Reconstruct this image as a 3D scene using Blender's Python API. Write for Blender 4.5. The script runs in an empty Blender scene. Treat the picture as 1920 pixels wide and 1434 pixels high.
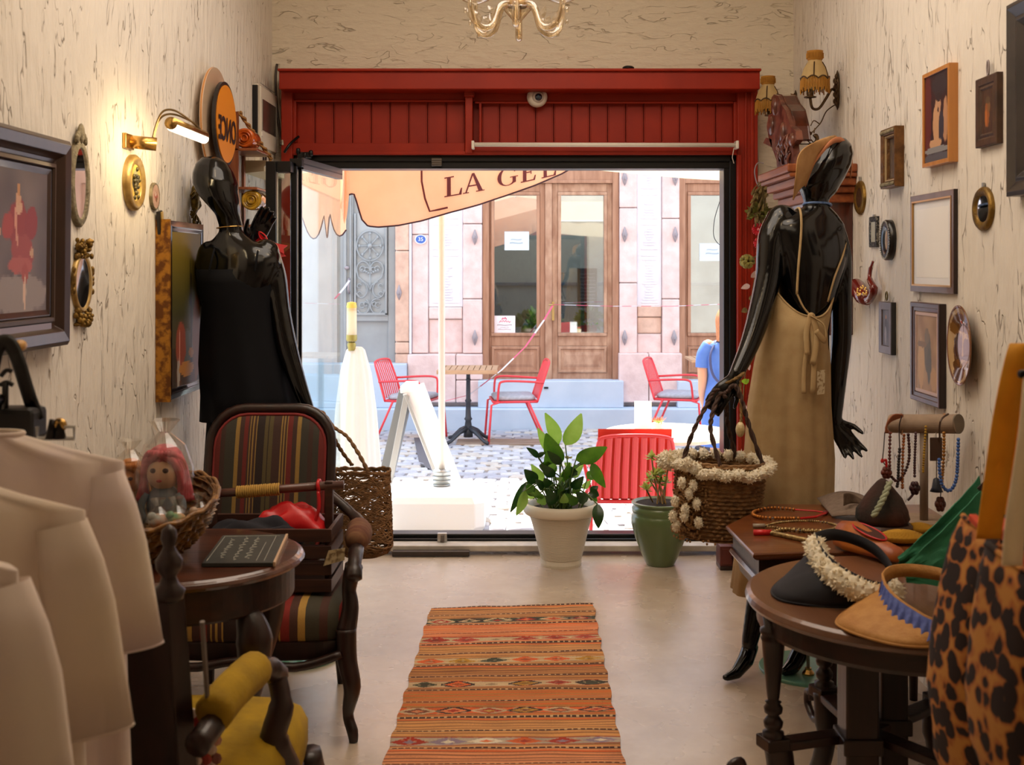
import bpy, math, random
from mathutils import Vector, Matrix, Euler, noise
R = math.radians
PI = math.pi
scn = bpy.context.scene
col = scn.collection
F, CX, HY, CH = 2200.0, 985.0, 500.0, 1.45     # measured focal length, vanishing point and eye height of the photograph

# ---------------------------------------------------------------- camera
cd = bpy.data.cameras.new('camera'); cam = bpy.data.objects.new('camera', cd); col.objects.link(cam)
cam.location = (0, 0, CH); cam.rotation_euler = (R(90), 0, 0)
cd.sensor_width = 36; cd.lens = F / 1920 * 36
cd.shift_x = -(CX - 960) / 1920; cd.shift_y = -(717 - HY) / 1920
cd.clip_start = .05; cd.clip_end = 200
cd.dof.use_dof = True; cd.dof.focus_distance = 5.6; cd.dof.aperture_fstop = 6.3
scn.camera = cam

# ---------------------------------------------------------------- sky, sun, lights, exposure
world = bpy.data.worlds.new('world'); scn.world = world; world.use_nodes = True
bg = world.node_tree.nodes['Background']; bg.inputs[0].default_value = (.62, .78, 1, 1); bg.inputs[1].default_value = 3.1
def light(name, kind, loc, energy, color, **k):
    d = bpy.data.lights.new(name, kind); d.energy = energy; d.color = color
    o = bpy.data.objects.new(name, d); col.objects.link(o); o.location = loc
    for a, v in k.items():
        if a == 'dir': o.rotation_euler = Vector(v).to_track_quat('-Z', 'Y').to_euler()
        else: setattr(d, a, v)
    return o
light('sun', 'SUN', (0, 20, 20), 13, (1, .95, .86), dir=(.30, -1, -2.3), angle=R(.6))
light('ceiling_light', 'AREA', (0, 4.2, 3.2), 52, (1, .87, .74), dir=(0, .12, -1), shape='RECTANGLE', size=1.6, size_y=2.8)
light('ceiling_light', 'AREA', (0, 2.0, 3.15), 7, (1, .82, .60), dir=(0, .35, -1), shape='RECTANGLE', size=1.2, size_y=1.2)
for x, y in ((-.5, 2.4), (.5, 2.4), (-.5, 3.6), (.5, 3.6)):
    light('ceiling_spot', 'POINT', (x, y, 3.1), 3.5, (1, .72, .42), shadow_soft_size=.035)
scn.view_settings.view_transform = 'Standard'; scn.view_settings.look = 'None'
scn.view_settings.exposure = 0.0; scn.view_settings.gamma = 1; scn.view_settings.use_curve_mapping = False
scn.cycles.max_bounces = 8; scn.cycles.transparent_max_bounces = 24
scn.cycles.sample_clamp_indirect = 6; scn.cycles.caustics_reflective = False; scn.cycles.caustics_refractive = False

# ---------------------------------------------------------------- helpers
def P(px, py, Y): return Vector(((px - CX) * Y / F, Y, CH + (HY - py) * Y / F))
def s2l(c): return c / 12.92 if c <= .04045 else ((c + .055) / 1.055) ** 2.4
def C(*c):
    if len(c) == 1: c = c[0]
    return tuple(s2l(v / 255) for v in c[:3]) + (1,)
MATS = {}
def nodes(name):
    m = bpy.data.materials.new(name); m.use_nodes = True
    nt = m.node_tree; return m, nt, nt.nodes['Principled BSDF'], nt.nodes.new, nt.links.new
def mat(name, c, rough=.6, metal=0, c2=None, scale=8, bump=0, bscale=None, stretch=(1, 1, 1), coat=0, detail=4, lo=.35, hi=.65, trans=0, spec=None):
    if name in MATS: return MATS[name]
    m, nt, b, N, L = nodes(name)
    b.inputs['Base Color'].default_value = C(c); b.inputs['Roughness'].default_value = rough; b.inputs['Metallic'].default_value = metal
    if coat: b.inputs['Coat Weight'].default_value = coat; b.inputs['Coat Roughness'].default_value = .08
    if spec is not None: b.inputs['Specular IOR Level'].default_value = spec
    tc = N('ShaderNodeTexCoord'); mp = N('ShaderNodeMapping'); mp.inputs['Scale'].default_value = stretch; L(tc.outputs['Object'], mp.inputs[0])
    if c2:
        n = N('ShaderNodeTexNoise'); n.inputs['Scale'].default_value = scale; n.inputs['Detail'].default_value = detail; L(mp.outputs[0], n.inputs['Vector'])
        r = N('ShaderNodeValToRGB'); r.color_ramp.elements[0].position = lo; r.color_ramp.elements[1].position = hi
        r.color_ramp.elements[0].color = C(c); r.color_ramp.elements[1].color = C(c2)
        L(n.outputs[0], r.inputs[0]); L(r.outputs[0], b.inputs['Base Color'])
    if bump:
        n2 = N('ShaderNodeTexNoise'); n2.inputs['Scale'].default_value = bscale or scale * 3; n2.inputs['Detail'].default_value = 5; L(mp.outputs[0], n2.inputs['Vector'])
        bp = N('ShaderNodeBump'); bp.inputs['Strength'].default_value = bump; bp.inputs['Distance'].default_value = .01
        L(n2.outputs[0], bp.inputs['Height']); L(bp.outputs[0], b.inputs['Normal'])
    if trans:   # thin cloth, leaf or paper that lets light through
        t = N('ShaderNodeBsdfTranslucent'); mx = N('ShaderNodeMixShader'); mx.inputs[0].default_value = trans
        src = b.inputs['Base Color'].links[0].from_socket if b.inputs['Base Color'].links else None
        if src: L(src, t.inputs[0])
        else: t.inputs[0].default_value = C(c)
        L(b.outputs[0], mx.inputs[1]); L(t.outputs[0], mx.inputs[2]); L(mx.outputs[0], nt.nodes['Material Output'].inputs[0])
    MATS[name] = m; return m
def glass(name, tint=(245, 250, 250), refl=.12, rough=.01):
    if name in MATS: return MATS[name]
    m, nt, b, N, L = nodes(name)
    t = N('ShaderNodeBsdfTransparent'); t.inputs[0].default_value = C(tint)
    g = N('ShaderNodeBsdfGlossy'); g.inputs['Roughness'].default_value = rough; g.inputs[0].default_value = (.95, .97, 1, 1)
    lw = N('ShaderNodeLayerWeight'); lw.inputs[0].default_value = .25
    mr = N('ShaderNodeMapRange'); mr.inputs[3].default_value = refl; mr.inputs[4].default_value = .95; L(lw.outputs['Facing'], mr.inputs[0])
    pw = N('ShaderNodeMath'); pw.operation = 'POWER'; pw.inputs[1].default_value = 2.5; L(lw.outputs['Facing'], pw.inputs[0]); L(pw.outputs[0], mr.inputs[0])
    mx = N('ShaderNodeMixShader'); L(mr.outputs[0], mx.inputs[0]); L(t.outputs[0], mx.inputs[1]); L(g.outputs[0], mx.inputs[2])
    L(mx.outputs[0], nt.nodes['Material Output'].inputs[0]); MATS[name] = m; return m
def emit(name, c, s):
    m, nt, b, N, L = nodes(name); b.inputs['Base Color'].default_value = C(c)
    b.inputs['Emission Color'].default_value = C(c); b.inputs['Emission Strength'].default_value = s; MATS[name] = m; return m
def painted(name, rough=.5, bump=0, trans=0, sheen=0):   # colour comes from the mesh's own colour attribute
    if name in MATS: return MATS[name]
    m, nt, b, N, L = nodes(name); a = N('ShaderNodeVertexColor'); a.layer_name = 'Col'
    L(a.outputs[0], b.inputs['Base Color']); b.inputs['Roughness'].default_value = rough
    if bump:
        n2 = N('ShaderNodeTexNoise'); n2.inputs['Scale'].default_value = 400; bp = N('ShaderNodeBump'); bp.inputs['Strength'].default_value = bump; bp.inputs['Distance'].default_value = .003
        tc = N('ShaderNodeTexCoord'); L(tc.outputs['Object'], n2.inputs['Vector']); L(n2.outputs[0], bp.inputs['Height']); L(bp.outputs[0], b.inputs['Normal'])
    if trans:
        t = N('ShaderNodeBsdfTranslucent'); mx = N('ShaderNodeMixShader'); mx.inputs[0].default_value = trans
        L(a.outputs[0], t.inputs[0]); L(b.outputs[0], mx.inputs[1]); L(t.outputs[0], mx.inputs[2]); L(mx.outputs[0], nt.nodes['Material Output'].inputs[0])
    MATS[name] = m; return m
def wood(name, c, c2, rough=.35, axis='z', coat=.3, sc=6):
    st = {'x': (.12, 1.5, 1.5), 'y': (1.5, .12, 1.5), 'z': (1.5, 1.5, .12)}[axis]
    return mat(name, c, max(rough, .3), c2=c2, scale=sc * 4, stretch=st, coat=coat, bump=.08, bscale=60, detail=6)

BUILT = []
class MB:
    def __init__(s): s.v = []; s.f = []; s.c = []; s.cc = None; s.m = []; s.mi = 0
    def color(s, c): s.cc = C(c); return s
    def add(s, vs, fs):
        o = len(s.v); s.v += [Vector(v) for v in vs]; s.f += [tuple(i + o for i in f) for f in fs]
        s.c += [s.cc] * len(fs); s.m += [s.mi] * len(fs); return s
    def box(s, x0, x1, y0, y1, z0, z1, M=None):
        vs = [Vector((x, y, z)) for z in (z0, z1) for y in (y0, y1) for x in (x0, x1)]
        if M: vs = [M @ v for v in vs]
        return s.add(vs, [(0, 2, 3, 1), (4, 5, 7, 6), (0, 1, 5, 4), (2, 6, 7, 3), (0, 4, 6, 2), (1, 3, 7, 5)])
    def cbox(s, c, dx, dy, dz, rz=0, rx=0, ry=0):
        M = Matrix.Translation(Vector(c)) @ Euler((R(rx), R(ry), R(rz))).to_matrix().to_4x4()
        return s.box(-dx / 2, dx / 2, -dy / 2, dy / 2, -dz / 2, dz / 2, M)
    def loft(s, rings, closed=True, caps=True):
        n = len(rings[0]); vs = [p for r in rings for p in r]; fs = []
        for i in range(len(rings) - 1):
            for j in range(n if closed else n - 1):
                a = i * n + j; b = i * n + (j + 1) % n; fs.append((a, b, b + n, a + n))
        if caps and closed: fs.append(tuple(range(n - 1, -1, -1))); fs.append(tuple(range((len(rings) - 1) * n, len(rings) * n)))
        return s.add(vs, fs)
    def tube(s, pts, r, n=8, closed=False, flat=1, twist=0):
        pts = [Vector(p) for p in pts]; k = len(pts); rs = r if isinstance(r, (list, tuple)) else [r] * k
        rings = []; up = None
        for i, p in enumerate(pts):
            if closed: t = pts[(i + 1) % k] - pts[i - 1]
            else: t = pts[min(i + 1, k - 1)] - pts[max(i - 1, 0)]
            if t.length < 1e-9: t = Vector((0, 0, 1))
            t.normalize()
            if up is None: up = Vector((0, 0, 1)) if abs(t.z) < .9 else Vector((0, 1, 0))
            a = t.cross(up)
            if a.length < 1e-4: a = t.cross(Vector((1, .1, 0)))
            a.normalize(); b = a.cross(t).normalized(); up = b
            rings.append([p + (a * math.cos(th) * rs[i] + b * math.sin(th) * rs[i] * flat) for th in [2 * PI * j / n + twist * i for j in range(n)]])
        if closed: rings.append(rings[0]); return s.loft(rings, caps=False)
        return s.loft(rings)
    def lathe(s, prof, c=(0, 0, 0), n=24, M=None, caps=True, wob=None):
        rings = []
        for r, z in prof:
            rr = []
            for j in range(n):
                th = 2 * PI * j / n; q = r * (wob(th, z) if wob else 1)
                v = Vector((q * math.cos(th), q * math.sin(th), z))
                rr.append((M @ v if M else v) + Vector(c))
            rings.append(rr)
        return s.loft(rings, caps=caps)
    def ell(s, c, rx, ry=None, rz=None, n=12, m=8, M=None):
        ry = rx if ry is None else ry; rz = rx if rz is None else rz
        prof = [(math.sin(PI * i / m), -math.cos(PI * i / m)) for i in range(m + 1)]
        prof[0] = (.02, -1); prof[-1] = (.02, 1)
        S = Matrix.Diagonal((rx, ry, rz, 1)); return s.lathe(prof, c, n, (M @ S) if M else S)
    def prism(s, poly, fn, d0, d1):    # poly of 2D points; fn(u, v, d) -> 3D
        n = len(poly); vs = [fn(u, v, d0) for u, v in poly] + [fn(u, v, d1) for u, v in poly]
        fs = [tuple(range(n)), tuple(range(2 * n - 1, n - 1, -1))] + [(i, (i + 1) % n, n + (i + 1) % n, n + i) for i in range(n)]
        return s.add(vs, fs)
    def grid(s, nu, nv, fn, colfn=None):
        o = len(s.v); s.v += [Vector(fn(i / nu, j / nv)) for j in range(nv + 1) for i in range(nu + 1)]
        for j in range(nv):
            for i in range(nu):
                a = o + j * (nu + 1) + i; s.f.append((a, a + 1, a + nu + 2, a + nu + 1)); s.m.append(s.mi)
                s.c.append(C(colfn((i + .5) / nu, (j + .5) / nv)) if colfn else s.cc)
        return s
    def build(s, name, m, parent=None, smooth=False, bevel=0, world=True, solid=0, sub=0, remesh=0, base=None, kind=None):
        me = bpy.data.meshes.new(name)
        if parent is not None:
            root = parent
            while root.parent: root = root.parent
            off = root.location.copy() if world else Vector((0, 0, 0))
        else:
            if base is None:
                xs = [v.x for v in s.v]; ys = [v.y for v in s.v]; zs = [v.z for v in s.v]
                base = ((min(xs) + max(xs)) / 2, (min(ys) + max(ys)) / 2, min(zs))
            off = Vector(base)
        me.from_pydata([v - off for v in s.v], [], s.f)
        ms = m if isinstance(m, (list, tuple)) else [m]
        for q in ms: me.materials.append(q)
        if len(ms) > 1: me.polygons.foreach_set('material_index', s.m)
        if any(c is not None for c in s.c):
            a = me.color_attributes.new('Col', 'FLOAT_COLOR', 'CORNER'); d = []
            for p in me.polygons:
                c = s.c[p.index] or (1, 1, 1, 1); d += list(c) * p.loop_total
            a.data.foreach_set('color', d)
        if smooth: me.polygons.foreach_set('use_smooth', [True] * len(me.polygons))
        me.update()
        o = bpy.data.objects.new(name, me); col.objects.link(o)
        if parent is not None: o.parent = parent
        else: o.location = off
        if remesh:
            r = o.modifiers.new('remesh', 'REMESH'); r.mode = 'VOXEL'; r.voxel_size = remesh; r.use_smooth_shade = True
            q = o.modifiers.new('smooth', 'SMOOTH'); q.factor = .6; q.iterations = 5
        if sub: q = o.modifiers.new('sub', 'SUBSURF'); q.levels = sub; q.render_levels = sub
        if solid: q = o.modifiers.new('solid', 'SOLIDIFY'); q.thickness = solid; q.offset = 0
        if bevel:
            b = o.modifiers.new('bevel', 'BEVEL'); b.width = bevel; b.segments = 2; b.limit_method = 'ANGLE'; b.angle_limit = R(40)
            if smooth is False: pass
        if kind: o['kind'] = kind
        BUILT.append(o)
        return o
def tag(o, label, cat=None, group=None, kind=None):
    if label: o['label'] = label
    if cat: o['category'] = cat
    if group: o['group'] = group
    if kind: o['kind'] = kind
    return o
def thing(name, label, cat, loc=(0, 0, 0), rz=0, group=None, kind=None):
    o = bpy.data.objects.new(name, None); col.objects.link(o); o.location = loc; o.rotation_euler = (0, 0, rz); o.empty_display_size = .1
    return tag(o, label, cat, group, kind)
def fix_normals(o):
    import bmesh
    bm = bmesh.new(); bm.from_mesh(o.data); bmesh.ops.recalc_face_normals(bm, faces=bm.faces); bm.to_mesh(o.data); bm.free()
def copy_tree(o, parent=None):
    c = o.copy(); col.objects.link(c); c.parent = parent
    for ch in list(o.children): copy_tree(ch, c)
    return c
def text(s, size, fn, d0=0, ext=.002, m=None, name='lettering', parent=None, flip=False, bold=0):
    cu = bpy.data.curves.new('t', 'FONT'); cu.body = s; cu.size = 1; cu.align_x = 'CENTER'; cu.align_y = 'CENTER'; cu.resolution_u = 3; cu.offset = bold
    to = bpy.data.objects.new('t', cu); col.objects.link(to); bpy.context.view_layer.update()
    me = bpy.data.meshes.new_from_object(to.evaluated_get(bpy.context.evaluated_depsgraph_get()))
    mb = MB(); mb.add([fn(v.co.x * size * (-1 if flip else 1), v.co.y * size, ext) for v in me.vertices], [tuple(p.vertices) for p in me.polygons])
    bpy.data.objects.remove(to); bpy.data.curves.remove(cu); bpy.data.meshes.remove(me)
    return mb.build(name, m, parent)
def bez(a, b, c, d, n=8):
    a, b, c, d = map(Vector, (a, b, c, d)); return [(1 - t) ** 3 * a + 3 * (1 - t) ** 2 * t * b + 3 * (1 - t) * t * t * c + t ** 3 * d for t in [i / n for i in range(n + 1)]]
def spl(pts, n=6):   # smooth curve through points
    pts = [Vector(p) for p in pts]; out = []
    for i in range(len(pts) - 1):
        p0 = pts[max(i - 1, 0)]; p1 = pts[i]; p2 = pts[i + 1]; p3 = pts[min(i + 2, len(pts) - 1)]
        for k in range(n):
            t = k / n; out.append(.5 * ((2 * p1) + (p2 - p0) * t + (2 * p0 - 5 * p1 + 4 * p2 - p3) * t * t + (3 * p1 - p0 - 3 * p2 + p3) * t ** 3))
    out.append(pts[-1]); return out
def lerp(a, b, t): return a + (b - a) * t
def interp(tab, x):
    if x <= tab[0][0]: return tab[0][1]
    for (a, b), (c, d) in zip(tab, tab[1:]):
        if x <= c: return b + (d - b) * (x - a) / (c - a)
    return tab[-1][1]
def mixc(a, b, t): t = max(0, min(1, t)); return tuple(a[i] + (b[i] - a[i]) * t for i in range(3))
def nz(x, y, z=0): return noise.noise(Vector((x, y, z)))
# ================================================================= THE ROOM
XL, XR, YB, ZC = -1.306, 1.383, 6.05, 3.25
def plaster(name, c, dark, st, crack=.55, seed=0):
    m, nt, b, N, L = nodes(name); b.inputs['Roughness'].default_value = .75
    tc = N('ShaderNodeTexCoord'); mp = N('ShaderNodeMapping'); mp.inputs['Scale'].default_value = st; mp.inputs['Location'].default_value = (seed, seed * 2, seed); L(tc.outputs['Object'], mp.inputs[0])
    wn = N('ShaderNodeTexNoise'); wn.inputs['Scale'].default_value = 2.2; wn.inputs['Detail'].default_value = 3; L(mp.outputs[0], wn.inputs['Vector'])
    mxv = N('ShaderNodeVectorMath'); mxv.operation = 'MULTIPLY_ADD'; L(wn.outputs['Color'], mxv.inputs[0]); mxv.inputs[1].default_value = (.9, .9, .9); L(mp.outputs[0], mxv.inputs[2])
    n = N('ShaderNodeTexNoise'); n.inputs['Scale'].default_value = 3.2; n.inputs['Detail'].default_value = 2.5; n.inputs['Roughness'].default_value = .55; L(mxv.outputs[0], n.inputs['Vector'])
    # thin lines where the noise crosses its middle value: the ridges left by the trowel
    sb = N('ShaderNodeMath'); sb.operation = 'SUBTRACT'; L(n.outputs[0], sb.inputs[0]); sb.inputs[1].default_value = .5
    ab = N('ShaderNodeMath'); ab.operation = 'ABSOLUTE'; L(sb.outputs[0], ab.inputs[0])
    lr = N('ShaderNodeMapRange'); lr.inputs[1].default_value = 0; lr.inputs[2].default_value = .013; lr.inputs[3].default_value = 1; lr.inputs[4].default_value = 0; L(ab.outputs[0], lr.inputs[0])
    mk = N('ShaderNodeTexNoise'); mk.inputs['Scale'].default_value = 5; mk.inputs['Detail'].default_value = 3; L(mp.outputs[0], mk.inputs['Vector'])
    mr = N('ShaderNodeMapRange'); mr.inputs[1].default_value = crack - .07; mr.inputs[2].default_value = crack + .05; L(mk.outputs[0], mr.inputs[0])
    ml = N('ShaderNodeMath'); ml.operation = 'MULTIPLY'; L(lr.outputs[0], ml.inputs[0]); L(mr.outputs[0], ml.inputs[1])
    m8 = N('ShaderNodeMath'); m8.operation = 'MULTIPLY'; m8.inputs[1].default_value = .62; L(ml.outputs[0], m8.inputs[0])
    mc = N('ShaderNodeMix'); mc.data_type = 'RGBA'; mc.inputs[6].default_value = C(c); mc.inputs[7].default_value = C(dark); L(m8.outputs[0], mc.inputs[0])
    L(mc.outputs[2], b.inputs['Base Color'])
    n3 = N('ShaderNodeTexNoise'); n3.inputs['Scale'].default_value = 9; n3.inputs['Detail'].default_value = 5; L(mp.outputs[0], n3.inputs['Vector'])
    ad = N('ShaderNodeMath'); ad.operation = 'MULTIPLY_ADD'; L(ml.outputs[0], ad.inputs[0]); ad.inputs[1].default_value = -.5; L(n3.outputs[0], ad.inputs[2])
    bp = N('ShaderNodeBump'); bp.inputs['Strength'].default_value = .75; bp.inputs['Distance'].default_value = .018; L(ad.outputs[0], bp.inputs['Height']); L(bp.outputs[0], b.inputs['Normal'])
    MATS[name] = m; return m
M_side = plaster('side_plaster', (234, 226, 214), (116, 92, 66), (3.2, 3.2, .85), .525)
M_back = plaster('back_plaster', (228, 216, 194), (186, 168, 140), (1.2, 2, 3.4), .54, 3)
M_ceil = mat('ceiling_paint', (225, 215, 195), .8)
# polished concrete
m, nt, b, N, L = nodes('polished_concrete'); M_floor = m
tc = N('ShaderNodeTexCoord'); n = N('ShaderNodeTexNoise'); n.inputs['Scale'].default_value = 2.2; n.inputs['Detail'].default_value = 8; n.inputs['Roughness'].default_value = .65; L(tc.outputs['Object'], n.inputs['Vector'])
r = N('ShaderNodeValToRGB'); r.color_ramp.elements[0].position = .3; r.color_ramp.elements[1].position = .7
r.color_ramp.elements[0].color = C(172, 152, 132); r.color_ramp.elements[1].color = C(206, 188, 168); L(n.outputs[0], r.inputs[0]); L(r.outputs[0], b.inputs['Base Color'])
n2 = N('ShaderNodeTexNoise'); n2.inputs['Scale'].default_value = 5; n2.inputs['Detail'].default_value = 3; L(tc.outputs['Object'], n2.inputs['Vector'])
mr = N('ShaderNodeMapRange'); mr.inputs[3].default_value = .20; mr.inputs[4].default_value = .34; L(n2.outputs[0], mr.inputs[0]); L(mr.outputs[0], b.inputs['Roughness'])
b.inputs['Specular IOR Level'].default_value = .9
bp = N('ShaderNodeBump'); bp.inputs['Strength'].default_value = .05; bp.inputs['Distance'].default_value = .01; L(n2.outputs[0], bp.inputs['Height']); L(bp.outputs[0], b.inputs['Normal'])
def struct(name, mb, m, **k):
    o = mb.build(name, m, **k); o['kind'] = 'structure'; return o
YN = -1.2
struct('floor', MB().box(XL - .1, XR + .1, YN - .1, 6.18, -.12, 0), M_floor)
struct('ceiling', MB().box(XL - .1, XR + .1, YN - .1, YB + .3, ZC, ZC + .12), M_ceil)
struct('wall_left', MB().box(XL - .12, XL, YN, YB, 0, ZC), M_side)
struct('wall_right', MB().box(XR, XR + .12, YN, YB, 0, ZC), M_side)
struct('wall_near', MB().box(XL - .1, XR + .1, YN - .12, YN, 0, ZC), M_side)
OX0, OX1, OZ = (545 - CX) * 5.95 / F, (1400 - CX) * 5.95 / F, 2.42
wb = MB()
wb.box(XL - .12, OX0, YB, YB + .2, 0, ZC); wb.box(OX1, XR + .12, YB, YB + .2, 0, ZC); wb.box(OX0, OX1, YB, YB + .2, OZ, ZC)
struct('wall_back', wb, M_back)
# outer face of the shop building above and beside its door
wo = MB(); M_outw = mat('shop_outer_render', (214, 202, 184), .8, c2=(200, 186, 168), scale=3, bump=.2)
wo.box(-7, OX0 - .02, YB + .2, YB + .32, -.4, 7.5); wo.box(OX1 + .02, 8, YB + .2, YB + .32, -.4, 7.5); wo.box(OX0 - .02, OX1 + .02, YB + .2, YB + .32, 2.45, 7.5); wo.box(OX0 - .02, OX1 + .02, 6.18, YB + .32, -.4, -.02)
struct('wall_outer', wo, M_outw)
# ---- red timber surround
M_red = mat('red_paint', (160, 38, 8), .5, c2=(146, 32, 7), scale=5, bump=.05, bscale=30, spec=.3)
def px(y, a): return (a - CX) * y / F
def pz(y, a): return CH + (HY - a) * y / F
tr = thing('trim_1', None, None, (0, 5.95, 0)); tr['kind'] = 'structure'
def rbox(name, x0, x1, y0, y1, ya, yb, m=M_red, parent=tr, bev=.004):
    return MB().box(px(ya, x0), px(ya, x1), ya, yb, pz(ya, y1), pz(ya, y0)).build(name, m, parent, bevel=bev)
rbox('top_beam', 523, 1425, 131, 167, 5.82, 6.05)
rbox('beam_cap', 520, 1428, 128, 133, 5.80, 6.05)
rbox('post', 527, 548, 167, 1040, 5.93, 6.05)
rbox('post', 1383, 1421, 167, 1025, 5.93, 6.05)
rbox('post_bead', 1383, 1391, 290, 1025, 5.915, 5.93); rbox('post_bead', 1397, 1401, 167, 1025, 5.92, 5.93); rbox('post_bead', 1408, 1414, 167, 1025, 5.92, 5.93)
rbox('divider_post', 872, 886, 167, 287, 5.92, 6.05)
rbox('divider_cap', 870, 889, 167, 181, 5.90, 6.0)
rbox('backing_board', 548, 1383, 167, 289, 6.03, 6.06)
rbox('frame_rail', 548, 872, 167, 187, 5.97, 6.05); rbox('frame_rail', 886, 1383, 167, 190, 5.97, 6.05)
rbox('frame_bead', 551, 872, 187, 191, 5.955, 5.97); rbox('frame_bead', 890, 1376, 190, 194, 5.955, 5.97)
rbox('frame_bead', 548, 555, 187, 268, 5.955, 6.0); rbox('frame_bead', 898, 903, 190, 268, 5.955, 6.0); rbox('frame_bead', 1376, 1383, 190, 268, 5.955, 6.0)
rbox('bottom_rail', 548, 872, 268, 290, 5.95, 6.05); rbox('bottom_rail', 872, 1383, 266, 290, 5.96, 6.05)
rbox('rail_nosing', 548, 1383, 283, 290, 5.93, 5.96)
for a, b_, n_ in ((555, 872, 9), (903, 1376, 14)):
    w = (b_ - a) / n_
    for i in range(n_):
        y = 6.0
        mb = MB(); x0 = px(y, a + i * w + .7); x1 = px(y, a + (i + 1) * w - .7); g = .006
        z0, z1 = pz(y, 270), pz(y, 189)
        mb.box(x0, x1, y + .004, y + .02, z0, z1); mb.box(x0 + g, x1 - g, y, y + .004, z0, z1)
        mb.build('plank', M_red, tr, bevel=.0015)
# white roller blind rod under the panelling
M_white = mat('white_plastic', (235, 228, 215), .4)
t = thing('blind_rod', 'white roller blind rod fixed under the right red panelling', 'blind', P(1130, 272, 5.88))
MB().tube([P(888, 271, 5.88), P(1382, 272, 5.88)], .011, 10).build('rod', M_white, t, smooth=True)
for x in (887, 1381): MB().cbox(P(x, 272, 5.89), .014, .06, .04).build('bracket', M_white, t, bevel=.003)
MB().tube([P(1376, 278, 5.87), P(1373, 295, 5.85), P(1376, 306, 5.86)], .0022, 5).build('pull_cord', mat('cord_white', (220, 205, 190), .7), t)
# ---- black aluminium door frame
M_alu = mat('black_aluminium', (18, 17, 18), .35, .3)
M_alug = mat('grey_aluminium', (120, 112, 108), .35, .8)
dr = thing('door_1', None, None, (0, 6.0, 0)); dr['kind'] = 'structure'
rbox('frame_head', 548, 1381, 289, 303, 5.97, 6.12, M_alu, dr); rbox('frame_head', 548, 1381, 302, 316, 5.985, 6.12, M_alu, dr)
rbox('jamb', 1357, 1369, 315, 1020, 5.985, 6.12, M_alu, dr); rbox('jamb', 1368, 1381, 289, 1022, 5.97, 6.12, M_alu, dr)
rbox('sill', 600, 1381, 1001, 1011, 6.03, 6.12, M_alu, dr); rbox('sill', 600, 1381, 1010, 1021, 6.0, 6.12, M_alu, dr); rbox('sill_track', 548, 1381, 1018, 1026, 5.98, 6.12, M_alug, dr)
rbox('threshold', 548, 1421, 1023, 1034, 5.90, 6.0, mat('threshold_stone', (205, 196, 184), .4, c2=(180, 170, 158), scale=12), dr)
rbox('threshold_edge', 735, 880, 1034, 1043, 5.86, 5.90, mat('dark_brown_strip', (60, 48, 42), .5), dr, .002)
rbox('catch_plate', 809, 828, 296, 311, 5.955, 5.97, mat('steel_plate', (110, 104, 96), .3, .9), dr, .002)
for y in (299, 303, 307): rbox('catch_rib', 809, 828, y, y + 1, 5.95, 5.957, M_alug, dr, 0)
rbox('floor_catch', 820, 838, 1000, 1019, 5.975, 6.0, mat('bright_steel', (190, 186, 180), .25, .9), dr, .002)
rbox('catch_bolt', 826, 833, 1003, 1016, 5.965, 5.975, M_alug, dr, .002)
# ---- folding glass leaves folded open at the left
M_gl = glass('clear_glass', (240, 248, 246), .10)
M_teal = mat('glass_edge_teal', (40, 120, 122), .1, 0)
dl = thing('folding_glass_leaf', 'glass door leaf folded inwards at the left end of the black door head', 'door leaf', (-1.0, 5.7, 0))
z0, z1 = .02, 1.945
xa, ya, xb, yb = px(5.34, 563), 5.34, px(5.96, 637), 5.96
def leaf_box(name, t0, t1, za, zb, th, m, parent):
    d = Vector((xb - xa, yb - ya, 0)); L_ = d.length; d.normalize(); nn = Vector((-d.y, d.x, 0)) * th / 2
    a = Vector((xa, ya, 0)) + d * L_ * t0; c = Vector((xa, ya, 0)) + d * L_ * t1
    vs = [p + Vector((0, 0, z)) for z in (za, zb) for p in (a - nn, a + nn, c - nn, c + nn)]
    mb = MB(); mb.add(vs, [(0, 1, 3, 2), (4, 6, 7, 5), (0, 2, 6, 4), (1, 5, 7, 3), (0, 4, 5, 1), (2, 3, 7, 6)]); return mb.build(name, m, parent)
leaf_box('top_rail', 0, 1, z1 - .052, z1, .03, M_alug, dl); leaf_box('rail_groove', .01, .99, z1 - .03, z1 - .024, .033, M_alu, dl); leaf_box('bottom_rail', 0, 1, z0, z0 + .06, .03, M_alu, dl)
leaf_box('glass_pane', 0, 1, z0 + .06, z1 - .052, .008, M_gl, dl); leaf_box('pane_edge', 0, .008, z0 + .06, z1 - .052, .010, M_teal, dl)
leaf_box('end_stile', -.012, .0, z0, z1, .016, M_alu, dl)
dl2 = thing('folding_glass_leaf', 'black-framed glass door leaf nearest the left wall, below the electric meter', 'door leaf', (px(5.3, 525), 5.3, 0))
rz_ = lambda nm, x0, x1, y0, y1, ya, yb, m: MB().box(px(ya, x0), px(ya, x1), ya, yb, pz(ya, y1), pz(ya, y0)).build(nm, m, dl2, bevel=.002)
rz_('stile', 498, 517, 302, 1070, 5.18, 5.21, M_alu); rz_('stile', 544, 556, 305, 1070, 5.28, 5.31, M_alu)
rz_('top_rail', 498, 545, 302, 322, 5.20, 5.28, M_alu); rz_('bottom_rail', 498, 545, 1045, 1072, 5.20, 5.28, M_alu)
rz_('glass_pane', 516, 545, 320, 1048, 5.24, 5.246, M_gl); rz_('inner_bead', 517, 520, 322, 1048, 5.23, 5.25, M_white)
rz_('top_hinge', 543, 566, 297, 312, 5.28, 5.33, M_alu); rz_('bottom_hinge', 543, 562, 1060, 1072, 5.28, 5.32, M_alu)
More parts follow.
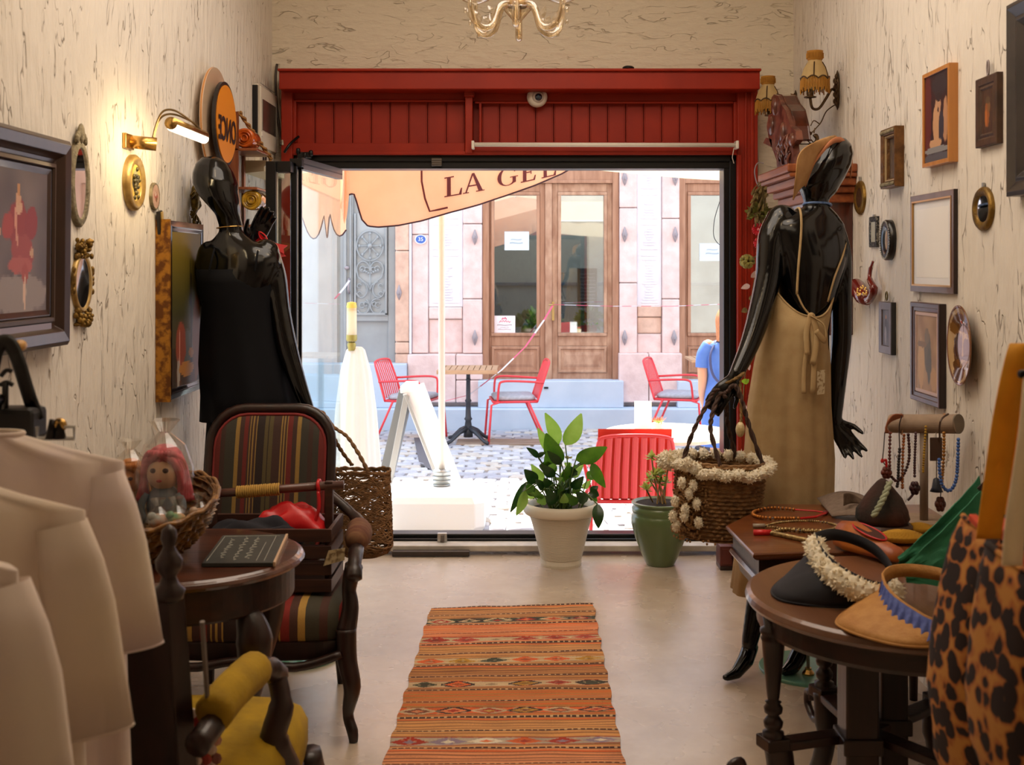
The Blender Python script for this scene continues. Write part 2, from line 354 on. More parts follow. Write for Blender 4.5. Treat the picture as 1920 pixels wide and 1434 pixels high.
for (x, y) in ((559, 283), (572, 291), (583, 287)): MB().lathe([(.008, -.014), (.011, -.008), (.011, .008), (.008, .014)], P(x, y, 5.90), 10).build('hinge_knuckle', M_alu, dl2, smooth=True)
MB().cbox(P(571, 291, 5.92), .07, .04, .03).build('roller_carriage', M_alu, dl2, bevel=.004)
# ================================================================= THE STREET
SZ = -.40; FY = 13.7
def FP(x, y, d=0): v = P(x, y, FY); v.y -= d; return v
M_gran = mat('pink_granite', (234, 208, 202), .75, c2=(216, 186, 180), scale=9, bump=.25, bscale=60, detail=8, lo=.3, hi=.7)
M_gran2 = mat('warm_granite', (222, 184, 162), .75, c2=(200, 162, 142), scale=9, bump=.25, bscale=60, detail=8)
M_wpl = mat('white_street_plaster', (232, 228, 232), .7, c2=(222, 218, 224), scale=4, bump=.1)
M_blue = mat('pale_blue_step_paint', (196, 208, 222), .6, c2=(184, 198, 214), scale=3, bump=.1)
M_iron = mat('grey_door_paint', (158, 160, 160), .5, c2=(148, 150, 151), scale=4)
M_bwood = mat('brown_door_wood', (178, 132, 104), .5, c2=(154, 108, 82), scale=14, stretch=(1.5, 1.5, .2), bump=.1, detail=6)
M_bwood2 = mat('worn_door_wood', (190, 150, 122), .55, c2=(156, 112, 86), scale=10, stretch=(1.2, 1.2, .5), bump=.1, detail=8)
# street bed + cobbles
struct('street_ground', MB().box(-7, 8, 6.3, 14.5, SZ - .3, SZ - .015), mat('street_grout', (168, 164, 164), .9, c2=(150, 146, 148), scale=20, bump=.3))
pv = thing('cobbled_street', 'street paved with worn grey and beige cobbles between shop and houses', None, (0, 8, SZ)); pv['kind'] = 'structure'
random.seed(5)
stone_mats = [mat('cobble_%s' % k, a, .75, c2=b, scale=14, bump=.4, bscale=50, detail=7) for k, a, b in (('grey', (190, 190, 194), (172, 172, 178)), ('beige', (200, 192, 182), (184, 174, 164)), ('pale', (204, 202, 202), (188, 186, 188)), ('dark', (176, 176, 184), (160, 160, 168)))]
stone_me = []
for k in range(12):
    rr = random.Random(k); mb = MB(); w, d = .098, .068
    base = [(-w + rr.uniform(0, .02), -d + rr.uniform(0, .014)), (rr.uniform(-.03, .03), -d + rr.uniform(0, .008)), (w - rr.uniform(0, .02), -d + rr.uniform(0, .014)), (w - rr.uniform(0, .02), d - rr.uniform(0, .014)), (rr.uniform(-.03, .03), d - rr.uniform(0, .008)), (-w + rr.uniform(0, .02), d - rr.uniform(0, .014))]
    mb.loft([[(x, y, -.05) for x, y in base], [(x, y, -.004) for x, y in base], [(x * .86, y * .82, rr.uniform(.003, .007)) for x, y in base]])
    o = mb.build('stone', stone_mats[k % 4], pv, world=False, smooth=False); stone_me.append(o.data); BUILT.pop(); bpy.data.objects.remove(o)
rest = MB(); n_st = 0; spots = []
y = 7.3; row = 0
while y < 13.3:
    x = -2.6 + (row % 2) * .1
    while x < 2.4:
        spots.append((x + random.uniform(-.012, .012), y + random.uniform(-.012, .012) + .05 * math.sin(x * 1.6), random.randrange(12), random.uniform(-.09, .09), random.uniform(-.004, .005))); x += .205
    y += .145; row += 1
def seen(x, y): p = CX + x * F / y; return 640 < p < 1360
near = [s for s in spots if seen(s[0], s[1]) and s[1] > 7.9][:300]
ns = set(near)
for s in spots:
    if s in ns:
        o = bpy.data.objects.new('stone', stone_me[s[2]]); col.objects.link(o); o.parent = pv; o.location = (s[0], s[1] - 8, s[4]); o.rotation_euler = (0, 0, s[3])
    else:
        M = Matrix.Translation((s[0], s[1], SZ + s[4])) @ Euler((0, 0, s[3])).to_matrix().to_4x4(); me = stone_me[s[2]]
        rest.mi = s[2] % 4; rest.add([M @ v.co for v in me.vertices], [tuple(p.vertices) for p in me.polygons])
rest.build('far_cobbles', stone_mats, pv, kind='stuff')
# flat dark grey patch on the paving and timber duckboard
MB().add([P(x, yy, 1.85 * F / (yy - 500)) + Vector((0, 0, .011)) for x, yy in ((776, 822), (800, 822), (815, 868), (836, 888), (826, 893), (786, 870))], [(0, 1, 2, 3, 4, 5)]).build('tar_patch', mat('tar', (104, 100, 104), .8), pv)
db = thing('timber_duckboard', 'weathered timber board lying under the pedestal café table', 'board', (-.3, 12.3, SZ))
for k in range(3): MB().box(-.72, .34, 12.16 + k * .13, 12.27 + k * .13, SZ + .0, SZ + .014).build('plank', mat('grey_timber', (168, 146, 128), .8, c2=(140, 118, 100), scale=20, stretch=(.2, 1, 1)), db, bevel=.003)
# ---- opposite house
hs = thing('wall_opposite', None, None, (0, FY, SZ)); hs['kind'] = 'structure'
def fbox(name, x0, x1, y0, y1, d0, d1, m, parent=hs, bev=.006):
    a = FP(x0, y1); b_ = FP(x1, y0); return MB().box(a.x, b_.x, FY - d0, FY - d1, a.z, b_.z).build(name, m, parent, bevel=bev)
M_hwall = mat('upper_house_plaster', (226, 216, 214), .8, c2=(214, 204, 204), scale=3, bump=.15)
b_ = MB(); X = lambda x: (x - CX) * FY / F; Zf = lambda y: CH + (HY - y) * FY / F
b_.box(-7, X(632), FY, FY + .25, SZ, 7.6); b_.box(X(742), X(905), FY, FY + .25, SZ, 7.6); b_.box(X(1160), X(1272), FY, FY + .25, SZ, 7.6); b_.box(X(1430), 8, FY, FY + .25, SZ, 7.6)
b_.box(X(632), X(742), FY, FY + .25, Zf(300), 7.6); b_.box(X(905), X(1160), FY, FY + .25, Zf(300), 7.6); b_.box(X(1272), X(1430), FY, FY + .25, Zf(300), 7.6)
for a, c_, e in ((632, 742, 680), (905, 1160, 714), (1272, 1430, 714)): b_.box(X(a), X(c_), FY, FY + .25, SZ, Zf(e))
b_.build('masonry', M_hwall, hs)
# rooms behind the glazed doors
rm = MB(); rm.box(X(880), X(1450), FY + 2.2, FY + 2.3, SZ, 3.2); rm.box(X(880), X(1450), FY + .3, FY + 2.2, 3.1, 3.2); rm.box(X(880), X(1450), FY + .3, FY + 2.2, Zf(716), Zf(714)); rm.box(X(880), X(882), FY + .25, FY + 2.3, SZ, 3.2); rm.box(X(1448), X(1450), FY + .25, FY + 2.3, SZ, 3.2)
rm.build('room_behind', mat('grey_room_wall', (190, 190, 186), .8), hs)
fbox('room_dado', 884, 1446, 540, 714, -2.15, -2.19, mat('grey_blue_dado', (150, 160, 168), .7)); fbox('dado_rail', 884, 1446, 534, 541, -2.12, -2.19, mat('slate_blue', (86, 110, 136), .6))
light('room_lamp', 'AREA', ((X(1060)), FY + 1.1, 3.0), 40, (1, .97, .92), dir=(0, 0, -1), size=1.6)  # unseen fill lights added to brighten the rooms behind the glass
light('room_lamp', 'AREA', ((X(1350)), FY + 1.1, 3.0), 20, (1, .97, .92), dir=(0, 0, -1), size=.8)
# granite pilasters built of blocks
def blocks(x0, x1, ys, d, m=M_gran):
    for i, (ya_, yb_) in enumerate(zip(ys, ys[1:])): fbox('stone', x0 + .6, x1 - .6, ya_ + .6, yb_ - .6, d, -.02, m if (i % 3) else m, bev=.012)
blocks(742, 769, [270, 470, 640, 662, 681], .10, M_gran2)
blocks(773, 804, [270, 440, 662], .06)
blocks(868, 905, [270, 420, 560, 662], .08)
blocks(1160, 1194, [270, 390, 530, 662], .08); blocks(1240, 1273, [270, 410, 560, 662], .08)
blocks(804, 868, [575, 598], .05); blocks(804, 868, [598, 662], .02); blocks(1194, 1240, [572, 594], .05, M_gran2); blocks(1194, 1240, [594, 625], .03, M_gran2); blocks(1194, 1240, [625, 662], .03)
fbox('corner_bead', 769, 773, 270, 662, .11, 0, M_wpl)
blocks(766, 856, [662, 752], .16); blocks(856, 906, [662, 710, 752], .16)
blocks(1158, 1214, [660, 752], .16); blocks(1214, 1276, [660, 752], .16)
for (a, c_) in ((804, 868), (1194, 1240)):
    ys = [300, 360, 416, 474, 574]
    fbox('white_panel', a, c_, 270, 575, .02, -.01, M_wpl)
    for i in range(4):
        rr = random.Random(i + a)
        fbox('relief_border', a + 8, c_ - 8, ys[i] + 4, ys[i] + 6, .03, .02, M_wpl, bev=.002); fbox('relief_border', a + 8, c_ - 8, ys[i + 1] - 8, ys[i + 1] - 6, .03, .02, M_wpl, bev=.002)
        mb = MB(); yy = ys[i] + 12
        while yy < ys[i + 1] - 12:
            w = rr.uniform(4, 14); q = FP((a + c_) / 2, yy, .025); mb.cbox(q, w * .012, .012, .018); yy += 5
        mb.build('raised_ornament', M_wpl, hs)
M_clamp = mat('aged_iron', (160, 148, 150), .6, .2)
for (x, yy) in ((891, 445), (891, 632), (1170, 440), (1264, 440), (1170, 632), (1262, 632), (1170, 335), (1264, 335), (750, 548)):
    mb = MB(); q = FP(x, yy, .10); mb.lathe([(.002, -.09), (.02, -.05), (.034, 0), (.018, .05), (.004, .09)], q, 8); mb.tube([q + Vector((0, -.01, 0)), q + Vector((0, -.05, .01)), q + Vector((0, -.04, -.03))], .008, 6)
    mb.build('iron_ornament', M_clamp, hs, smooth=True)
# steps
FL = 13.34
def lz(y): return CH + (HY - y) * FL / F
MB().box(-4.2, 5, FL, FY + .05, SZ - .02, lz(767)).build('long_step', M_blue, hs, bevel=.01)
MB().box(X(560), X(766), FL + .12, FY, lz(767), lz(684)).build('door_step', M_blue, hs, bevel=.01)
MB().box(X(898), X(1166), FL + .12, FY + .02, lz(767), lz(716)).build('door_step', M_blue, hs, bevel=.01)
MB().box(X(1266), X(1460), FL + .12, FY + .02, lz(767), lz(716)).build('door_step', M_blue, hs, bevel=.01)
MB().cbox(P(1024, 727, FL + .11), .05, .02, .02).build('drain_spout', M_alu, hs, bevel=.004)
# ---- grey iron house door
gd = thing('door_2', None, None, (X(690), FY, Zf(680))); gd['kind'] = 'structure'
def gb(name, x0, x1, y0, y1, d0, d1, m=M_iron, bev=.005): return fbox(name, x0, x1, y0, y1, d0, d1, m, gd, bev)
gb('door_leaf', 560, 741, 280, 681, -.04, -.10)
gb('stile', 632, 662, 280, 681, .0, -.04); gb('stile', 728, 741, 280, 681, .0, -.04); gb('rail', 662, 728, 590, 602, .0, -.04); gb('meeting_bead', 645, 650, 280, 681, .03, 0); gb('meeting_bead', 656, 659, 280, 681, .02, 0)
gb('grille_frame', 664, 668, 400, 592, .02, -.02); gb('grille_frame', 722, 726, 400, 592, .02, -.02); gb('grille_frame', 664, 726, 586, 591, .02, -.02); gb('grille_backing', 668, 722, 400, 590, -.02, -.045, mat('grille_backing', (170, 173, 174), .6))
cx_, cy_ = 694, 461
def arc(cx, cy, r, a0, a1, n=12, ry=None): return [FP(cx + r * math.cos(R(lerp(a0, a1, i / n))), cy - (ry or r) * math.sin(R(lerp(a0, a1, i / n))), .01) for i in range(n + 1)]
w_ = MB(); w_.tube(arc(cx_, cy_, 25, 0, 360, 28, 28), .010, 5)
for k in range(8):
    a = k * 45; e = (cx_ + 20 * math.cos(R(a)), cy_ - 23 * math.sin(R(a)))
    w_.tube([FP(cx_, cy_, .01), FP(*e, .01)], .009, 5); w_.ell(FP(e[0], e[1], .012), .018, .01, .02, 6, 4)
w_.ell(FP(cx_, cy_, .02), .03, .02, .03, 8, 5); w_.build('wheel_ornament', M_iron, gd, smooth=True)
sc = MB()
for s in (-1, 1):
    sc.tube(arc(cx_ + s * 13, 505, 12, 200 if s > 0 else -20, -40 if s > 0 else 220, 14, 15), .009, 5)
    sc.tube([FP(cx_ + s * 25, 508, .01), FP(cx_ + s * 22, 520, .01), FP(cx_ + s * 4, 534, .01), FP(cx_, 545, .01)], .009, 5)
    sc.tube(arc(cx_ + s * 16, 543, 11, 90, 360 if s > 0 else -180, 14, 15), .009, 5); sc.tube(arc(cx_ + s * 20, 536, 4, 0, 300, 8), .008, 5); sc.tube(arc(cx_ + s * 20, 551, 4, 0, 300, 8), .008, 5)
    sc.tube(arc(cx_ + s * 13, 574, 12, 60, 330 if s > 0 else -150, 14, 14), .009, 5); sc.tube(arc(cx_ + s * 15, 572, 5, 0, 320, 8), .008, 5); sc.tube(arc(cx_ + s * 8, 570, 4, 0, 320, 8), .008, 5)
    sc.tube(arc(cx_ + s * 14, 504, 5, 0, 320, 8), .008, 5); sc.tube(arc(cx_ + s * 6, 505, 4, 0, 320, 8), .008, 5)
    for k in range(4): sc.ell(FP(cx_ + s * (3 + 4 * k), 512 - k * 2, .014), .014, .01, .014, 6, 4)
sc.tube([FP(cx_, 490, .01), FP(cx_, 588, .01)], .007, 5); sc.build('scroll_ornament', M_iron, gd, smooth=True)
mb = MB(); q = FP(655, 535, .03); mb.tube([q + Vector((0, 0, .08)), q + Vector((0, -.04, .04)), q + Vector((0, -.04, -.05)), q + Vector((0, 0, -.09))], .014, 8); mb.ell(FP(651, 502, .03), .03, .02, .022, 10, 6); mb.build('door_handle', M_clamp, gd, smooth=True)
# ---- brown glazed double door and its neighbour
M_pane = glass('shop_glass_far', (206, 218, 222), .30, .02)
def leaf(parent, x0, x1, gx0, gx1, ytop, gy0, gy1, py0, py1, yb, worn=False):
    m = M_bwood2 if worn else M_bwood
    fb = lambda n, a, b, c, d, e, f_, mm=m, bv=.006: fbox(n, a, b, c, d, e, f_, mm, parent, bv)
    fb('stile', x0, gx0 - 6, ytop, yb, .0, -.07); fb('stile', gx1 + 6, x1, ytop, yb, .0, -.07)
    fb('rail', gx0 - 6, gx1 + 6, ytop, gy0 - 6, .0, -.07); fb('rail', gx0 - 6, gx1 + 6, gy1 + 6, py0 - 4, .0, -.07); fb('rail', gx0 - 6, gx1 + 6, py1 + 4, yb, .0, -.07)
    for (a, b, c, d) in ((gx0 - 6, gx1 + 6, gy0 - 6, gy0), (gx0 - 6, gx1 + 6, gy1, gy1 + 6), (gx0 - 6, gx0, gy0, gy1), (gx1, gx1 + 6, gy0, gy1)): fb('glazing_bead', a, b, c, d, .025, -.05)
    fb('glass_pane', gx0, gx1, gy0, gy1, -.03, -.036, M_pane, 0)
    w = FP(gx0 - 6, py1 + 4); v = FP(gx1 + 6, py0 - 4); mb = MB(); a = [(w.x, w.z), (v.x, w.z), (v.x, v.z), (w.x, v.z)]
    def ring(i, d): return [(x + (i if k in (0, 3) else -i), FY - d, z + (i if k in (0, 1) else -i)) for k, (x, z) in enumerate(a)]
    mb.loft([ring(0, .01), ring(.012, .028), ring(.03, .028), ring(.045, .0), ring(.06, .008), ring(.10, .02)]); fix_normals(mb.build('carved_panel', m, parent))
d3 = thing('door_3', None, None, (X(1032), FY, Zf(714))); d3['kind'] = 'structure'
leaf(d3, 917, 1022, 927, 1006, 344, 366, 624, 653, 695, 712); leaf(d3, 1035, 1148, 1052, 1132, 344, 366, 624, 653, 695, 712, True)
for (a, c_) in ((905, 917), (1148, 1160)): fbox('door_jamb', a, c_, 300, 714, .04, -.08, M_bwood, d3)
fbox('door_head', 905, 1160, 300, 344, .03, -.08, M_bwood, d3); fbox('head_mould', 917, 1148, 338, 344, .05, .0, M_bwood, d3); fbox('meeting_stile', 1022, 1035, 344, 712, .03, -.07, M_bwood2, d3); fbox('sill_board', 905, 1160, 711, 716, .03, -.08, M_bwood, d3)
mb = MB(); mb.cbox(FP(1037, 583, .035), .028, .02, .22); mb.tube([FP(1037, 571, .04), FP(1037, 571, .09), FP(1029, 571, .09)], .009, 8); mb.build('door_handle', mat('brass_worn', (190, 160, 100), .35, .8), d3, bevel=.003)
d4 = thing('door_4', None, None, (X(1350), FY, Zf(714))); d4['kind'] = 'structure'
leaf(d4, 1284, 1400, 1295, 1376, 344, 366, 624, 653, 695, 712)
fbox('door_jamb', 1272, 1284, 300, 714, .04, -.08, M_bwood, d4); fbox('door_jamb', 1400, 1430, 300, 714, .04, -.08, M_bwood, d4); fbox('door_head', 1272, 1430, 300, 344, .03, -.08, M_bwood, d4); fbox('sill_board', 1272, 1430, 711, 716, .03, -.08, M_bwood, d4)
# notices on the glass
M_paper = mat('paper', (236, 244, 250), .7, trans=.3); M_ink = mat('faded_ink', (130, 150, 170), .8); M_pinkink = mat('pink_ink', (214, 70, 110), .7); M_greyink = mat('grey_ink', (120, 110, 118), .7)
def notice(x0, x1, y0, y1, lines, label, m=M_paper, d=.0):
    t = thing('paper_notice', label, 'notice', FP((x0 + x1) / 2, y1, d)); fbox('sheet', x0, x1, y0, y1, -.022 + d, -.026 + d, m, t, 0)
    for (cx, cy, w, h, mm) in lines:   # print too small to read in the photograph: rows of tiny strokes
        q = FP(cx, cy, -.0205 + d); n_ = int(w / h * 2.2); MB().tube([q + Vector((-w / 2 + w * k / n_, 0, h * .5 * (1 if k % 2 else -1) * (.6 + .4 * math.sin(k * 2.7)))) for k in range(n_ + 1)], h * .13, 4).build('printed_line', mm, t)
    return t
notice(946, 992, 434, 469, [(968, 449, .125, .016, M_ink), (968, 455.5, .15, .02, M_ink)], 'pale blue notice sheet on the left glass of the double door')
notice(1312, 1356, 456, 489, [(1336, 468, .125, .016, M_ink), (1336, 475, .15, .02, M_ink)], 'pale blue notice sheet on the single door at far right')
t = notice(926, 966, 592, 626, [(947, 603, .13, .030, M_pinkink), (946, 609.5, .17, .018, M_greyink), (946, 614, .10, .010, M_greyink), (946, 617.5, .15, .012, M_greyink)], 'white sticker with pink heading low on the double door glass', mat('sticker_white', (246, 232, 236), .6))
mb = MB(); mb.tube([FP(941, 599, -.02), FP(943, 596, -.02), FP(945, 598, -.02), FP(947, 595, -.02), FP(950, 599, -.02)], .006, 4); mb.build('printed_roof_mark', M_pinkink, t)
# menu board behind the glass; plants set there model reflected street planters
t = thing('chalk_menu_board', 'dark chalk menu board seen behind the double door glass', 'menu board', FP(1101, 580, -.5)); q = P(1101, 540, FY + .5)
MB().cbox(q, .24, .02, .48).build('board', mat('slate', (96, 98, 104), .7), t, bevel=.004)
rr = random.Random(3)
for k in range(9): MB().tube([q + Vector((-.095 + j * .01, -.012, .17 - k * .042 + rr.uniform(-.007, .007))) for j in range(20)], .003, 4).build('chalk_line', mat('chalk', (190, 194, 196), .9), t)
M_leafb = mat('bright_leaf', (112, 160, 52), .5, c2=(80, 130, 40), scale=20, trans=.35)
def leafblob(mb, c, r, n, ls, rr):
    for i in range(n):
        a = rr.uniform(0, 2 * PI); e = rr.uniform(-.2, 1.4); d = Vector((math.cos(a) * math.cos(e), math.sin(a) * math.cos(e), math.sin(e))); p = Vector(c) + d * r * rr.uniform(.4, 1)
        s = d.cross(Vector((rr.uniform(-1, 1), rr.uniform(-1, 1), rr.uniform(-.3, 1)))).normalized() * ls * .35; d2 = (d + Vector((0, 0, rr.uniform(-.6, .3)))).normalized() * ls
        mb.add([p, p + d2 * .4 + s, p + d2, p + d2 * .4 - s], [(0, 1, 2, 3)])
for (x, rr_, hw, lab, cm) in ((1104, 21, 1, 'leafy green plant in a red pot inside the double door', (200, 40, 46)), (958 + 30, 12, .7, 'small yellow-green plant inside the left glass of the double door', (200, 176, 90))):
    t = thing('potted_plant', lab, 'plant', P(x, 640, FY + .22)); q = P(x, 626, FY + .22)
    MB().lathe([(.07, -.06), (.10 * hw, .06), (.105 * hw, .10), (.09 * hw, .10), (.08 * hw, .06)], q, 16).build('pot', mat('pot_%d' % x, cm, .5), t, smooth=True)
    mb = MB(); leafblob(mb, q + Vector((0, 0, .12)), .16 * hw, 130, .09, random.Random(x)); mb.build('foliage', M_leafb, t, kind='stuff')
# house number plate
t = thing('house_number_plate', 'oval blue enamel house number plate reading 35', 'sign', FP(790, 458, .08)); q = FP(790, 449, .08)
MB().lathe([(.001, 0), (.062, 0), (.066, .006), (.001, .006)], q, 28, Matrix.Rotation(R(90), 4, 'X') @ Matrix.Diagonal((1.05, .85, 1, 1))).build('rim', mat('enamel_white', (236, 238, 244), .2), t)
MB().lathe([(.001, 0), (.055, 0), (.055, .009), (.001, .009)], q, 28, Matrix.Rotation(R(90), 4, 'X') @ Matrix.Diagonal((1.05, .85, 1, 1))).build('plate', mat('enamel_blue', (60, 104, 184), .25), t)
text('35', .062, lambda u, v, w: q + Vector((u, -.009 - w, v)), m=MATS['enamel_white'], name='number', parent=t)
# ---- red metal armchairs
M_rm = mat('red_metal', (226, 54, 62), .4, coat=.3)
M_cush = mat('grey_cushion', (176, 178, 186), .8, c2=(160, 162, 170), scale=30)
M_rcush = mat('red_cushion', (224, 66, 48), .8, trans=.15)
def red_chair(label, loc, rz, cushion=True, back='slats'):
    t = thing('garden_armchair', label, 'chair', loc, rz, 'red metal armchairs on the street')
    w, d = .25, .23
    for s in (-1, 1):
        MB().tube([(s * w, d * .6, .43), (s * (w + .02), d + .10, 0)], .012, 8).build('leg', M_rm, t, world=False, smooth=True)
        MB().tube([(s * w, -d * .7, .43), (s * (w + .01), -d - .02, .40), (s * (w + .02), -d - .05, 0)], .012, 8).build('leg', M_rm, t, world=False, smooth=True)
        MB().tube(spl([(s * (w - .01), -d * .8, .43), (s * (w + .03), -d * .75, .60), (s * (w + .03), -d * .6, .645), (s * (w + .03), 0, .65), (s * w, d + .07, .63)], 5), .012, 8).build('armrest', M_rm, t, world=False, smooth=True)
    sf = MB(); sf.tube([(-w, -d, .43), (w, -d, .43), (w, d, .43), (-w, d, .43)], .012, 8, closed=True); sf.build('seat_frame', M_rm, t, world=False, smooth=True)
    MB().tube(spl([(-w, d, .43), (-w + .01, d + .06, .62), (-w + .03, d + .12, .80), (-w + .08, d + .135, .84), (0, d + .14, .85), (w - .08, d + .135, .84), (w - .03, d + .12, .80), (w - .01, d + .06, .62), (w, d, .43)], 4), .012, 8).build('back_frame', M_rm, t, world=False, smooth=True)
    for k in range(9):
        x = -w + .035 + k * (2 * w - .07) / 8
        MB().tube([(x, d + .01, .45), (x, d + .055, .62), (x * .96, d + .135, .835)], .019, 6, flat=.2).build('back_slat', M_rm, t, world=False)
        MB().box(x - .02, x + .02, -d, d, .432, .438).build('seat_slat', M_rm, t, world=False)
    if cushion == 'red':
        mb = MB(); mb.grid(8, 8, lambda u, v: ((u - .5) * .44, d - .02 - .05 * math.sin(PI * u) ** .5 * math.sin(PI * v) ** .5 + v * .10, .46 + v * .42)); mb.grid(8, 8, lambda u, v: ((.5 - u) * .44, d - .0 + v * .10, .46 + v * .42)); mb.build('back_cushion', M_rcush, t, world=False, smooth=True)
    if cushion:
        m = M_rcush if cushion == 'red' else M_cush
        mb = MB(); mb.loft([[((a - .5) * 2 * w * .92 * k, (b - .5) * 2 * d * .95 * k, z) for a, b in ((0, .1), (.1, 0), (.9, 0), (1, .1), (1, .9), (.9, 1), (.1, 1), (0, .9))] for k, z in ((.94, .44), (1, .455), (1, .475), (.9, .492))]); mb.build('seat_cushion', m, t, world=False, smooth=True)
    return t
red_chair('red metal armchair with red cushion at the sunlit round table, back towards the shop', (.655, 7.33, SZ), R(180), 'red')
red_chair('red metal armchair with grey cushion right of the pedestal café table', (-.13, 12.45, SZ + .013), R(-84))
red_chair('red metal armchair left of the pedestal café table, half hidden by the board stand', (-1.20, 12.6, SZ), R(75))
red_chair('red metal armchair at far right beside the small slatted table', (1.68, 12.75, SZ), R(72))
# ---- pedestal café table
M_cast = mat('cast_iron', (62, 64, 70), .5, .5); M_tslat = mat('table_slat_wood', (196, 156, 120), .6, c2=(176, 134, 100), scale=16, stretch=(.3, 2, 2))
t = thing('pedestal_cafe_table', 'square slatted café table on a black cast iron pedestal', 'table', (-.60, 12.33, SZ + .013)); o_ = Vector((-.60, 12.33, SZ))
for k in range(10): MB().box(-.305 + k * .062, -.305 + k * .062 + .054, -.30, .30, .755, .777).build('slat', M_tslat, t, world=False, bevel=.002)
for s in (-1, 1): MB().box(-.31, .315, s * .30 - .012, s * .30 + .012, .735, .777).build('rim_board', M_tslat, t, world=False, bevel=.002)
MB().lathe([(.10, .0 + .745), (.10, .755), (.02, .74), (.022, .66), (.032, .65), (.022, .64), (.024, .45), (.036, .43), (.024, .41), (.03, .26), (.044, .24), (.03, .22), (.045, .12), (.05, .05)][::-1], (0, 0, 0), 14).build('column', M_cast, t, world=False, smooth=True)
for k in range(4):
    a = R(45 + 90 * k); MB().tube([(.03 * math.cos(a), .03 * math.sin(a), .14), (.12 * math.cos(a), .12 * math.sin(a), .11), (.24 * math.cos(a), .24 * math.sin(a), .03), (.30 * math.cos(a), .30 * math.sin(a), .012)], [.03, .026, .018, .02], 7).build('foot', M_cast, t, world=False, smooth=True)
t = thing('slatted_side_table', 'wooden slatted table at far right behind the red armchair', 'table', (1.92, 11.9, SZ))
for k in range(7): MB().box(-.27 + k * .08, -.27 + k * .08 + .07, -.27, .27, .90, .925).build('slat', M_tslat, t, world=False, bevel=.002)
MB().lathe([(.2, 0), (.2, .02), (.03, .04), (.03, .9)], (0, 0, 0), 12).build('column', M_cast, t, world=False)
# ---- sunlit round table with its things
M_tw = mat('bleached_table_top', (236, 226, 208), .5, c2=(220, 206, 186), scale=10)
t = thing('round_street_table', 'round pale wooden table standing in full sun outside the door', 'table', (.97, 7.95, SZ))
MB().lathe([(.02, .70), (.42, .70), (.44, .71), (.44, .725), (.43, .735), (.02, .735)], (0, 0, 0), 40).build('table_top', M_tw, t, world=False)
MB().lathe([(.24, 0), (.24, .02), (.04, .05), (.03, .7)], (0, 0, 0), 16).build('pedestal', mat('painted_pedestal', (210, 190, 170), .5), t, world=False, smooth=True)
tz = SZ + .735
t = thing('menu_stand', 'blank white card holder standing on the sunlit round table', 'menu stand', (.80, 7.98, tz)); MB().box(-.058, .058, -.01, .01, 0, .20).build('card', mat('card_white', (240, 240, 238), .5, trans=.2), t, world=False); MB().box(-.062, .062, -.03, .03, 0, .012).build('foot', M_white, t, world=False, bevel=.002)
t = thing('potted_succulent', 'tiny orange-tipped succulent in a cream pot on the round table', 'plant', (.89, 7.85, tz))
MB().lathe([(.034, 0), (.044, .065), (.046, .07), (.038, .07), (.03, .05)], (0, 0, 0), 16).build('pot', mat('cream_pot', (240, 224, 190), .5), t, world=False, smooth=True)
mb = MB(); rr = random.Random(4)
for k in range(26):
    a = k * 2.4; r_ = .008 + .0018 * k; q = Vector((.3 * r_ * math.cos(a), .3 * r_ * math.sin(a), .065)); d = Vector((math.cos(a) * r_, math.sin(a) * r_, .045)); s = Vector((-math.sin(a), math.cos(a), 0)) * .006
    mb.color((150, 176, 90)); mb.add([q, q + d * .5 + s, q + d * .5 - s], [(0, 1, 2)]); mb.color((224, 110, 70)); mb.add([q + d * .5 + s, q + d, q + d * .5 - s], [(0, 1, 2)])
mb.build('leaves', painted('painted_leaf', .5, trans=.3), t, world=False)
# ---- parasol
M_canvas = mat('orange_canvas', (250, 200, 166), .8, c2=(248, 192, 158), scale=5, bump=.05, bscale=8, trans=.45)
M_plum = mat('plum_print', (110, 46, 50), .8, trans=.15)
t = thing('street_parasol', 'peach canvas parasol outside the door with brown lettering on its flap', 'parasol', (-.625, 8.42, SZ))
A = Vector((-1.10, 7.20, 0)); AB = Vector((-.75, 1.70, 0)); AC = Vector((1.70, .75, 0))
ze = {'A': 2.10, 'C': 2.52, 'B': 2.10, 'D': 2.52}
cs = [A + Vector((0, 0, 2.10)), A + AC + Vector((0, 0, 2.52)), A + AC + AB + Vector((0, 0, 2.52)), A + AB + Vector((0, 0, 2.10))]; ap = Vector((-.625, 8.42, 2.95))
for k in range(4):
    a, c_ = cs[k], cs[(k + 1) % 4]
    MB().grid(8, 8, lambda u, v, a=a, c_=c_: lerp(lerp(a, c_, u), ap, v) + Vector((0, 0, -.04 * math.sin(PI * v) * math.sin(PI * u)))).build('canopy_panel', M_canvas, t, smooth=True)
    MB().tube([lerp(ap, a, .05), a + Vector((0, 0, -.02))], .010, 6).build('rib', M_white, t)
OUT = [(640, 318), (649, 420), (655, 365), (664, 362), (672, 385), (678, 410), (690, 424), (709, 426), (745, 423), (792, 414), (845, 398), (897, 384), (949, 367), (1001, 348), (1053, 326), (1069, 317), (1092, 300)]
def vt(px_): k = (px_ - CX) / F; return (-A.x + A.y * k) / (AC.x - AC.y * k)
def onv(px_, py_, d=0):
    tt = vt(px_); q = A + AC * tt; nn = Vector((AC.y, -AC.x, 0)).normalized(); rip = .018 * math.sin(px_ * .045) * min(1, max(0, (py_ - 300) / 80))
    z = CH + (HY - py_) * q.y / F; return Vector((q.x, q.y, z)) + nn * (d + rip)
x0v, x1v = 655, 1092
def bot(p): return interp([(655, 365), (664, 362), (672, 385), (678, 410), (690, 424)] + OUT[7:], p)
def topz(p): tt = vt(p); q = A + AC * tt; return HY - (lerp(2.10, 2.52, tt) - CH) * F / q.y
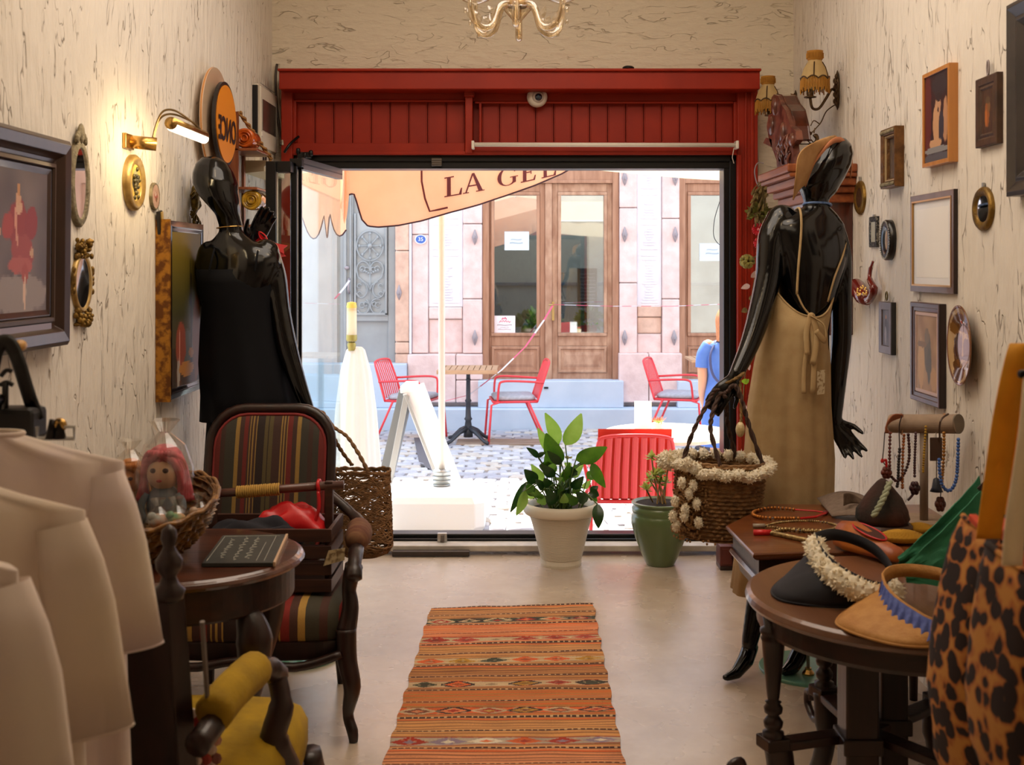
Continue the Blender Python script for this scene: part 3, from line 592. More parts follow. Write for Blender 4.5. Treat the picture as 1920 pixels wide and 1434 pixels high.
MB().grid(70, 8, lambda u, v: onv(lerp(x0v, x1v, u), lerp(topz(lerp(x0v, x1v, u)), bot(lerp(x0v, x1v, u)), v))).build('front_flap', M_canvas, t, smooth=True)
MB().tube([onv(p, bot(p), .003) for p in [655 + i * 437 / 90 for i in range(91)]], .0055, 5).build('flap_binding', mat('dark_binding', (58, 24, 34), .8), t)
# corner folds and side flap running back from the near corner
MB().grid(30, 6, lambda u, v: A + AB * u * .95 + Vector((-.03 * math.sin(u * 12), 0, lerp(2.10, 1.80 - .16 * abs(math.sin(u * PI * 4.5 + .9)), v)))).build('side_flap', M_canvas, t, smooth=True)
MB().tube([A + AB * u * .95 + Vector((-.03 * math.sin(u * 12), 0, 1.80 - .16 * abs(math.sin(u * PI * 4.5 + .9)))) for u in [i / 40 for i in range(41)]], .005, 5).build('flap_binding', MATS['dark_binding'], t)
MB().grid(10, 6, lambda u, v: (lambda p: onv(p, lerp(topz(p), interp([(636, 380), (649, 424), (655, 365)], p), v), .012 * math.sin(u * 9)))(lerp(638, 655, u))).build('corner_fold', M_canvas, t, smooth=True)
def letter(polys, x, y, w, h, sl):
    mb = MB()
    for pl in polys: mb.prism(pl, lambda u, v, d: onv(x + u * w, y - v * h - u * w * sl, d), .004, .006)
    return mb.build('printed_letter', M_plum, t)
Lp = [[(.12, .02), (.30, .02), (.30, .98), (.12, .98)], [(0, .94), (.45, .94), (.45, 1), (0, 1)], [(0, 0), (.78, 0), (.78, .06), (0, .06)], [(.66, .0), (.80, .0), (.84, .34), (.78, .34)]]
Ap = [[(.10, .03), (.17, .03), (.50, 1), (.43, 1)], [(.43, 1), (.53, 1), (.92, .03), (.72, .03)], [(.24, .32), (.70, .32), (.67, .39), (.27, .39)], [(0, 0), (.27, 0), (.27, .05), (0, .05)], [(.6, 0), (1, 0), (1, .05), (.6, .05)]]
Gp = []
for i in range(14):
    a0, a1 = R(48 + i * 270 / 14), R(48 + (i + 1) * 270 / 14); th = lambda a: .06 + .13 * abs(math.cos(a)) ** 1.5
    Gp.append([(.5 + .5 * math.cos(a0), .5 + .5 * math.sin(a0)), (.5 + .5 * math.cos(a1), .5 + .5 * math.sin(a1)), (.5 + (.5 - th(a1)) * math.cos(a1), .5 + (.5 - th(a1) * .6) * math.sin(a1)), (.5 + (.5 - th(a0)) * math.cos(a0), .5 + (.5 - th(a0) * .6) * math.sin(a0))])
Gp += [[(.74, .08), (.90, .14), (.90, .45), (.74, .45)], [(.62, .42), (1, .42), (1, .47), (.62, .47)], [(.80, .72), (.86, .72), (.86, .98), (.82, .98)]]
Ep = [[(.12, .02), (.32, .02), (.32, .98), (.12, .98)], [(0, 0), (.8, 0), (.8, .06), (0, .06)], [(0, .94), (.78, .94), (.78, 1), (0, 1)], [(.3, .47), (.6, .47), (.6, .53), (.3, .53)], [(.68, 0), (.8, 0), (.86, .28), (.8, .28)], [(.66, 1), (.78, 1), (.8, .74), (.75, .74)], [(.56, .38), (.61, .38), (.61, .62), (.56, .62)]]
letter(Lp, 833, 370, 38, 37, .17); letter(Ap, 866, 364, 42, 36, .17); letter(Gp, 933, 352, 38, 34, .2); letter(Ep, 976, 343, 32, 34, .22); letter(Lp, 1014, 335, 34, 34, .24)
MB().tube([onv(p, q_, .004) for p, q_ in ((790, 300), (791, 340), (798, 372), (807, 396), (822, 393), (839, 389))], .006, 4, flat=.4).build('printed_bracket', M_plum, t)
MB().tube([(-.60, 8.42, SZ + .25), (-.60, 8.42, 2.9)], .024, 12).build('pole', M_white, t, smooth=True)
MB().lathe([(.06, .27), (.06, .37), (.066, .375), (.066, .39), (.04, .40)], (-.60, 8.42, SZ), 16).build('pole_socket', mat('ribbed_grey_metal', (168, 172, 170), .4, .6), t, smooth=True)
for z in (.29, .32, .35): MB().lathe([(.061, -.004), (.068, 0), (.061, .004)], (-.60, 8.42, SZ + z), 16, caps=False).build('socket_ring', MATS['ribbed_grey_metal'], t, smooth=True)
bp_ = MB(); bp_.loft([[(-.64 + sx * (.36 * k) , 8.42 + sy * .32 * k, SZ + z) for sx, sy in ((-1, -.8), (-.8, -1), (.8, -1), (1, -.8), (1, .8), (.8, 1), (-.8, 1), (-1, .8))] for k, z in ((.92, .0), (1, .04), (1, .21), (.94, .26), (.4, .28))]); bp_.build('base', mat('white_plastic_base', (252, 251, 247), .5), t, smooth=False, bevel=.01)
# awning: valance in view, unseen top sheet added to keep sun off the floor
t = thing('shop_awning', 'cream canvas awning fixed to the shop front above the glass doors', 'awning', (0, 6.4, 2.35))
M_aw = mat('cream_canvas', (246, 228, 196), .8, trans=.5)
MB().grid(20, 6, lambda u, v: (lerp(-2.0, 1.75, u), lerp(6.38, 7.12, v), lerp(2.62, 2.24, v) - .02 * math.sin(PI * v))).build('canopy', M_aw, t, smooth=True)
MB().grid(30, 4, lambda u, v: (lerp(-.2, 1.75, u), 7.12 + .006 * math.sin(u * 30), lerp(2.24, interp([(0, 2.10), (.35, 2.03), (.6, 1.985), (.8, 1.965), (1, 1.97)], u), v))).build('valance', M_aw, t, smooth=True)
MB().tube([(-2.0, 7.12, 2.24), (1.75, 7.12, 2.24)], .012, 8).build('front_bar', M_white, t)
for x in (-1.9, 1.7): MB().tube([(x, 6.36, 2.1), (x, 7.1, 2.22)], .012, 8).build('arm', M_white, t)
# ---- A-board
t = thing('a_board_stand', 'folding metal A-board seen edge-on behind the white pole', 'A-board', (-.78, 8.9, SZ))
def plank(a, b_, w, th, m, name, parent):
    a, b_ = Vector(a), Vector(b_); d = (b_ - a).normalized(); s = Vector((0, 1, 0)) * w / 2; n_ = d.cross(Vector((0, 1, 0))).normalized() * th / 2
    vs = [p + i * s + j * n_ for p in (a, b_) for i in (-1, 1) for j in (-1, 1)]
    return MB().add(vs, [(0, 1, 3, 2), (4, 6, 7, 5), (0, 2, 6, 4), (1, 5, 7, 3), (0, 4, 5, 1), (2, 3, 7, 6)]).build(name, m, parent, bevel=.004)
M_gal = mat('galvanised', (176, 176, 172), .4, .7); M_bwh = mat('board_white', (242, 240, 238), .6)
topv = P(768, 728, 9.0)
plank((topv.x - .02, 9.05, topv.z), P(722, 905, 9.2).to_tuple(), .40, .09, mat('grey_ribbed_board', (120, 122, 120), .5), 'side_panel', t)
plank((topv.x - .0, 8.78, topv.z - .03), (P(722, 925, 8.9).x, 8.78, SZ), .03, .045, M_gal, 'edge_profile', t)
plank((topv.x + .03, 9.0, topv.z), (P(858, 915, 9.1).x, 9.1, SZ + .02), .42, .13, M_bwh, 'side_panel', t)
plank((topv.x - .01, 8.77, topv.z - .02), (P(845, 905, 8.8).x, 8.79, SZ), .02, .02, M_gal, 'edge_profile', t)
MB().cbox(topv + Vector((0, 0, .01)), .10, .42, .05).build('hinge_cap', M_bwh, t, bevel=.006)
# ---- white draped stand and lantern
t = thing('draped_stand', 'tall stand under a bright white cloth outside the glass leaf', 'stand', (-1.09, 7.72, SZ))
fold = lambda th, z: 1 + .10 * math.cos(7 * th) * (1.1 - z) + .05 * math.cos(13 * th)
MB().lathe([(.17, 0), (.165, .3), (.15, .6), (.13, .9), (.10, 1.15), (.06, 1.30), (.04, 1.32)], (-1.12, 7.75, SZ), 60, wob=fold).build('cloth', mat('sunlit_white_cloth', (246, 244, 240), .8, trans=.4), t, smooth=True)
MB().lathe([(.022, 1.30), (.03, 1.34), (.02, 1.36)], (-1.14, 7.70, SZ), 12).build('cap', mat('mottled_brass', (170, 160, 90), .5, .4), t, smooth=True)
t = thing('table_lantern', 'pale yellow cylinder lantern on top of the white draped stand', 'lantern', (-1.14, 7.7, SZ + 1.36))
MB().lathe([(.03, 0), (.034, .01), (.033, .22), (.028, .24), (.024, .24)], (0, 0, 0), 16).build('glass_body', mat('frosted_glass', (250, 244, 226), .4, trans=.5), t, world=False, smooth=True)
MB().lathe([(.031, 0), (.034, .03), (.03, .055), (.01, .06)], (0, 0, .2), 14).build('yellow_lid', mat('yellow_lid', (244, 220, 110), .5), t, world=False, smooth=True)
MB().lathe([(.03, 0), (.036, .01), (.036, .04), (.03, .05)], (0, 0, 0), 14).build('metal_foot', MATS['mottled_brass'], t, world=False, smooth=True)
# ---- barrier tape
M_tape = mat('tape_white', (240, 232, 238), .5); M_taper = mat('tape_pink', (226, 90, 120), .5)
def tape(pts, label):
    t = thing('barrier_tape', label, 'tape', pts[0], group='striped barrier tape across the street')
    L_ = [Vector(p) for p in pts]
    for i in range(len(L_) - 1):
        a, b_ = L_[i], L_[i + 1]; n_ = max(1, int((b_ - a).length / .16))
        for k in range(n_):
            p, q_ = lerp(a, b_, k / n_), lerp(a, b_, (k + 1) / n_); MB().tube([p, q_], .012, 4, flat=.25).build('tape_stripe', M_tape if (k + i) % 2 else M_taper, t)
tape([P(1037, 571, 13.5), P(1150, 574, 12.9), P(1260, 574, 12.0), P(1362, 570, 10.8)], 'red and white tape running level from the door handle to the right')
tape([P(1036, 573, 13.5), P(1020, 600, 13.3), P(985, 650, 13.0), P(940, 694, 12.7), P(880, 740, 12.4), P(834, 752, 12.2)], 'red and white tape sloping down from the door handle past the café table')
tape([P(628, 560, 12.6), P(645, 540, 12.9), P(655, 526, 13.2)], 'short pink tape end tied near the grey door handle')
# ---- cable hanging at the right of the opening
tag(MB().tube(spl([P(1359, 330, 6.6), P(1350, 375, 6.6), P(1340, 410, 6.6), P(1338, 440, 6.6), P(1345, 455, 6.6), P(1356, 462, 6.6)], 6), .0022, 5).build('hanging_cable', M_alu), 'thin black cable looping down outside the right door jamb', 'cable')
# ================================================================= BODIES
def hand(mb, w, d, n, s=1.0, curl=.5, spread=.16, thumb=1, curls=None):
    # w wrist, d direction towards the fingers, n palm normal; fingers bend towards n
    w = Vector(w); d = Vector(d).normalized(); n = Vector(n); n = (n - d * n.dot(d)).normalized(); a = d.cross(n).normalized() * thumb
    L_ = .085 * s
    rings = []
    for t, hw, ht in ((0, .023, .020), (.25, .028, .017), (.6, .038, .015), (.95, .040, .012), (1.05, .034, .009)):
        c = w + d * L_ * t; rings.append([c + a * math.cos(th) * hw * s + n * math.sin(th) * ht * s for th in [2 * PI * i / 12 for i in range(12)]])
    mb.loft(rings)
    for i, (off, ln, r_) in enumerate(((.028, .074, .0102), (.0095, .082, .0106), (-.0095, .076, .0102), (-.027, .060, .0094))):
        c = curls[i] if curls else curl * (1 + .15 * i)
        p = w + d * L_ * .9 + a * off * s; dd = (d + a * (off / .03) * spread).normalized(); pts = [p - dd * .02, p]; ang = 0
        for k, f in enumerate((.46, .31, .23)):
            ang += c * (.6 if k == 0 else .9); q = dd * math.cos(ang) + n * math.sin(ang); p = p + q * ln * s * f; pts.append(p)
        mb.tube(pts, [r_ * s * k for k in (1.15, 1.1, .98, .88, .62)], 8)
    p = w + d * L_ * .22 + a * .026 * s; q = (d * .75 + a * .75 + n * .25).normalized(); p2 = p + q * .034 * s; q2 = (d * .95 + a * .3 + n * .35).normalized(); p3 = p2 + q2 * .028 * s; p4 = p3 + (q2 + n * .2).normalized() * .022 * s
    mb.tube([p - q * .018, p, p2, p3, p4], [v * s for v in (.014, .0135, .0105, .0095, .0065)], 8)
def ering(c, rx, ry, rz=0, n=20, tilt=(0, 0)):
    out = []
    for i in range(n):
        th = 2 * PI * i / n; x = rx * math.cos(th); y = ry * math.sin(th); X_ = x * math.cos(rz) - y * math.sin(rz); Y_ = x * math.sin(rz) + y * math.cos(rz)
        out.append(Vector((c[0] + X_, c[1] + Y_, c[2] + X_ * tilt[0] + Y_ * tilt[1])))
    return out
def torso(mb, secs):
    cs = spl([c for c, *_ in secs], 4); ps = spl([Vector((rx, ry, rz)) for c, rx, ry, rz in secs], 4)
    mb.loft([ering(c, p[0], p[1], p[2], 28) for c, p in zip(cs, ps)])
def limb(mb, pts, rad, n=16): mb.ell(pts[0], rad[0] * 1.03, n=16, m=10); mb.tube(spl(pts, 5), [interp([(i / (len(rad) - 1), r_) for i, r_ in enumerate(rad)], k / (5 * (len(pts) - 1))) for k in range(5 * (len(pts) - 1) + 1)], n)
M_black = mat('gloss_black', (6, 6, 8), .14, spec=.4, coat=.15)
# ================================================================= LEFT HALF OF THE SHOP
M_dwood = wood('dark_mahogany', (44, 18, 11), (24, 10, 7), .38, 'z', .1)
M_dwoodx = wood('dark_mahogany_x', (52, 23, 14), (30, 13, 8), .36, 'x', .12)
M_twood = wood('table_top_wood', (92, 50, 32), (56, 26, 16), .16, 'x', .7, 2.5)
M_gold = mat('old_gold', (150, 116, 50), .42, .65, c2=(104, 78, 34), scale=30, bump=.3, bscale=120)
M_goldb = mat('bright_gold', (206, 176, 112), .38, .5, c2=(168, 134, 74), scale=20, bump=.1)
M_silverg = mat('antique_grey_gold', (160, 148, 118), .55, .3, c2=(112, 100, 74), scale=40, bump=.4, bscale=150)
M_mirror = mat('mirror_glass', (236, 238, 240), .03, 1)
M_brass = mat('brass', (190, 150, 84), .25, .9)
M_art = painted('painted_art', .45, .15); M_paint = painted('painted_matte', .75); M_fab = painted('painted_fabric', .9)
def WX(side, h): return XL + h if side == 'L' else XR - h
def nestframe(side, cy, cz, hw, hh, prof, oval=False, n=40, lean=0, orn=0, seed=0):
    # prof: (inset, height) steps from the outer wall edge to the inner edge
    mb = MB(); rings = []
    for k, (i, h) in enumerate(prof):
        r_ = []
        if oval:
            for j in range(n):
                th = 2 * PI * j / n; e = 1 + (orn * nz(math.cos(th) * 6 + seed, math.sin(th) * 6, k) if 0 < k < len(prof) - 1 else 0)
                r_.append((WX(side, h), cy + (hw - i) * math.cos(th) * e, cz + (hh - i) * math.sin(th) * e))
        else:
            for sy, sz in ((-1, -1), (1, -1), (1, 1), (-1, 1)): r_.append((WX(side, h), cy + sy * (hw - i), cz + sz * (hh - i)))
        rings.append([Vector(p) + (Vector(((1 if side == 'L' else -1) * lean * (p[2] - cz + hh), 0, 0))) for p in r_])
    mb.loft(rings, caps=False); return mb
def artgrid(side, cy, cz, hw, hh, h, fn, nu=44, nv=60, oval=False, lean=0):
    s = 1 if side == 'L' else -1; mb = MB()
    def pos(u, v):
        a, b_ = (u - .5) * 2, (v - .5) * 2
        if oval:
            r_ = max(abs(a), abs(b_)); l = math.hypot(a, b_) or 1; a, b_ = a / l * r_, b_ / l * r_
        z = cz + b_ * hh; return (WX(side, h) + s * lean * (z - cz + hh), cy + s * a * hw, z)
    mb.grid(nu, nv, pos, fn); return mb
def blobs(bgfn, sh):   # little painter: background + soft shapes (cx, cy, rx, ry, colour[, angle])
    def f(u, v):
        c = bgfn(u, v)
        for s_ in sh:
            a = R(s_[5]) if len(s_) > 5 else 0; x, y = u - s_[0], v - s_[1]; x, y = x * math.cos(a) + y * math.sin(a), -x * math.sin(a) + y * math.cos(a)
            d = (x / s_[2]) ** 2 + (y / s_[3]) ** 2 + .35 * nz(u * 14, v * 14, s_[0] * 9); c = mixc(c, s_[4], (1.15 - d) * 4)
        return c
    return f
def nbg(a, b_, k=4, vert=0): return lambda u, v: mixc(a, b_, .5 + .9 * nz(u * k, v * k, 1.7) + vert * (v - .5))
def frame_thing(name, label, cat, side, y0, y1, z0, z1, prof, mats, art=None, oval=False, lean=0, artm=None, orn=0, nu=44, nv=60, group=None):
    cy, cz, hw, hh = (y0 + y1) / 2, (z0 + z1) / 2, (y1 - y0) / 2, (z1 - z0) / 2
    t = thing(name, label, cat, (WX(side, 0), cy, z0), group=group)
    fr = nestframe(side, cy, cz, hw, hh, prof, oval, lean=lean, orn=orn, seed=cy).build('frame', mats, t, smooth=oval, bevel=0 if oval else .0015); fix_normals(fr)
    i, h = prof[-1]
    if art: artgrid(side, cy, cz, hw - i + .001, hh - i + .001, h + .001 if len(prof) > 1 else h, art, nu, nv, oval, lean).build('picture', artm or M_art, t)
    elif artm: artgrid(side, cy, cz, hw - i + .001, hh - i + .001, h + .001, lambda u, v: (255, 255, 255), 12, 12, oval, lean).build('mirror_glass' if artm is M_mirror else 'sheet', artm, t)
    return t, cy, cz, hw, hh
# 1 ballerina painting
M_frd = mat('dark_umber_frame', (44, 26, 20), .3, c2=(62, 36, 26), scale=20, stretch=(1, 1, .2), coat=.4)
bal = blobs(nbg((120, 104, 102), (84, 72, 76), 3, .2), [(.5, .12, .5, .14, (150, 136, 132)), (.47, .62, .16, .17, (150, 44, 44)), (.30, .60, .10, .09, (168, 60, 56), 30), (.70, .63, .11, .12, (146, 40, 44), -20), (.56, .42, .20, .12, (160, 62, 58)), (.52, .33, .22, .06, (178, 84, 76)), (.60, .27, .06, .07, (170, 70, 60)), (.48, .73, .06, .05, (214, 168, 140)), (.47, .80, .045, .045, (208, 158, 126)), (.48, .86, .03, .04, (196, 140, 90)), (.12, .56, .06, .04, (206, 160, 136)), (.72, .42, .03, .04, (205, 160, 130)), (.60, .14, .025, .12, (222, 186, 164)), (.44, .60, .02, .14, (214, 150, 130), 10)])
t, *_ = frame_thing('ballerina_painting', 'large dark-framed painting of a dancer in a red dress', 'painting', 'L', 2.70, 3.235, 1.235, 1.795, [(0, 0), (0, .045), (.012, .055), (.04, .05), (.055, .03), (.075, .022), (.085, .03), (.1, .024)], M_frd, bal, lean=.01)
nestframe('L', 2.9675, 1.515, .205, .212, [(0, .02), (0, .034), (.010, .036), (.012, .028)], lean=.01).build('inner_slip', mat('warm_grey_slip', (96, 78, 70), .4), t)
MB().box(XL + .036, XL + .038, 2.79, 3.14, 1.262, 1.30).build('pale_mount_strip', mat('lilac_grey', (150, 142, 160), .5), t)
# 2, 3 small mirrors
t, cy, cz, hw, hh = frame_thing('oval_mirror', 'oval mirror in a grey-gold carved frame right of the dancer painting', 'mirror', 'L', 3.345, 3.492, 1.565, 1.82, [(0, 0), (0, .008), (.006, .014), (.014, .012), (.020, .015), (.026, .011), (.028, .009)], M_silverg, None, True, artm=M_mirror, orn=.03)
mb = MB(); 
for k in range(9): a = PI * k / 8; mb.ell((XL + .012, cy + .032 * math.cos(a), cz + hh - .004 + .022 * math.sin(a)), .007, .011, .011, 8, 5)
mb.ell((XL + .012, cy, cz + hh + .018), .009, .02, .03, 10, 6); mb.build('crest', M_silverg, t, smooth=True)
t, cy, cz, hw, hh = frame_thing('ornate_mirror', 'narrow oval mirror with leafy gilt crest top and bottom', 'mirror', 'L', 3.37, 3.51, 1.315, 1.49, [(0, 0), (0, .008), (.006, .014), (.013, .012), (.016, .008)], M_goldb, None, True, artm=M_mirror)
rr = random.Random(2)
for zz, sgn in ((cz + hh, 1), (cz - hh, -1)):
    mb = MB()
    for k in range(42): mb.ell((XL + rr.uniform(.006, .018), cy + rr.uniform(-.052, .052), zz + sgn * rr.uniform(-.012, .038) * (1)), rr.uniform(.006, .012), rr.uniform(.005, .010), rr.uniform(.005, .011), 6, 4)
    mb.build('leafy_crest', M_gold, t, smooth=True)
mb = MB()
for k in range(16):
    s = 1 if k % 2 else -1; mb.ell((XL + .010, cy + s * (hw + .002), cz + rr.uniform(-.03, .04)), .007, .008, .010, 6, 4)
mb.build('side_leaves', M_gold, t, smooth=True)
# 4 picture light
t = thing('picture_light', 'brass picture light with a bent arm and glowing tube', 'wall lamp', (XL, 3.86, 1.83))
MB().box(XL, XL + .012, 3.80, 3.885, 1.835, 1.885).build('wall_plate', M_brass, t, bevel=.003)
MB().tube([(XL + .0, 3.86, 1.862), (XL + .085, 3.885, 1.855)], .022, 16).build('canopy_barrel', M_brass, t, smooth=True)
for dz_ in (0, .012):
    MB().tube(spl([(XL + .07, 3.89 + dz_, 1.875), (XL + .085, 3.89 + dz_, 1.93), (XL + .11, 3.88 + dz_, 1.965 - dz_), (XL + .15, 3.88 + dz_, 1.965 - dz_), (XL + .20, 3.9 + dz_, 1.93), (XL + .212, 3.93 + dz_, 1.912)], 6), .0035, 6).build('arm', mat('dull_brass', (120, 100, 70), .35, .8), t, smooth=True)
MB().tube([(XL + .20, 3.66, 1.898), (XL + .20, 4.03, 1.898)], .020, 14).build('lamp_hood', M_brass, t, smooth=True)
MB().tube([(XL + .203, 3.664, 1.889), (XL + .203, 4.026, 1.889)], .017, 14).build('glowing_tube', emit('tube_glow', (255, 240, 214), 2.5), t, smooth=True)
light('picture_light_glow', 'AREA', (XL + .19, 3.86, 1.872), 1.3, (1, .74, .38), dir=(-1, 0, -.45), shape='RECTANGLE', size=.34, size_y=.03)
# 5 round gold frame with grapes
grape = blobs(lambda u, v: mixc((226, 196, 96), (170, 130, 50), abs(u - .6) + .4 * nz(u * 5, v * 5)), [(.45, .5, .26, .3, (60, 56, 28)), (.55, .75, .2, .12, (170, 168, 120)), (.4, .4, .12, .12, (36, 34, 22)), (.52, .28, .1, .1, (44, 40, 24)), (.6, .55, .1, .1, (120, 120, 60))])
t, cy, cz, hw, hh = frame_thing('round_grape_plaque', 'round cream and gold frame holding a dark grape relief', 'plaque', 'L', 3.80, 3.98, 1.635, 1.822, [(0, 0), (0, .014), (.008, .022), (.017, .024), (.022, .018), (.030, .019), (.034, .013)], M_goldb, grape, True)
mb = MB(); 
for k in range(26): mb.ell((XL + .014, cy + rr.gauss(0, .016), cz + rr.gauss(-.006, .024)), .008, .008, .008, 7, 5)
mb.build('grape_relief', mat('dark_grapes', (58, 54, 30), .4, c2=(110, 96, 44), scale=40), t, smooth=True)
# 6 small pink medallion, 7 tag
fl = blobs(nbg((206, 172, 150), (190, 150, 130), 5), [(.5, .5, .22, .22, (170, 96, 86)), (.45, .6, .1, .1, (228, 206, 190)), (.6, .35, .12, .1, (126, 96, 60))])
t, cy, cz, hw, hh = frame_thing('flower_medallion', 'small round floral medallion below right of the grape plaque', 'plaque', 'L', 4.07, 4.16, 1.648, 1.745, [(0, 0), (0, .008), (.004, .012), (.008, .010)], M_silverg, fl, True, nu=20, nv=20)
MB().tube(spl([(XL + .006, 4.145, 1.74), (XL + .014, 4.155, 1.765), (XL + .012, 4.165, 1.785)], 4), .0018, 5).build('hook', M_gal, t)
t = thing('hanging_bookmark', 'narrow black and gold tag hanging slanted above the ship painting', 'tag', (XL, 4.14, 1.55))
MB().cbox((XL + .014, 4.15, 1.60), .012, .035, .095, rx=12).build('black_body', mat('satin_black', (24, 20, 18), .4), t, bevel=.002)
MB().cbox((XL + .022, 4.155, 1.60), .004, .020, .09, rx=12).build('gold_face', mat('soft_gold', (206, 172, 96), .4, .3), t)
MB().tube([(XL + .012, 4.14, 1.645), (XL + .008, 4.135, 1.68)], .0015, 5).build('loop', M_gal, t)
# 8 ship / tower painting with gold edge
ship = blobs(lambda u, v: mixc(mixc((84, 58, 24), (66, 66, 40), v * 2), (138, 116, 32), (v - .45) * 2) if v > .25 else mixc((96, 52, 24), (52, 40, 24), .5 + nz(u * 6, v * 6)), [(.85, .3, .14, .3, (120, 62, 24)), (.5, .24, .2, .12, (92, 96, 96)), (.66, .45, .03, .30, (46, 40, 34)), (.62, .68, .015, .16, (44, 38, 28)), (.64, .56, .05, .05, (44, 40, 36)), (.30, .26, .13, .13, (176, 84, 50)), (.30, .26, .16, .16, (150, 70, 44), 0), (.26, .22, .02, .14, (222, 160, 140)), (.22, .08, .05, .1, (170, 160, 150)), (.5, .10, .25, .05, (196, 130, 50)), (.66, .2, .09, .03, (180, 120, 60))])
t, cy, cz, hw, hh = frame_thing('ship_painting', 'deep black-framed painting of a tower and boat with a gilded left edge', 'painting', 'L', 4.152, 4.60, .975, 1.615, [(0, 0), (0, .044), (.022, .050), (.026, .047), (.036, .045), (.04, .042)], mat('black_lacquer', (20, 14, 14), .2, coat=.6), ship)
MB().box(XL + .001, XL + .052, 4.140, 4.153, .972, 1.618).build('gilded_edge', mat('mottled_gilt', (182, 124, 40), .4, .45, c2=(110, 64, 20), scale=34, lo=.42, hi=.58), t)
# 9 carved mask
t = thing('carved_wall_ornament', 'small dark bronze filigree ornament left of the black mannequin head', 'ornament', (XL, 4.57, 1.62))
mb = MB(); cz = 1.715
mb.ell((XL + .02, 4.57, cz), .018, .022, .06, 10, 8)
for k in range(16):
    a = k * .8; mb.tube(spl([(XL + .016, 4.57, cz + .07 - k * .009), (XL + .03, 4.57 + .04 * math.cos(a), cz + .06 - k * .010), (XL + .02, 4.57 + .052 * math.cos(a + .5), cz + .045 - k * .010), (XL + .012, 4.57 + .03 * math.cos(a + 1), cz + .03 - k * .008)], 4), .0045, 5)
mb.ell((XL + .016, 4.57, cz - .088), .008, .010, .018, 8, 5); mb.ell((XL + .016, 4.57, cz + .082), .008, .012, .012, 8, 5); mb.build('filigree', mat('bronze_dark', (66, 52, 22), .4, .7, c2=(120, 98, 40), scale=40), t, smooth=True)
# 10 round sign
t = thing('round_shop_sign', 'round clear acrylic sign with orange disc and mirrored lettering', 'sign', (XL, 4.81, 1.83))
rotx = Matrix.Rotation(R(90), 4, 'Y'); cs_ = Vector((XL + .03, 4.81, 2.045))
MB().lathe([(.001, 0), (.219, 0), (.219, .012), (.001, .012)], cs_, 64, rotx).build('outer_disc', mat('peach_acrylic', (226, 198, 168), .18, coat=.5, trans=.2), t)
MB().lathe([(.2185, .002), (.221, .006), (.2185, .010)], cs_, 64, rotx, caps=False).build('disc_edge', mat('amber_edge', (204, 140, 80), .2), t, smooth=True)
MB().lathe([(.001, 0), (.172, 0), (.172, .014), (.001, .014)], cs_ + Vector((.034, .005, -.01)), 56, rotx).build('black_rim', mat('sign_black', (30, 24, 22), .4), t)
MB().lathe([(.001, 0), (.158, 0), (.158, .004), (.001, .004)], cs_ + Vector((.048, .005, -.01)), 56, rotx).build('orange_face', mat('sign_orange', (226, 136, 24), .45), t)
text('ONCE', .135, lambda u, v, w: cs_ + Vector((.053 + w, .005 + u * .75, -.04 + v)), m=MATS['sign_black'], name='mirrored_lettering', parent=t, flip=True, bold=.022)
for a in (0, 120, 240): MB().lathe([(.006, 0), (.006, .03)], cs_ + Vector((-.03, .1 * math.cos(R(a)), .1 * math.sin(R(a)))), 8, rotx).build('standoff', M_gal, t)
# 11 hanging wooden bottle rack
M_orw = wood('orange_wood', (150, 84, 46), (118, 60, 30), .35, 'z', .3)
t = thing('bottle_rack', 'brown wooden wall rack with rope holding coloured bottles', 'rack', (XL, 5.3, 1.5))
MB().box(XL, XL + .048, 5.14, 5.155, 1.50, 2.13).build('side_board', M_orw, t)
mb = MB(); yz = [(5.155, 2.16), (5.17, 2.17), (5.42, 2.02), (5.42, 1.5), (5.155, 1.5)]
MB().box(XL, XL + .012, 5.15, 5.18, 1.5, 2.15).build('back_rail', M_orw, t, bevel=.002); MB().box(XL, XL + .012, 5.40, 5.43, 1.5, 2.02).build('back_rail', M_orw, t, bevel=.002)

for z_ in (1.97, 1.80, 1.635): MB().box(XL, XL + .13, 5.14, 5.44, z_ - .012, z_).build('shelf', M_orw, t, bevel=.003)
rope = mat('jute_rope', (176, 128, 66), .8, c2=(140, 96, 44), scale=60, bump=.3)
for (a, b_) in (((.05, 5.15, 2.13), (.135, 5.40, 1.95)), ((.135, 5.40, 1.95), (.13, 5.42, 1.78)), ((.13, 5.42, 1.78), (.13, 5.42, 1.52))):
    q0, q1 = Vector((XL + a[0], a[1], a[2])), Vector((XL + b_[0], b_[1], b_[2])); n_ = 30
    for ph in (0, PI): MB().tube([lerp(q0, q1, i / n_) + Vector((.006 * math.cos(i * .8 + ph), 0, .006 * math.sin(i * .8 + ph))) for i in range(n_ + 1)], .0055, 6).build('rope_strand', rope, t, smooth=True)
MB().box(XL, XL + .11, 5.16, 5.42, 1.18, 1.20).build('shelf', mat('red_brown_edge', (110, 40, 26), .4), t)
def bottle(label, c, colr, coln):
    t = thing('wine_bottle', label, 'bottle', c); m = mat(coln, colr, .12, coat=.6, c2=tuple(int(v * .75) for v in colr), scale=30)
    Mx = Matrix.Rotation(R(-90), 4, 'X')   # lies along +Y, its base towards the viewer
    MB().lathe([(.020, .012), (.030, .004), (.036, .0), (.042, .004), (.044, .02), (.044, .14), (.04, .155), (.016, .19), (.015, .23)], (0, 0, 0), 28, Mx).build('bottle_body', m, t, world=False, smooth=True)
    for r0 in (.014, .026): MB().lathe([(r0 - .003, .008), (r0, -.001), (r0 + .003, .008)], (0, 0, 0), 24, Mx, caps=False).build('base_ring', m, t, world=False, smooth=True)
bottle('orange glass bottle base on the upper shelf of the rope rack', (-1.245, 5.16, 2.015), (226, 104, 30), 'orange_bottle')
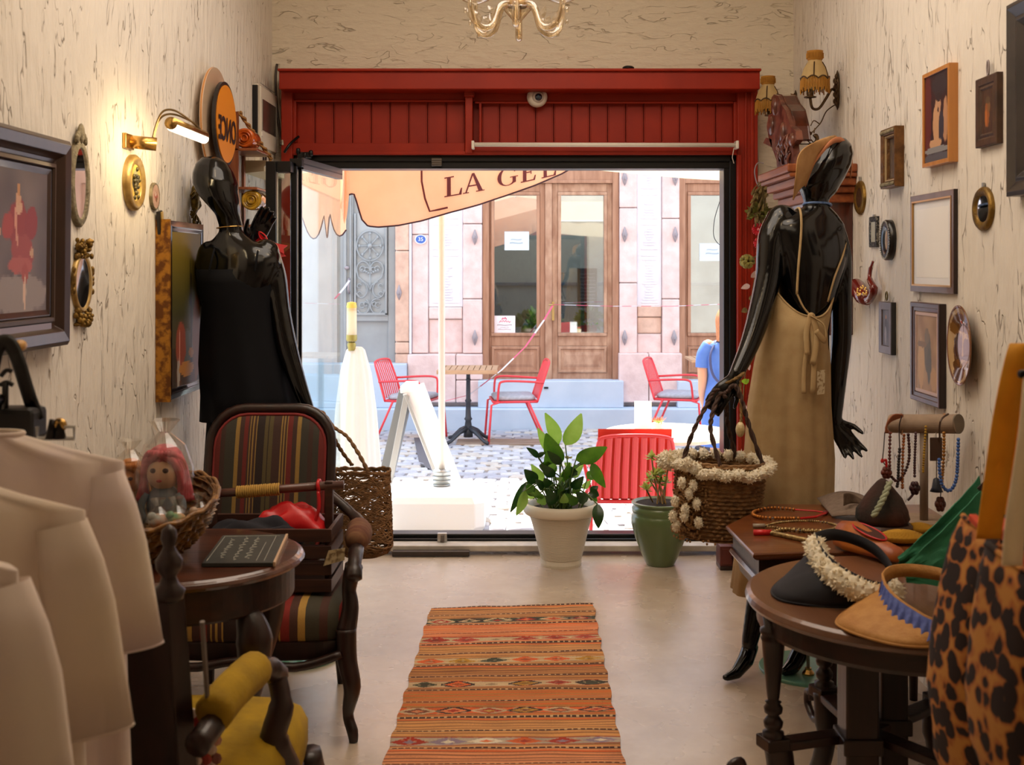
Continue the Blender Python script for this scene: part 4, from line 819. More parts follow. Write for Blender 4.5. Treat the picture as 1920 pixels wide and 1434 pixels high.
bottle('yellow glass bottle base on the lower shelf of the rope rack', (-1.215, 5.16, 1.845 - .0), (214, 166, 40), 'yellow_bottle')
bpy.data.objects['wine_bottle.001'].location = P(470, 375, 5.16) - Vector((0, 0, 0))
bpy.data.objects['wine_bottle'].location = P(457, 258, 5.16)
# small box behind mannequin on wall
t = thing('wooden_wall_box', 'small brown wooden box on the left wall behind the dark mannequin', 'box', (XL + .03, 4.9, 1.2)); MB().box(XL, XL + .07, 4.85, 5.0, 1.19, 1.285).build('body', M_dwoodx, t, bevel=.004); MB().box(XL, XL + .075, 4.845, 5.005, 1.285, 1.295).build('lid', M_dwood, t, bevel=.002)
# 12 electric meter cabinet, cables
t = thing('electric_meter_box', 'white electric meter cabinet with dark window in the back left corner', 'meter box', (XL, 5.7, 1.98))
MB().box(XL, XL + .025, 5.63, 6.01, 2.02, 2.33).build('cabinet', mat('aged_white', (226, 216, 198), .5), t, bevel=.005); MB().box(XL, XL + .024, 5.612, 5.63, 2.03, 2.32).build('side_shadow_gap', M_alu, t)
MB().box(XL + .025, XL + .036, 5.64, 6.00, 2.03, 2.32).build('door', MATS['aged_white'], t, bevel=.003); MB().box(XL + .035, XL + .039, 5.67, 5.96, 2.11, 2.26).build('window', mat('smoked_window', (70, 60, 54), .2, c2=(90, 82, 74), scale=8), t)
MB().box(XL + .036, XL + .042, 5.645, 5.66, 2.08, 2.10).build('latch', M_white, t); MB().tube([(XL + .03, 5.65, 2.335), (XL + .03, 5.98, 2.335)], .002, 4).build('hinge_pin', M_gal, t)
MB().box(XL, XL + .025, 5.66, 5.98, 1.955, 2.02).build('lower_box', MATS['aged_white'], t, bevel=.003)
for k in (0, 1): MB().box(XL + .025, XL + .028, 5.72 + k * .05, 5.75 + k * .05, 1.96, 2.015).build('vent_slot', M_alu, t)
t = thing('cable_trunk_ledge', 'cream wooden ledge sloping along the left wall under the meter box', 'ledge', (XL, 5.5, 1.9)); 
mb = MB(); prof = [(0, 0), (.10, 0), (.11, -.012), (.10, -.022), (.09, -.03), (.09, -.05), (0, -.06)]
mb.loft([[(XL + a, 5.46, 1.945 + b_) for a, b_ in prof], [(XL + a, 5.92, 1.945 + b_) for a, b_ in prof]]); fix_normals(mb.build('moulding', mat('cream_moulding', (212, 196, 160), .5), t))
t = thing('cable_bundle', 'grey cables clipped down the back left corner beside the red beam', 'cable', (px(6.02, 520), 6.04, 1.95))
for k, (c_, r_) in enumerate((((70, 58, 50), .006), ((190, 180, 160), .005))):
    MB().tube(spl([(px(6.0, 517 + 4 * k), 6.03, pz(6.0, 118)), (px(6.0, 515 + 4 * k), 6.02, pz(6.0, 145)), (px(6.0, 517 + 5 * k), 6.02, pz(6.0, 200)), (px(6.0, 523 + 4 * k), 6.01, pz(6.0, 240)), (px(5.9, 527 + 3 * k), 5.90, pz(6.0, 275))], 5), r_, 6).build('cable', mat('cable_%d' % k, c_, .5), t, smooth=True)
tag(MB().tube(spl([P(533, 286, 5.88), P(540, 275, 5.88), P(548, 266, 5.9), P(560, 256, 5.94)], 5), .007, 8).build('black_conduit', M_alu, smooth=True), 'short black cable bending into the red panel above the left leaf', 'cable')
# ================================================================= LEFT MANNEQUIN
def left_mannequin():
    t = thing('shop_mannequin', 'glossy black mannequin seen from behind in a short black dress by the left wall', 'mannequin', (-.93, 4.45, 0))
    mb = MB(); Y = 4.45
    H = P(408, 350, Y)
    rings = []
    for (x, y, rx, ry) in ((404, 294, .012, .012), (403, 300, .046, .048), (403, 315, .070, .078), (404, 335, .084, .098), (405, 355, .086, .10), (412, 375, .078, .093), (421, 393, .062, .076), (429, 408, .05, .056), (433, 422, .045, .048), (434, 435, .046, .048), (433, 448, .055, .055)):
        c = P(x, y, Y); rings.append(ering(c, rx, ry, 0, 20, (-.25 if y < 410 else 0, 0)))
    mb.loft(rings)
    torso(mb, [(P(433, 436, Y), .047, .045, 0), (P(437, 452, Y), .085, .06, -.1), (P(442, 466, Y), .145, .075, -.15), (P(447, 490, Y), .165, .09, -.15), (P(448, 520, Y), .155, .10, -.15), (P(448, 560, Y), .13, .095, -.15), (P(450, 610, Y), .115, .085, -.1), (P(455, 660, Y), .135, .10, 0), (P(465, 720, Y), .165, .12, 0), (P(472, 775, Y), .165, .12, 0), (P(474, 800, Y), .13, .10, 0)])
    limb(mb, [P(498, 474, Y), P(514, 520, Y), P(524, 580, Y - .02), P(538, 650, Y - .04), P(560, 720, Y - .06), P(578, 768, Y - .07)], [.052, .047, .040, .040, .031, .023])
    hand(mb, P(578, 768, Y - .07), (.15, -.1, -1), (-1, .2, 0), 1, .35, thumb=1)
    limb(mb, [P(396, 476, Y), P(386, 520, Y + .08), P(405, 580, Y + .17)], [.05, .046, .038]); limb(mb, [P(405, 580, Y + .17), P(440, 520, Y + .23), P(472, 462, Y + .25)], [.038, .034, .023])
    hand(mb, P(473, 460, Y + .25), (.42, .0, .9), (.5, -.8, 0), 1.1, .2, .06, thumb=-1)
    for s, kx in ((-1, 452), (1, 492)):
        hx = P(kx, 800, Y); kn = Vector((hx.x + .03, Y - .06, .50)); an = Vector((hx.x + (.10 if s > 0 else .05), Y - .02 + .02 * s, .10))
        limb(mb, [hx, lerp(hx, kn, .5), kn, lerp(kn, an, .4) + Vector((0, .03, 0)), an], [.085, .072, .052, .048, .028])
        mb.tube([an + Vector((0, .03, -.01)), an + Vector((0, -.03, -.045)), an + Vector((.01, -.10, -.085)), an + Vector((.012, -.15, -.09))], [.026, .026, .022, .012], 10)
    b_ = mb.build('body', M_black, t, remesh=.0055)
    # dress
    d = MB(); secs = [(P(447, 505, Y), .158, .095), (P(447, 530, Y), .155, .102), (P(449, 570, Y), .140, .10), (P(451, 620, Y), .150, .10), (P(458, 680, Y), .168, .115), (P(468, 740, Y), .178, .125), (P(474, 782, Y), .19, .14)]
    rings = []
    for k, (c, rx, ry) in enumerate(secs):
        f = max(0, k - 2) * .012; rings.append([Vector((c.x + rx * math.cos(th) * (1 + f * math.cos(9 * th)), c.y + ry * math.sin(th) * (1 + f * math.cos(9 * th)), c.z + (.012 * math.sin(3 * th) if k == 6 else 0))) for th in [2 * PI * i / 54 for i in range(54)]])
    d.loft(rings, caps=False); dr_ = d.build('black_dress', mat('black_satin', (7, 8, 16), .75, c2=(4, 5, 10), scale=4, spec=.2), t, smooth=True, solid=.004)
    sl = MB(); rings = []
    for k in range(6):
        z = lerp(P(0, 775, Y).z, .10, k / 5); rings.append([Vector((-1.035 + .03 * k / 5 + (.165 + .012 * k) * math.cos(th) * (1 + .03 * math.cos(8 * th)), Y + (.12 + .01 * k) * math.sin(th) * (1 + .03 * math.cos(8 * th)), max(z, .55 - .0 * k) if False else lerp(P(0, 775, Y).z, .42, k / 5))) for th in [2 * PI * i / 48 for i in range(48)]])
    sl.loft(rings, caps=False); sl.build('underskirt', MATS['black_satin'], t, smooth=True, solid=.003)
    for x0, x1, y0 in ((392, 405, 470), (478, 486, 468)): MB().tube(spl([P(x0, 508, Y - .098), P((x0 + x1) / 2, 480, Y - .085), P(x1, y0 - 12, Y - .02), P(x1, y0, Y + .07)], 4), .004, 6).build('shoulder_strap', MATS['black_satin'], t)
    nk = MB(); nk.tube([P(431, 426, Y) + Vector((.049 * math.cos(a), .052 * math.sin(a), .004 * math.cos(a) - .0)) for a in [2 * PI * i / 24 for i in range(24)]], .0022, 5, closed=True); tag(nk.build('thin_necklace', M_brass), 'thin gold chain round the neck of the black-dressed mannequin', 'necklace')
    MB().lathe([(.001, 0), (.168, 0), (.17, .003), (.17, .009), (.168, .012), (.001, .012)], (-.86, 4.37, .002), 56).build('glass_base', mat('green_glass_base', (150, 214, 190), .08, coat=.5, trans=.5), t, smooth=False)
    MB().tube([(-.90, 4.45, .012), (-.95, 4.47, .40)], .006, 8).build('support_rod', M_gal, t)
    return t
left_mannequin()
t = thing('red_ribbon_bow', 'red satin ribbon tied at the raised hand of the left mannequin', 'ribbon', P(505, 460, 4.66)); q = P(503, 456, 4.64); M_rib = mat('red_satin', (196, 24, 30), .35)
mb = MB(); 
for a, l in ((-20, .075), (-48, .085), (150, .05)):
    d = Vector((math.cos(R(a)), 0, math.sin(R(a)))); s = Vector((-d.z, .3, d.x)) * .012; mb.add([q - s * .5, q + d * l * .6 - s * 1.1, q + d * l - s * 1.5, q + d * l * .86, q + d * l + s * 1.5, q + d * l * .6 + s * 1.1, q + s * .5], [(0, 1, 5, 6), (1, 2, 3), (1, 3, 5), (3, 4, 5)])
mb.build('ribbon_tails', M_rib, t, solid=.0015); MB().ell(q, .014, .012, .012, 10, 6).build('knot', M_rib, t, smooth=True)
MB().tube(spl([q, q + Vector((-.03, 0, .02)), q + Vector((-.035, 0, .045)), q + Vector((-.012, 0, .03)), q], 4), .008, 6, flat=.4).build('loop', M_rib, t)
# ================================================================= STRIPED ARMCHAIR
def stripes(name, lst, lo, hi, rough=.85, axis=0, bump=.15):
    m, nt, b, N, L = nodes(name); b.inputs['Roughness'].default_value = rough
    tc = N('ShaderNodeTexCoord'); sp = N('ShaderNodeSeparateXYZ'); L(tc.outputs['Object'], sp.inputs[0]); mr = N('ShaderNodeMapRange'); mr.inputs[1].default_value = lo; mr.inputs[2].default_value = hi; L(sp.outputs[axis], mr.inputs[0])
    r = N('ShaderNodeValToRGB'); r.color_ramp.interpolation = 'CONSTANT'; L(mr.outputs[0], r.inputs[0]); e = r.color_ramp.elements
    for i, (p, c) in enumerate(lst):
        if i < 2: e[i].position = p; e[i].color = C(c)
        else: q = e.new(p); q.color = C(c)
    n = N('ShaderNodeTexNoise'); n.inputs['Scale'].default_value = 260; L(tc.outputs['Object'], n.inputs['Vector']); mx = N('ShaderNodeMix'); mx.data_type = 'RGBA'; mx.blend_type = 'MULTIPLY'; mx.inputs[0].default_value = .5; L(r.outputs[0], mx.inputs[6]); L(n.outputs[0], mx.inputs[7])
    rm_ = N('ShaderNodeMapRange'); rm_.inputs[3].default_value = .7; rm_.inputs[4].default_value = 1.3; L(n.outputs[0], rm_.inputs[0]); L(rm_.outputs[0], mx.inputs[7])
    L(mx.outputs[2], b.inputs['Base Color']); bp = N('ShaderNodeBump'); bp.inputs['Strength'].default_value = bump; bp.inputs['Distance'].default_value = .003; L(n.outputs[0], bp.inputs['Height']); L(bp.outputs[0], b.inputs['Normal']); return m
br, rd, gr, gd_, dk, ol = (58, 35, 27), (100, 28, 22), (50, 46, 36), (138, 108, 52), (36, 22, 18), (80, 68, 38)
def sym(l): return l
SL = [(0, rd), (.07, br), (.11, gr), (.17, gr), (.20, gd_), (.235, br), (.275, rd), (.31, br), (.325, gd_), (.335, br), (.35, gd_), (.36, br), (.38, gd_), (.39, dk), (.455, ol), (.485, dk), (.495, ol), (.53, br), (.60, gd_), (.61, br), (.625, gd_), (.635, br), (.65, gd_), (.66, rd), (.70, br), (.74, gd_), (.775, gr), (.84, br), (.88, gr), (.93, rd), (.98, rd)]
t = thing('striped_armchair', 'mahogany armchair with vertical striped upholstery facing the room', 'armchair', (-.85, 3.85, 0))
off = -.85
M_str = stripes('striped_upholstery', SL, -1.10 - off, -.70 - off); M_strs = stripes('striped_seat_cloth', [(p, tuple(min(255, int(v * 1.35)) for v in c)) for p, c in SL], -1.17 - off, -.53 - off)
def rrect(cx, cz, hw, hh, rc, n=6):
    out = []
    for (sx, sz, a0) in ((1, -1, -90), (1, 1, 0), (-1, 1, 90), (-1, -1, 180)):
        for i in range(n + 1): a = R(a0 + 90 * i / n); out.append((cx + sx * (hw - rc) + rc * math.cos(a), cz + sz * (hh - rc) + rc * math.sin(a)))
    return out
lean = lambda z: 4.06 + (z - .4) * .22
o1 = rrect(-.90, .68, .213, .265, .12); MB().tube([(x, lean(z), z) for x, z in o1], .019, 10, closed=True).build('back_frame', M_dwood, t, smooth=True)
mb = MB(); c0 = (-.895, .68)
rings = []
for k, dy in ((1, 0), (.93, -.022), (.8, -.034), (.5, -.042), (.2, -.045)): rings.append([(c0[0] + (x - c0[0]) * k * .97, lean(c0[1] + (z - c0[1]) * k) + dy, c0[1] + (z - c0[1]) * k * .97) for x, z in o1])
mb.loft(rings); fix_normals(mb.build('backrest_upholstery', M_str, t, smooth=True))
MB().tube([(c0[0] + (x - c0[0]) * .91, lean(z) - .018, c0[1] + (z - c0[1]) * .93) for x, z in o1], .006, 6, closed=True).build('gimp_braid', mat('red_braid', (120, 32, 30), .8), t, smooth=True)
# seat: trapezoid cushion
def seatring(k, z, o=0): return [(-.875 + x * k, 3.83 + y * k, z) for x, y in ((-.21, .25), (-.26, .22), (-.305, -.16), (-.29, -.225), (-.24, -.245), (0, -.262), (.26, -.245), (.32, -.225), (.335, -.16), (.27, .22), (.22, .25))]
mb = MB(); mb.loft([seatring(.96, .30), seatring(1, .32), seatring(1.0, .375), seatring(.95, .405), seatring(.8, .42), seatring(.4, .428)]); fix_normals(mb.build('seat_cushion', M_strs, t, smooth=True))
mb = MB(); mb.loft([seatring(.98, .245), seatring(.99, .305)]); mb.build('seat_rail', M_dwood, t, bevel=.006)
mb = MB(); mb.tube(spl([(-1.15, 3.575, .27), (-1.02, 3.56, .235), (-.87, 3.555, .255), (-.70, 3.56, .235), (-.56, 3.575, .27)], 5), .018, 8, flat=.8); mb.build('shaped_apron', M_dwood, t, smooth=True)
for s, x in ((1, -.55), (-1, -1.145)):
    MB().tube(spl([(x, 3.60, .34), (x + s * .004, 3.592, .25), (x + s * .022, 3.575, .17), (x + s * .006, 3.60, .08), (x + s * .022, 3.585, .03), (x + s * .026, 3.58, 0)], 5), [lerp(a, b_, i / 5) for a, b_ in ((.032, .031), (.031, .027), (.027, .017), (.017, .018), (.018, .013)) for i in range(5)] + [.013], 10).build('front_leg', M_dwood, t, smooth=True)
    xb_ = -.65 if s > 0 else -1.09
    MB().tube([(xb_, 4.04, .40), (xb_, 4.06, .2), (xb_ + s * .01, 4.09, 0)], [.022, .019, .015], 8).build('rear_leg', M_dwood, t, smooth=True)
    ax = -.54 if s > 0 else -1.16
    MB().tube(spl([(-.68 if s > 0 else -1.11, 4.08, .66), (ax - s * .05, 4.02, .60), (ax - s * .005, 3.93, .565), (ax + s * .0, 3.78, .555), (ax + s * .01, 3.66, .548), (ax + s * .015, 3.60, .525), (ax + s * .018, 3.575, .495)], 5), [.017] * 6 + [.022] * 5 + [.024] * 10 + [.022] * 5 + [.026] * 4 + [.018], 10).build('arm_rail', M_dwood, t, smooth=True)
    MB().tube(spl([(ax - s * .02, 3.90, .582), (ax - s * .003, 3.85, .582), (ax, 3.78, .578), (ax, 3.72, .575)], 4), [.020, .034, .040, .040, .041, .042, .042, .042, .042, .040, .036, .030, .022], 14).build('arm_pad', mat('brown_stripe_pad', (120, 84, 54), .85, c2=(96, 52, 36), scale=12, stretch=(1, 6, 1)), t, smooth=True)
    MB().tube(spl([(ax + s * .012, 3.615, .53), (ax - s * .005, 3.63, .46), (x + s * .01, 3.62, .40), (x, 3.60, .33)], 5), [lerp(.022, .032, abs(i - 6) / 9) for i in range(16)], 10).build('arm_support', M_dwood, t, smooth=True)
# tote crate on the seat
M_crate = wood('crate_slat_wood', (74, 42, 30), (46, 24, 18), .5, 'x', .1)
t = thing('slatted_tote_crate', 'dark slatted wooden crate with a rope-wrapped bar handle on the striped armchair', 'crate', (-.85, 3.80, .425))
cx0, cx1, cy0, cy1 = -1.04, -.605, 3.66, 3.90
for k in range(4):
    z = .435 + k * .052
    MB().box(cx0, cx1, cy0, cy0 + .012, z, z + .040).build('slat', M_crate, t, bevel=.002); MB().box(cx0, cx1, cy1 - .012, cy1, z, z + .040).build('slat', M_crate, t, bevel=.002)
    MB().box(cx0, cx0 + .012, cy0 + .012, cy1 - .012, z, z + .040).build('slat', M_crate, t); MB().box(cx1 - .012, cx1, cy0 + .012, cy1 - .012, z, z + .040).build('slat', M_crate, t)
MB().box(cx0 + .012, cx1 - .012, cy0 + .012, cy1 - .012, .43, .438).build('bottom_board', M_crate, t)
for x in (cx0 + .02, cx1 - .04): MB().box(x, x + .026, 3.768, 3.792, .43, .76).build('handle_post', M_crate, t, bevel=.003)
MB().tube([(cx0 - .03, 3.78, .715), (cx1 + .02, 3.78, .748)], .014, 12).build('handle_bar', wood('bar_wood', (96, 52, 38), (66, 34, 24), .4, 'x'), t, smooth=True)
q0, q1 = Vector((-.93, 3.78, .7238)), Vector((-.79, 3.78, .7343))
MB().tube([lerp(q0, q1, i / 190) + Vector((0, .0175 * math.cos(i * .66), .0175 * math.sin(i * .66))) for i in range(191)], .0036, 5).build('rope_wrap', mat('yellow_rope', (178, 140, 66), .8), t, smooth=True)
for x in (-.665, -1.0): MB().tube([(x + .016 * math.sin(a * 2) * .1, 3.78 + .018 * math.cos(a), (.744 if x > -.8 else .718) + .018 * math.sin(a)) for a in [2 * PI * i / 14 for i in range(14)]], .006, 6, closed=True).build('red_tie', M_rib, t, smooth=True)
MB().tube(spl([(-.665, 3.765, .73), (-.66, 3.755, .68), (-.672, 3.75, .63), (-.655, 3.75, .60), (-.64, 3.755, .57)], 4), .006, 6).build('red_tie', M_rib, t, smooth=True)
tag(MB().add([P(606, 1061, 3.652), P(616, 1032, 3.652), P(647, 1027, 3.652), P(646, 1050, 3.652)], [(0, 1, 2, 3)]).build('price_card', mat('printed_cream_card', (196, 178, 140), .6, c2=(120, 96, 66), scale=60, lo=.45, hi=.6), solid=.0015), 'cream printed card leaning on the front of the slatted crate', 'card')
def cloth_heap(name, label, x0, x1, y0, y1, z0, h, m, seed, cat='cloth'):
    def f(u, v): e = (math.sin(PI * u) * math.sin(PI * v)) ** .5; return (lerp(x0, x1, u), lerp(y0, y1, v), z0 + h * e * (1 + .6 * nz(u * 4, v * 4, seed)))
    return tag(MB().grid(22, 16, f).build(name, m, smooth=True, solid=.004), label, cat)
cloth_heap('red_scarf', 'red scarf draped inside the slatted crate under its bar handle', -.87, -.64, 3.72, 3.84, .60, .085, M_rib, 4)
cloth_heap('dark_navy_cloth', 'dark navy cloth bundle filling the left of the slatted crate', -1.02, -.70, 3.68, 3.76, .58, .07, mat('navy_cloth', (22, 22, 34), .8), 9)
MB
# ================================================================= ROUND TABLE AND BASKET
t = thing('round_side_table', 'round dark mahogany table at left carrying a basket and a blackboard', 'table', (-.877, 3.03, 0))
MB().lathe([(.02, .682), (.285, .682), (.297, .687), (.303, .695), (.299, .703), (.292, .706), (.286, .710), (.02, .710)], (-.877, 3.03, 0), 72).build('table_top', M_twood, t, smooth=False, bevel=.001)
mb = MB(); prof = [(.27, .60), (.276, .605), (.276, .68)]
mb.lathe([(.235, .60), (.272, .60), (.276, .606), (.276, .683), (.235, .683)], (-.877, 3.03, 0), 64); mb.build('apron', M_dwoodx, t, smooth=False)
for a in (-38, 52, 142, 232):
    c, s = math.cos(R(a)), math.sin(R(a)); p = lambda r_, z: (-.877 + r_ * c, 3.03 + r_ * s, z)
    MB().tube(spl([p(.25, .60), p(.275, .54), p(.262, .44), p(.21, .30), p(.19, .20), p(.235, .08), p(.27, .0)], 5), [lerp(x, y, i / 5) for x, y in ((.03, .045), (.045, .036), (.036, .026), (.026, .02), (.02, .02), (.02, .022)) for i in range(5)] + [.022], 10).build('leg', M_dwood, t, smooth=True)
MB().lathe([(.001, .18), (.16, .18), (.165, .19), (.16, .20), (.001, .20)], (-.877, 3.03, 0), 40).build('lower_shelf', M_dwood, t)
# blackboard sign lying on the table
t = thing('blackboard_sign', 'small blackboard with chalk script lying flat on the round mahogany table', 'sign', (-.76, 2.95, .711))
cb = [Vector(((x - CX) * 1.4 / 0 if False else 0, 0, 0)) for x in ()]
def onT(x, y, z=.711): Y = (CH - z) * F / (y - HY); return Vector(((x - CX) * Y / F, Y, z))
q = [onT(378, 1063), onT(512, 1062), onT(536, 1008), onT(418, 1010)]
MB().loft([[v for v in q], [v + Vector((0, 0, .010)) for v in q]]).build('board', mat('blackboard', (58, 60, 56), .5, c2=(48, 50, 47), scale=10), t, bevel=.001)
MB().loft([[q[1] + Vector((0, 0, .0)), q[1] + Vector((.006, 0, .0)), q[2] + Vector((.006, 0, .0)), q[2]], [q[1] + Vector((0, 0, .011)), q[1] + Vector((.006, 0, .011)), q[2] + Vector((.006, 0, .011)), q[2] + Vector((0, 0, .011))]]).build('wooden_edge', mat('pale_ply', (190, 160, 130), .6), t)
def onB(u, v): return lerp(lerp(q[0], q[1], u), lerp(q[3], q[2], u), v) + Vector((0, 0, .0105))
M_chalk = mat('chalk_line', (170, 170, 160), .9)
for a, b_ in (((.05, .06), (.05, .94)), ((.05, .94), (.92, .94)), ((.86, .06), (.86, .94)), ((.75, .06), (.75, .7))): MB().tube([onB(*a), onB(*b_)], .0008, 4).build('chalk_border', M_chalk, t)
rr = random.Random(11)
for line, (u0, v0, v1) in enumerate(((.22, .15, .85), (.42, .08, .9), (.60, .12, .88))):
    pts = []; n_ = 26
    for i in range(n_ + 1): f_ = i / n_; pts.append(onB(u0 + .035 * math.sin(i * 1.9) + rr.uniform(-.02, .02), lerp(v0, v1, f_) + .012 * math.cos(i * 1.9)))
    MB().tube(pts, .0012, 4).build('chalk_script', M_chalk, t)
# woven helper -------------------------------------------------------------
def woven(prof, c, nth, amp, zrep, sx=1, sy=1, tilt=None, irregular=0, seed=0):
    """basket wall: prof (r, z) list densely sampled; weave pattern as real relief"""
    mb = MB(); rings = []; n = nth * 2
    zs = [z for _, z in prof]; z0, z1 = min(zs), max(zs); L_ = sum(math.hypot(a[0] - b_[0], a[1] - b_[1]) for a, b_ in zip(prof, prof[1:])); rows = int(L_ / zrep)
    def at(s):
        d = s * L_
        for a, b_ in zip(prof, prof[1:]):
            l = math.hypot(a[0] - b_[0], a[1] - b_[1])
            if d <= l or b_ is prof[-1]: return lerp(a[0], b_[0], d / l), lerp(a[1], b_[1], d / l)
            d -= l
    for i in range(rows * 2 + 1):
        r_, z = at(i / (rows * 2)); row = i // 2; ring = []
        for j in range(n):
            th = 2 * PI * j / n; w = amp * ((1 if (j // 1 + row) % 2 else -.2) if i % 2 else -.9); w += irregular * nz(math.cos(th) * 3, math.sin(th) * 3, z * 12 + seed)
            v = Vector(((r_ + w) * math.cos(th) * sx, (r_ + w) * math.sin(th) * sy, z)); ring.append((tilt @ v if tilt else v) + Vector(c))
        rings.append(ring)
    mb.loft(rings, caps=False); return mb
def torus_pts(r_, z, c, sx=1, sy=1, tilt=None, n=40, wav=0):
    out = []
    for i in range(n): th = 2 * PI * i / n; v = Vector((r_ * math.cos(th) * sx, r_ * math.sin(th) * sy, z + wav * math.sin(th * 3))); out.append((tilt @ v if tilt else v) + Vector(c))
    return out
M_wick = mat('golden_wicker', (150, 104, 44), .45, c2=(96, 60, 24), scale=50, bump=.2, bscale=200, coat=.2)
bc = Vector((-.975, 3.02, .722)); T_ = Matrix.Rotation(R(-3), 4, 'Y') @ Matrix.Rotation(R(13), 4, 'X')
t = thing('wicker_basket', 'golden wicker basket of wrapped dolls on the round mahogany table', 'basket', bc)
woven([(.075, .004), (.115, .01), (.155, .05), (.182, .10), (.190, .13)], bc, 30, .010, .019, tilt=T_).build('basket_wall', M_wick, t, smooth=False, solid=.003)
MB().lathe([(.001, .004), (.085, .004), (.085, .012), (.001, .012)], bc, 24).build('basket_base', M_wick, t)
for k in range(3): MB().tube([p + Vector((0, 0, .004 * math.sin(i * 1.2 + k * 2.1))) for i, p in enumerate(torus_pts(.188 + .004 * k, .128 + .004 * k, bc, tilt=T_, n=90))], .0055, 6, closed=True).build('plaited_rim', M_wick, t, smooth=True)
M_cello = glass('cellophane', (250, 248, 244), .10, .12)
def doll(label, c, hair, skin, body, s=1.0, kind=0):
    t = thing('toy_doll', label, 'doll', c); c = Vector(c)
    MB().ell(c + Vector((0, 0, .045 * s)), .034 * s, .028 * s, .045 * s, 14, 10).build('body', mat('doll_body_%d' % kind, body, .7), t, smooth=True)
    h = c + Vector((0, -.004, .115 * s)); MB().ell(h, .034 * s, .030 * s, .038 * s, 18, 12).build('head', mat('doll_skin_%d' % kind, skin, .6), t, smooth=True)
    hb = MB(); hb.ell(h + Vector((0, .010, .010 * s)), .040 * s, .034 * s, .042 * s, 16, 10)
    for sx in (-1, 1):
        for k in range(4): hb.tube(spl([h + Vector((sx * .012 * k * s * .5, -.026 * s, .038 * s)), h + Vector((sx * (.026 + .003 * k) * s, (-.020 + .006 * k) * s, .02 * s)), h + Vector((sx * (.036 + .002 * k) * s, (-.006 + .006 * k) * s, -.02 * s)), h + Vector((sx * (.034 + .006 * k) * s, (0 + .004 * k), -.062 * s))], 4), .008 * s, 6)
    hb.build('hair', mat('doll_hair_%d' % kind, hair, .6, c2=tuple(int(v * .8) for v in hair), scale=40), t, smooth=True)
    for sx in (-1, 1):
        MB().ell(h + Vector((sx * .012 * s, -.0275 * s, .004 * s)), .0065 * s, .003 * s, .005 * s, 10, 6).build('eye', mat('doll_eye', (70, 40, 50), .3), t, smooth=True)
        MB().tube(spl([c + Vector((sx * .03 * s, -.01, .07 * s)), c + Vector((sx * .042 * s, -.02, .045 * s)), c + Vector((sx * .03 * s, -.035, .02 * s))], 3), .008 * s, 6).build('arm', MATS['doll_body_%d' % kind], t, smooth=True)
    MB().ell(h + Vector((0, -.029 * s, -.016 * s)), .006 * s, .003 * s, .0028 * s, 8, 5).build('mouth', mat('doll_mouth', (176, 70, 70), .5), t, smooth=True)
    w = MB(); w.lathe([(.045 * s, 0), (.058 * s, .04 * s), (.056 * s, .12 * s), (.040 * s, .165 * s), (.012 * s, .19 * s), (.03 * s, .215 * s)], c, 22, wob=lambda th, z: 1 + .09 * nz(math.cos(th) * 4, math.sin(th) * 4, z * 30)); w.build('cellophane_wrap', M_cello, t, smooth=False)
    return t
doll('pink-haired doll wrapped in cellophane standing in the wicker basket', bc + Vector((.045, .0, .055)), (214, 96, 112), (232, 194, 166), (122, 132, 146), 1.3, 0)
doll('orange-haired doll wrapped in cellophane at the left of the wicker basket', bc + Vector((-.06, .05, .06)), (206, 126, 44), (220, 150, 96), (196, 184, 150), 1.0, 1)
doll('grey-blue doll lying low at the front left of the wicker basket', bc + Vector((-.04, -.08, .03)), (108, 128, 150), (150, 166, 180), (126, 150, 172), .8, 2)
for i, (dx, dy, cc, lab) in enumerate(((.10, -.08, (120, 170, 130), 'small green wrapped toy at the front of the wicker basket'), (.06, -.095, (176, 186, 190), 'small pale grey wrapped toy beside the green one in the basket'), (.145, -.03, (216, 186, 164), 'peach wrapped toy with a raised cellophane tip at the basket right'))):
    t = thing('wrapped_toy', lab, 'toy', bc + Vector((dx, dy, .075))); MB().ell(bc + Vector((dx, dy, .095)), .026, .022, .018, 12, 8).build('toy_body', mat('toy_%d' % i, cc, .6, c2=(220, 150, 110), scale=30), t, smooth=True); MB().ell(bc + Vector((dx - .012, dy - .012, .108)), .012, .01, .011, 10, 6).build('toy_head', mat('toyh_%d' % i, cc, .6), t, smooth=True)
    MB().lathe([(.03, -.02), (.036, 0), (.028, .02), (.008, .036), (.02, .055)], bc + Vector((dx, dy, .095)), 16, wob=lambda th, z: 1 + .15 * nz(math.cos(th) * 4, math.sin(th) * 4, z * 40)).build('cellophane_wrap', M_cello, t)
# ================================================================= STRAW NET BAG
M_straw = mat('brown_straw', (146, 108, 70), .8, c2=(108, 78, 48), scale=60)
bg_c = Vector((px(4.35, 679), 4.36, P(0, 1043, 4.35).z)); t = thing('open_mesh_straw_bag', 'openwork brown straw bag hanging from the left mannequin hand', 'bag', bg_c)
hgt = P(0, 885, 4.35).z - bg_c.z; rr = random.Random(8)
def bagr(z): return interp([(0, .06), (.04, .095), (.12, .112), (.5, .108), (1, .102)], z / hgt)
mb = MB()
for k in range(235):
    th = rr.uniform(0, 2 * PI); z = rr.uniform(0, hgt); d = rr.uniform(-1, 1); pts = []
    for i in range(14):
        pts.append(bg_c + Vector(((bagr(z) + rr.uniform(-.002, .002)) * math.cos(th), (bagr(z)) * .62 * math.sin(th), z))); th += .16 + rr.uniform(-.05, .1); z += d * .012 + rr.uniform(-.012, .012); z = max(.0, min(hgt, z)); d = max(-1.2, min(1.2, d + rr.uniform(-.5, .5)))
    mb.tube(pts, .003, 4)
mb.build('straw_netting', M_straw, t, kind='stuff')
mb = MB(); 
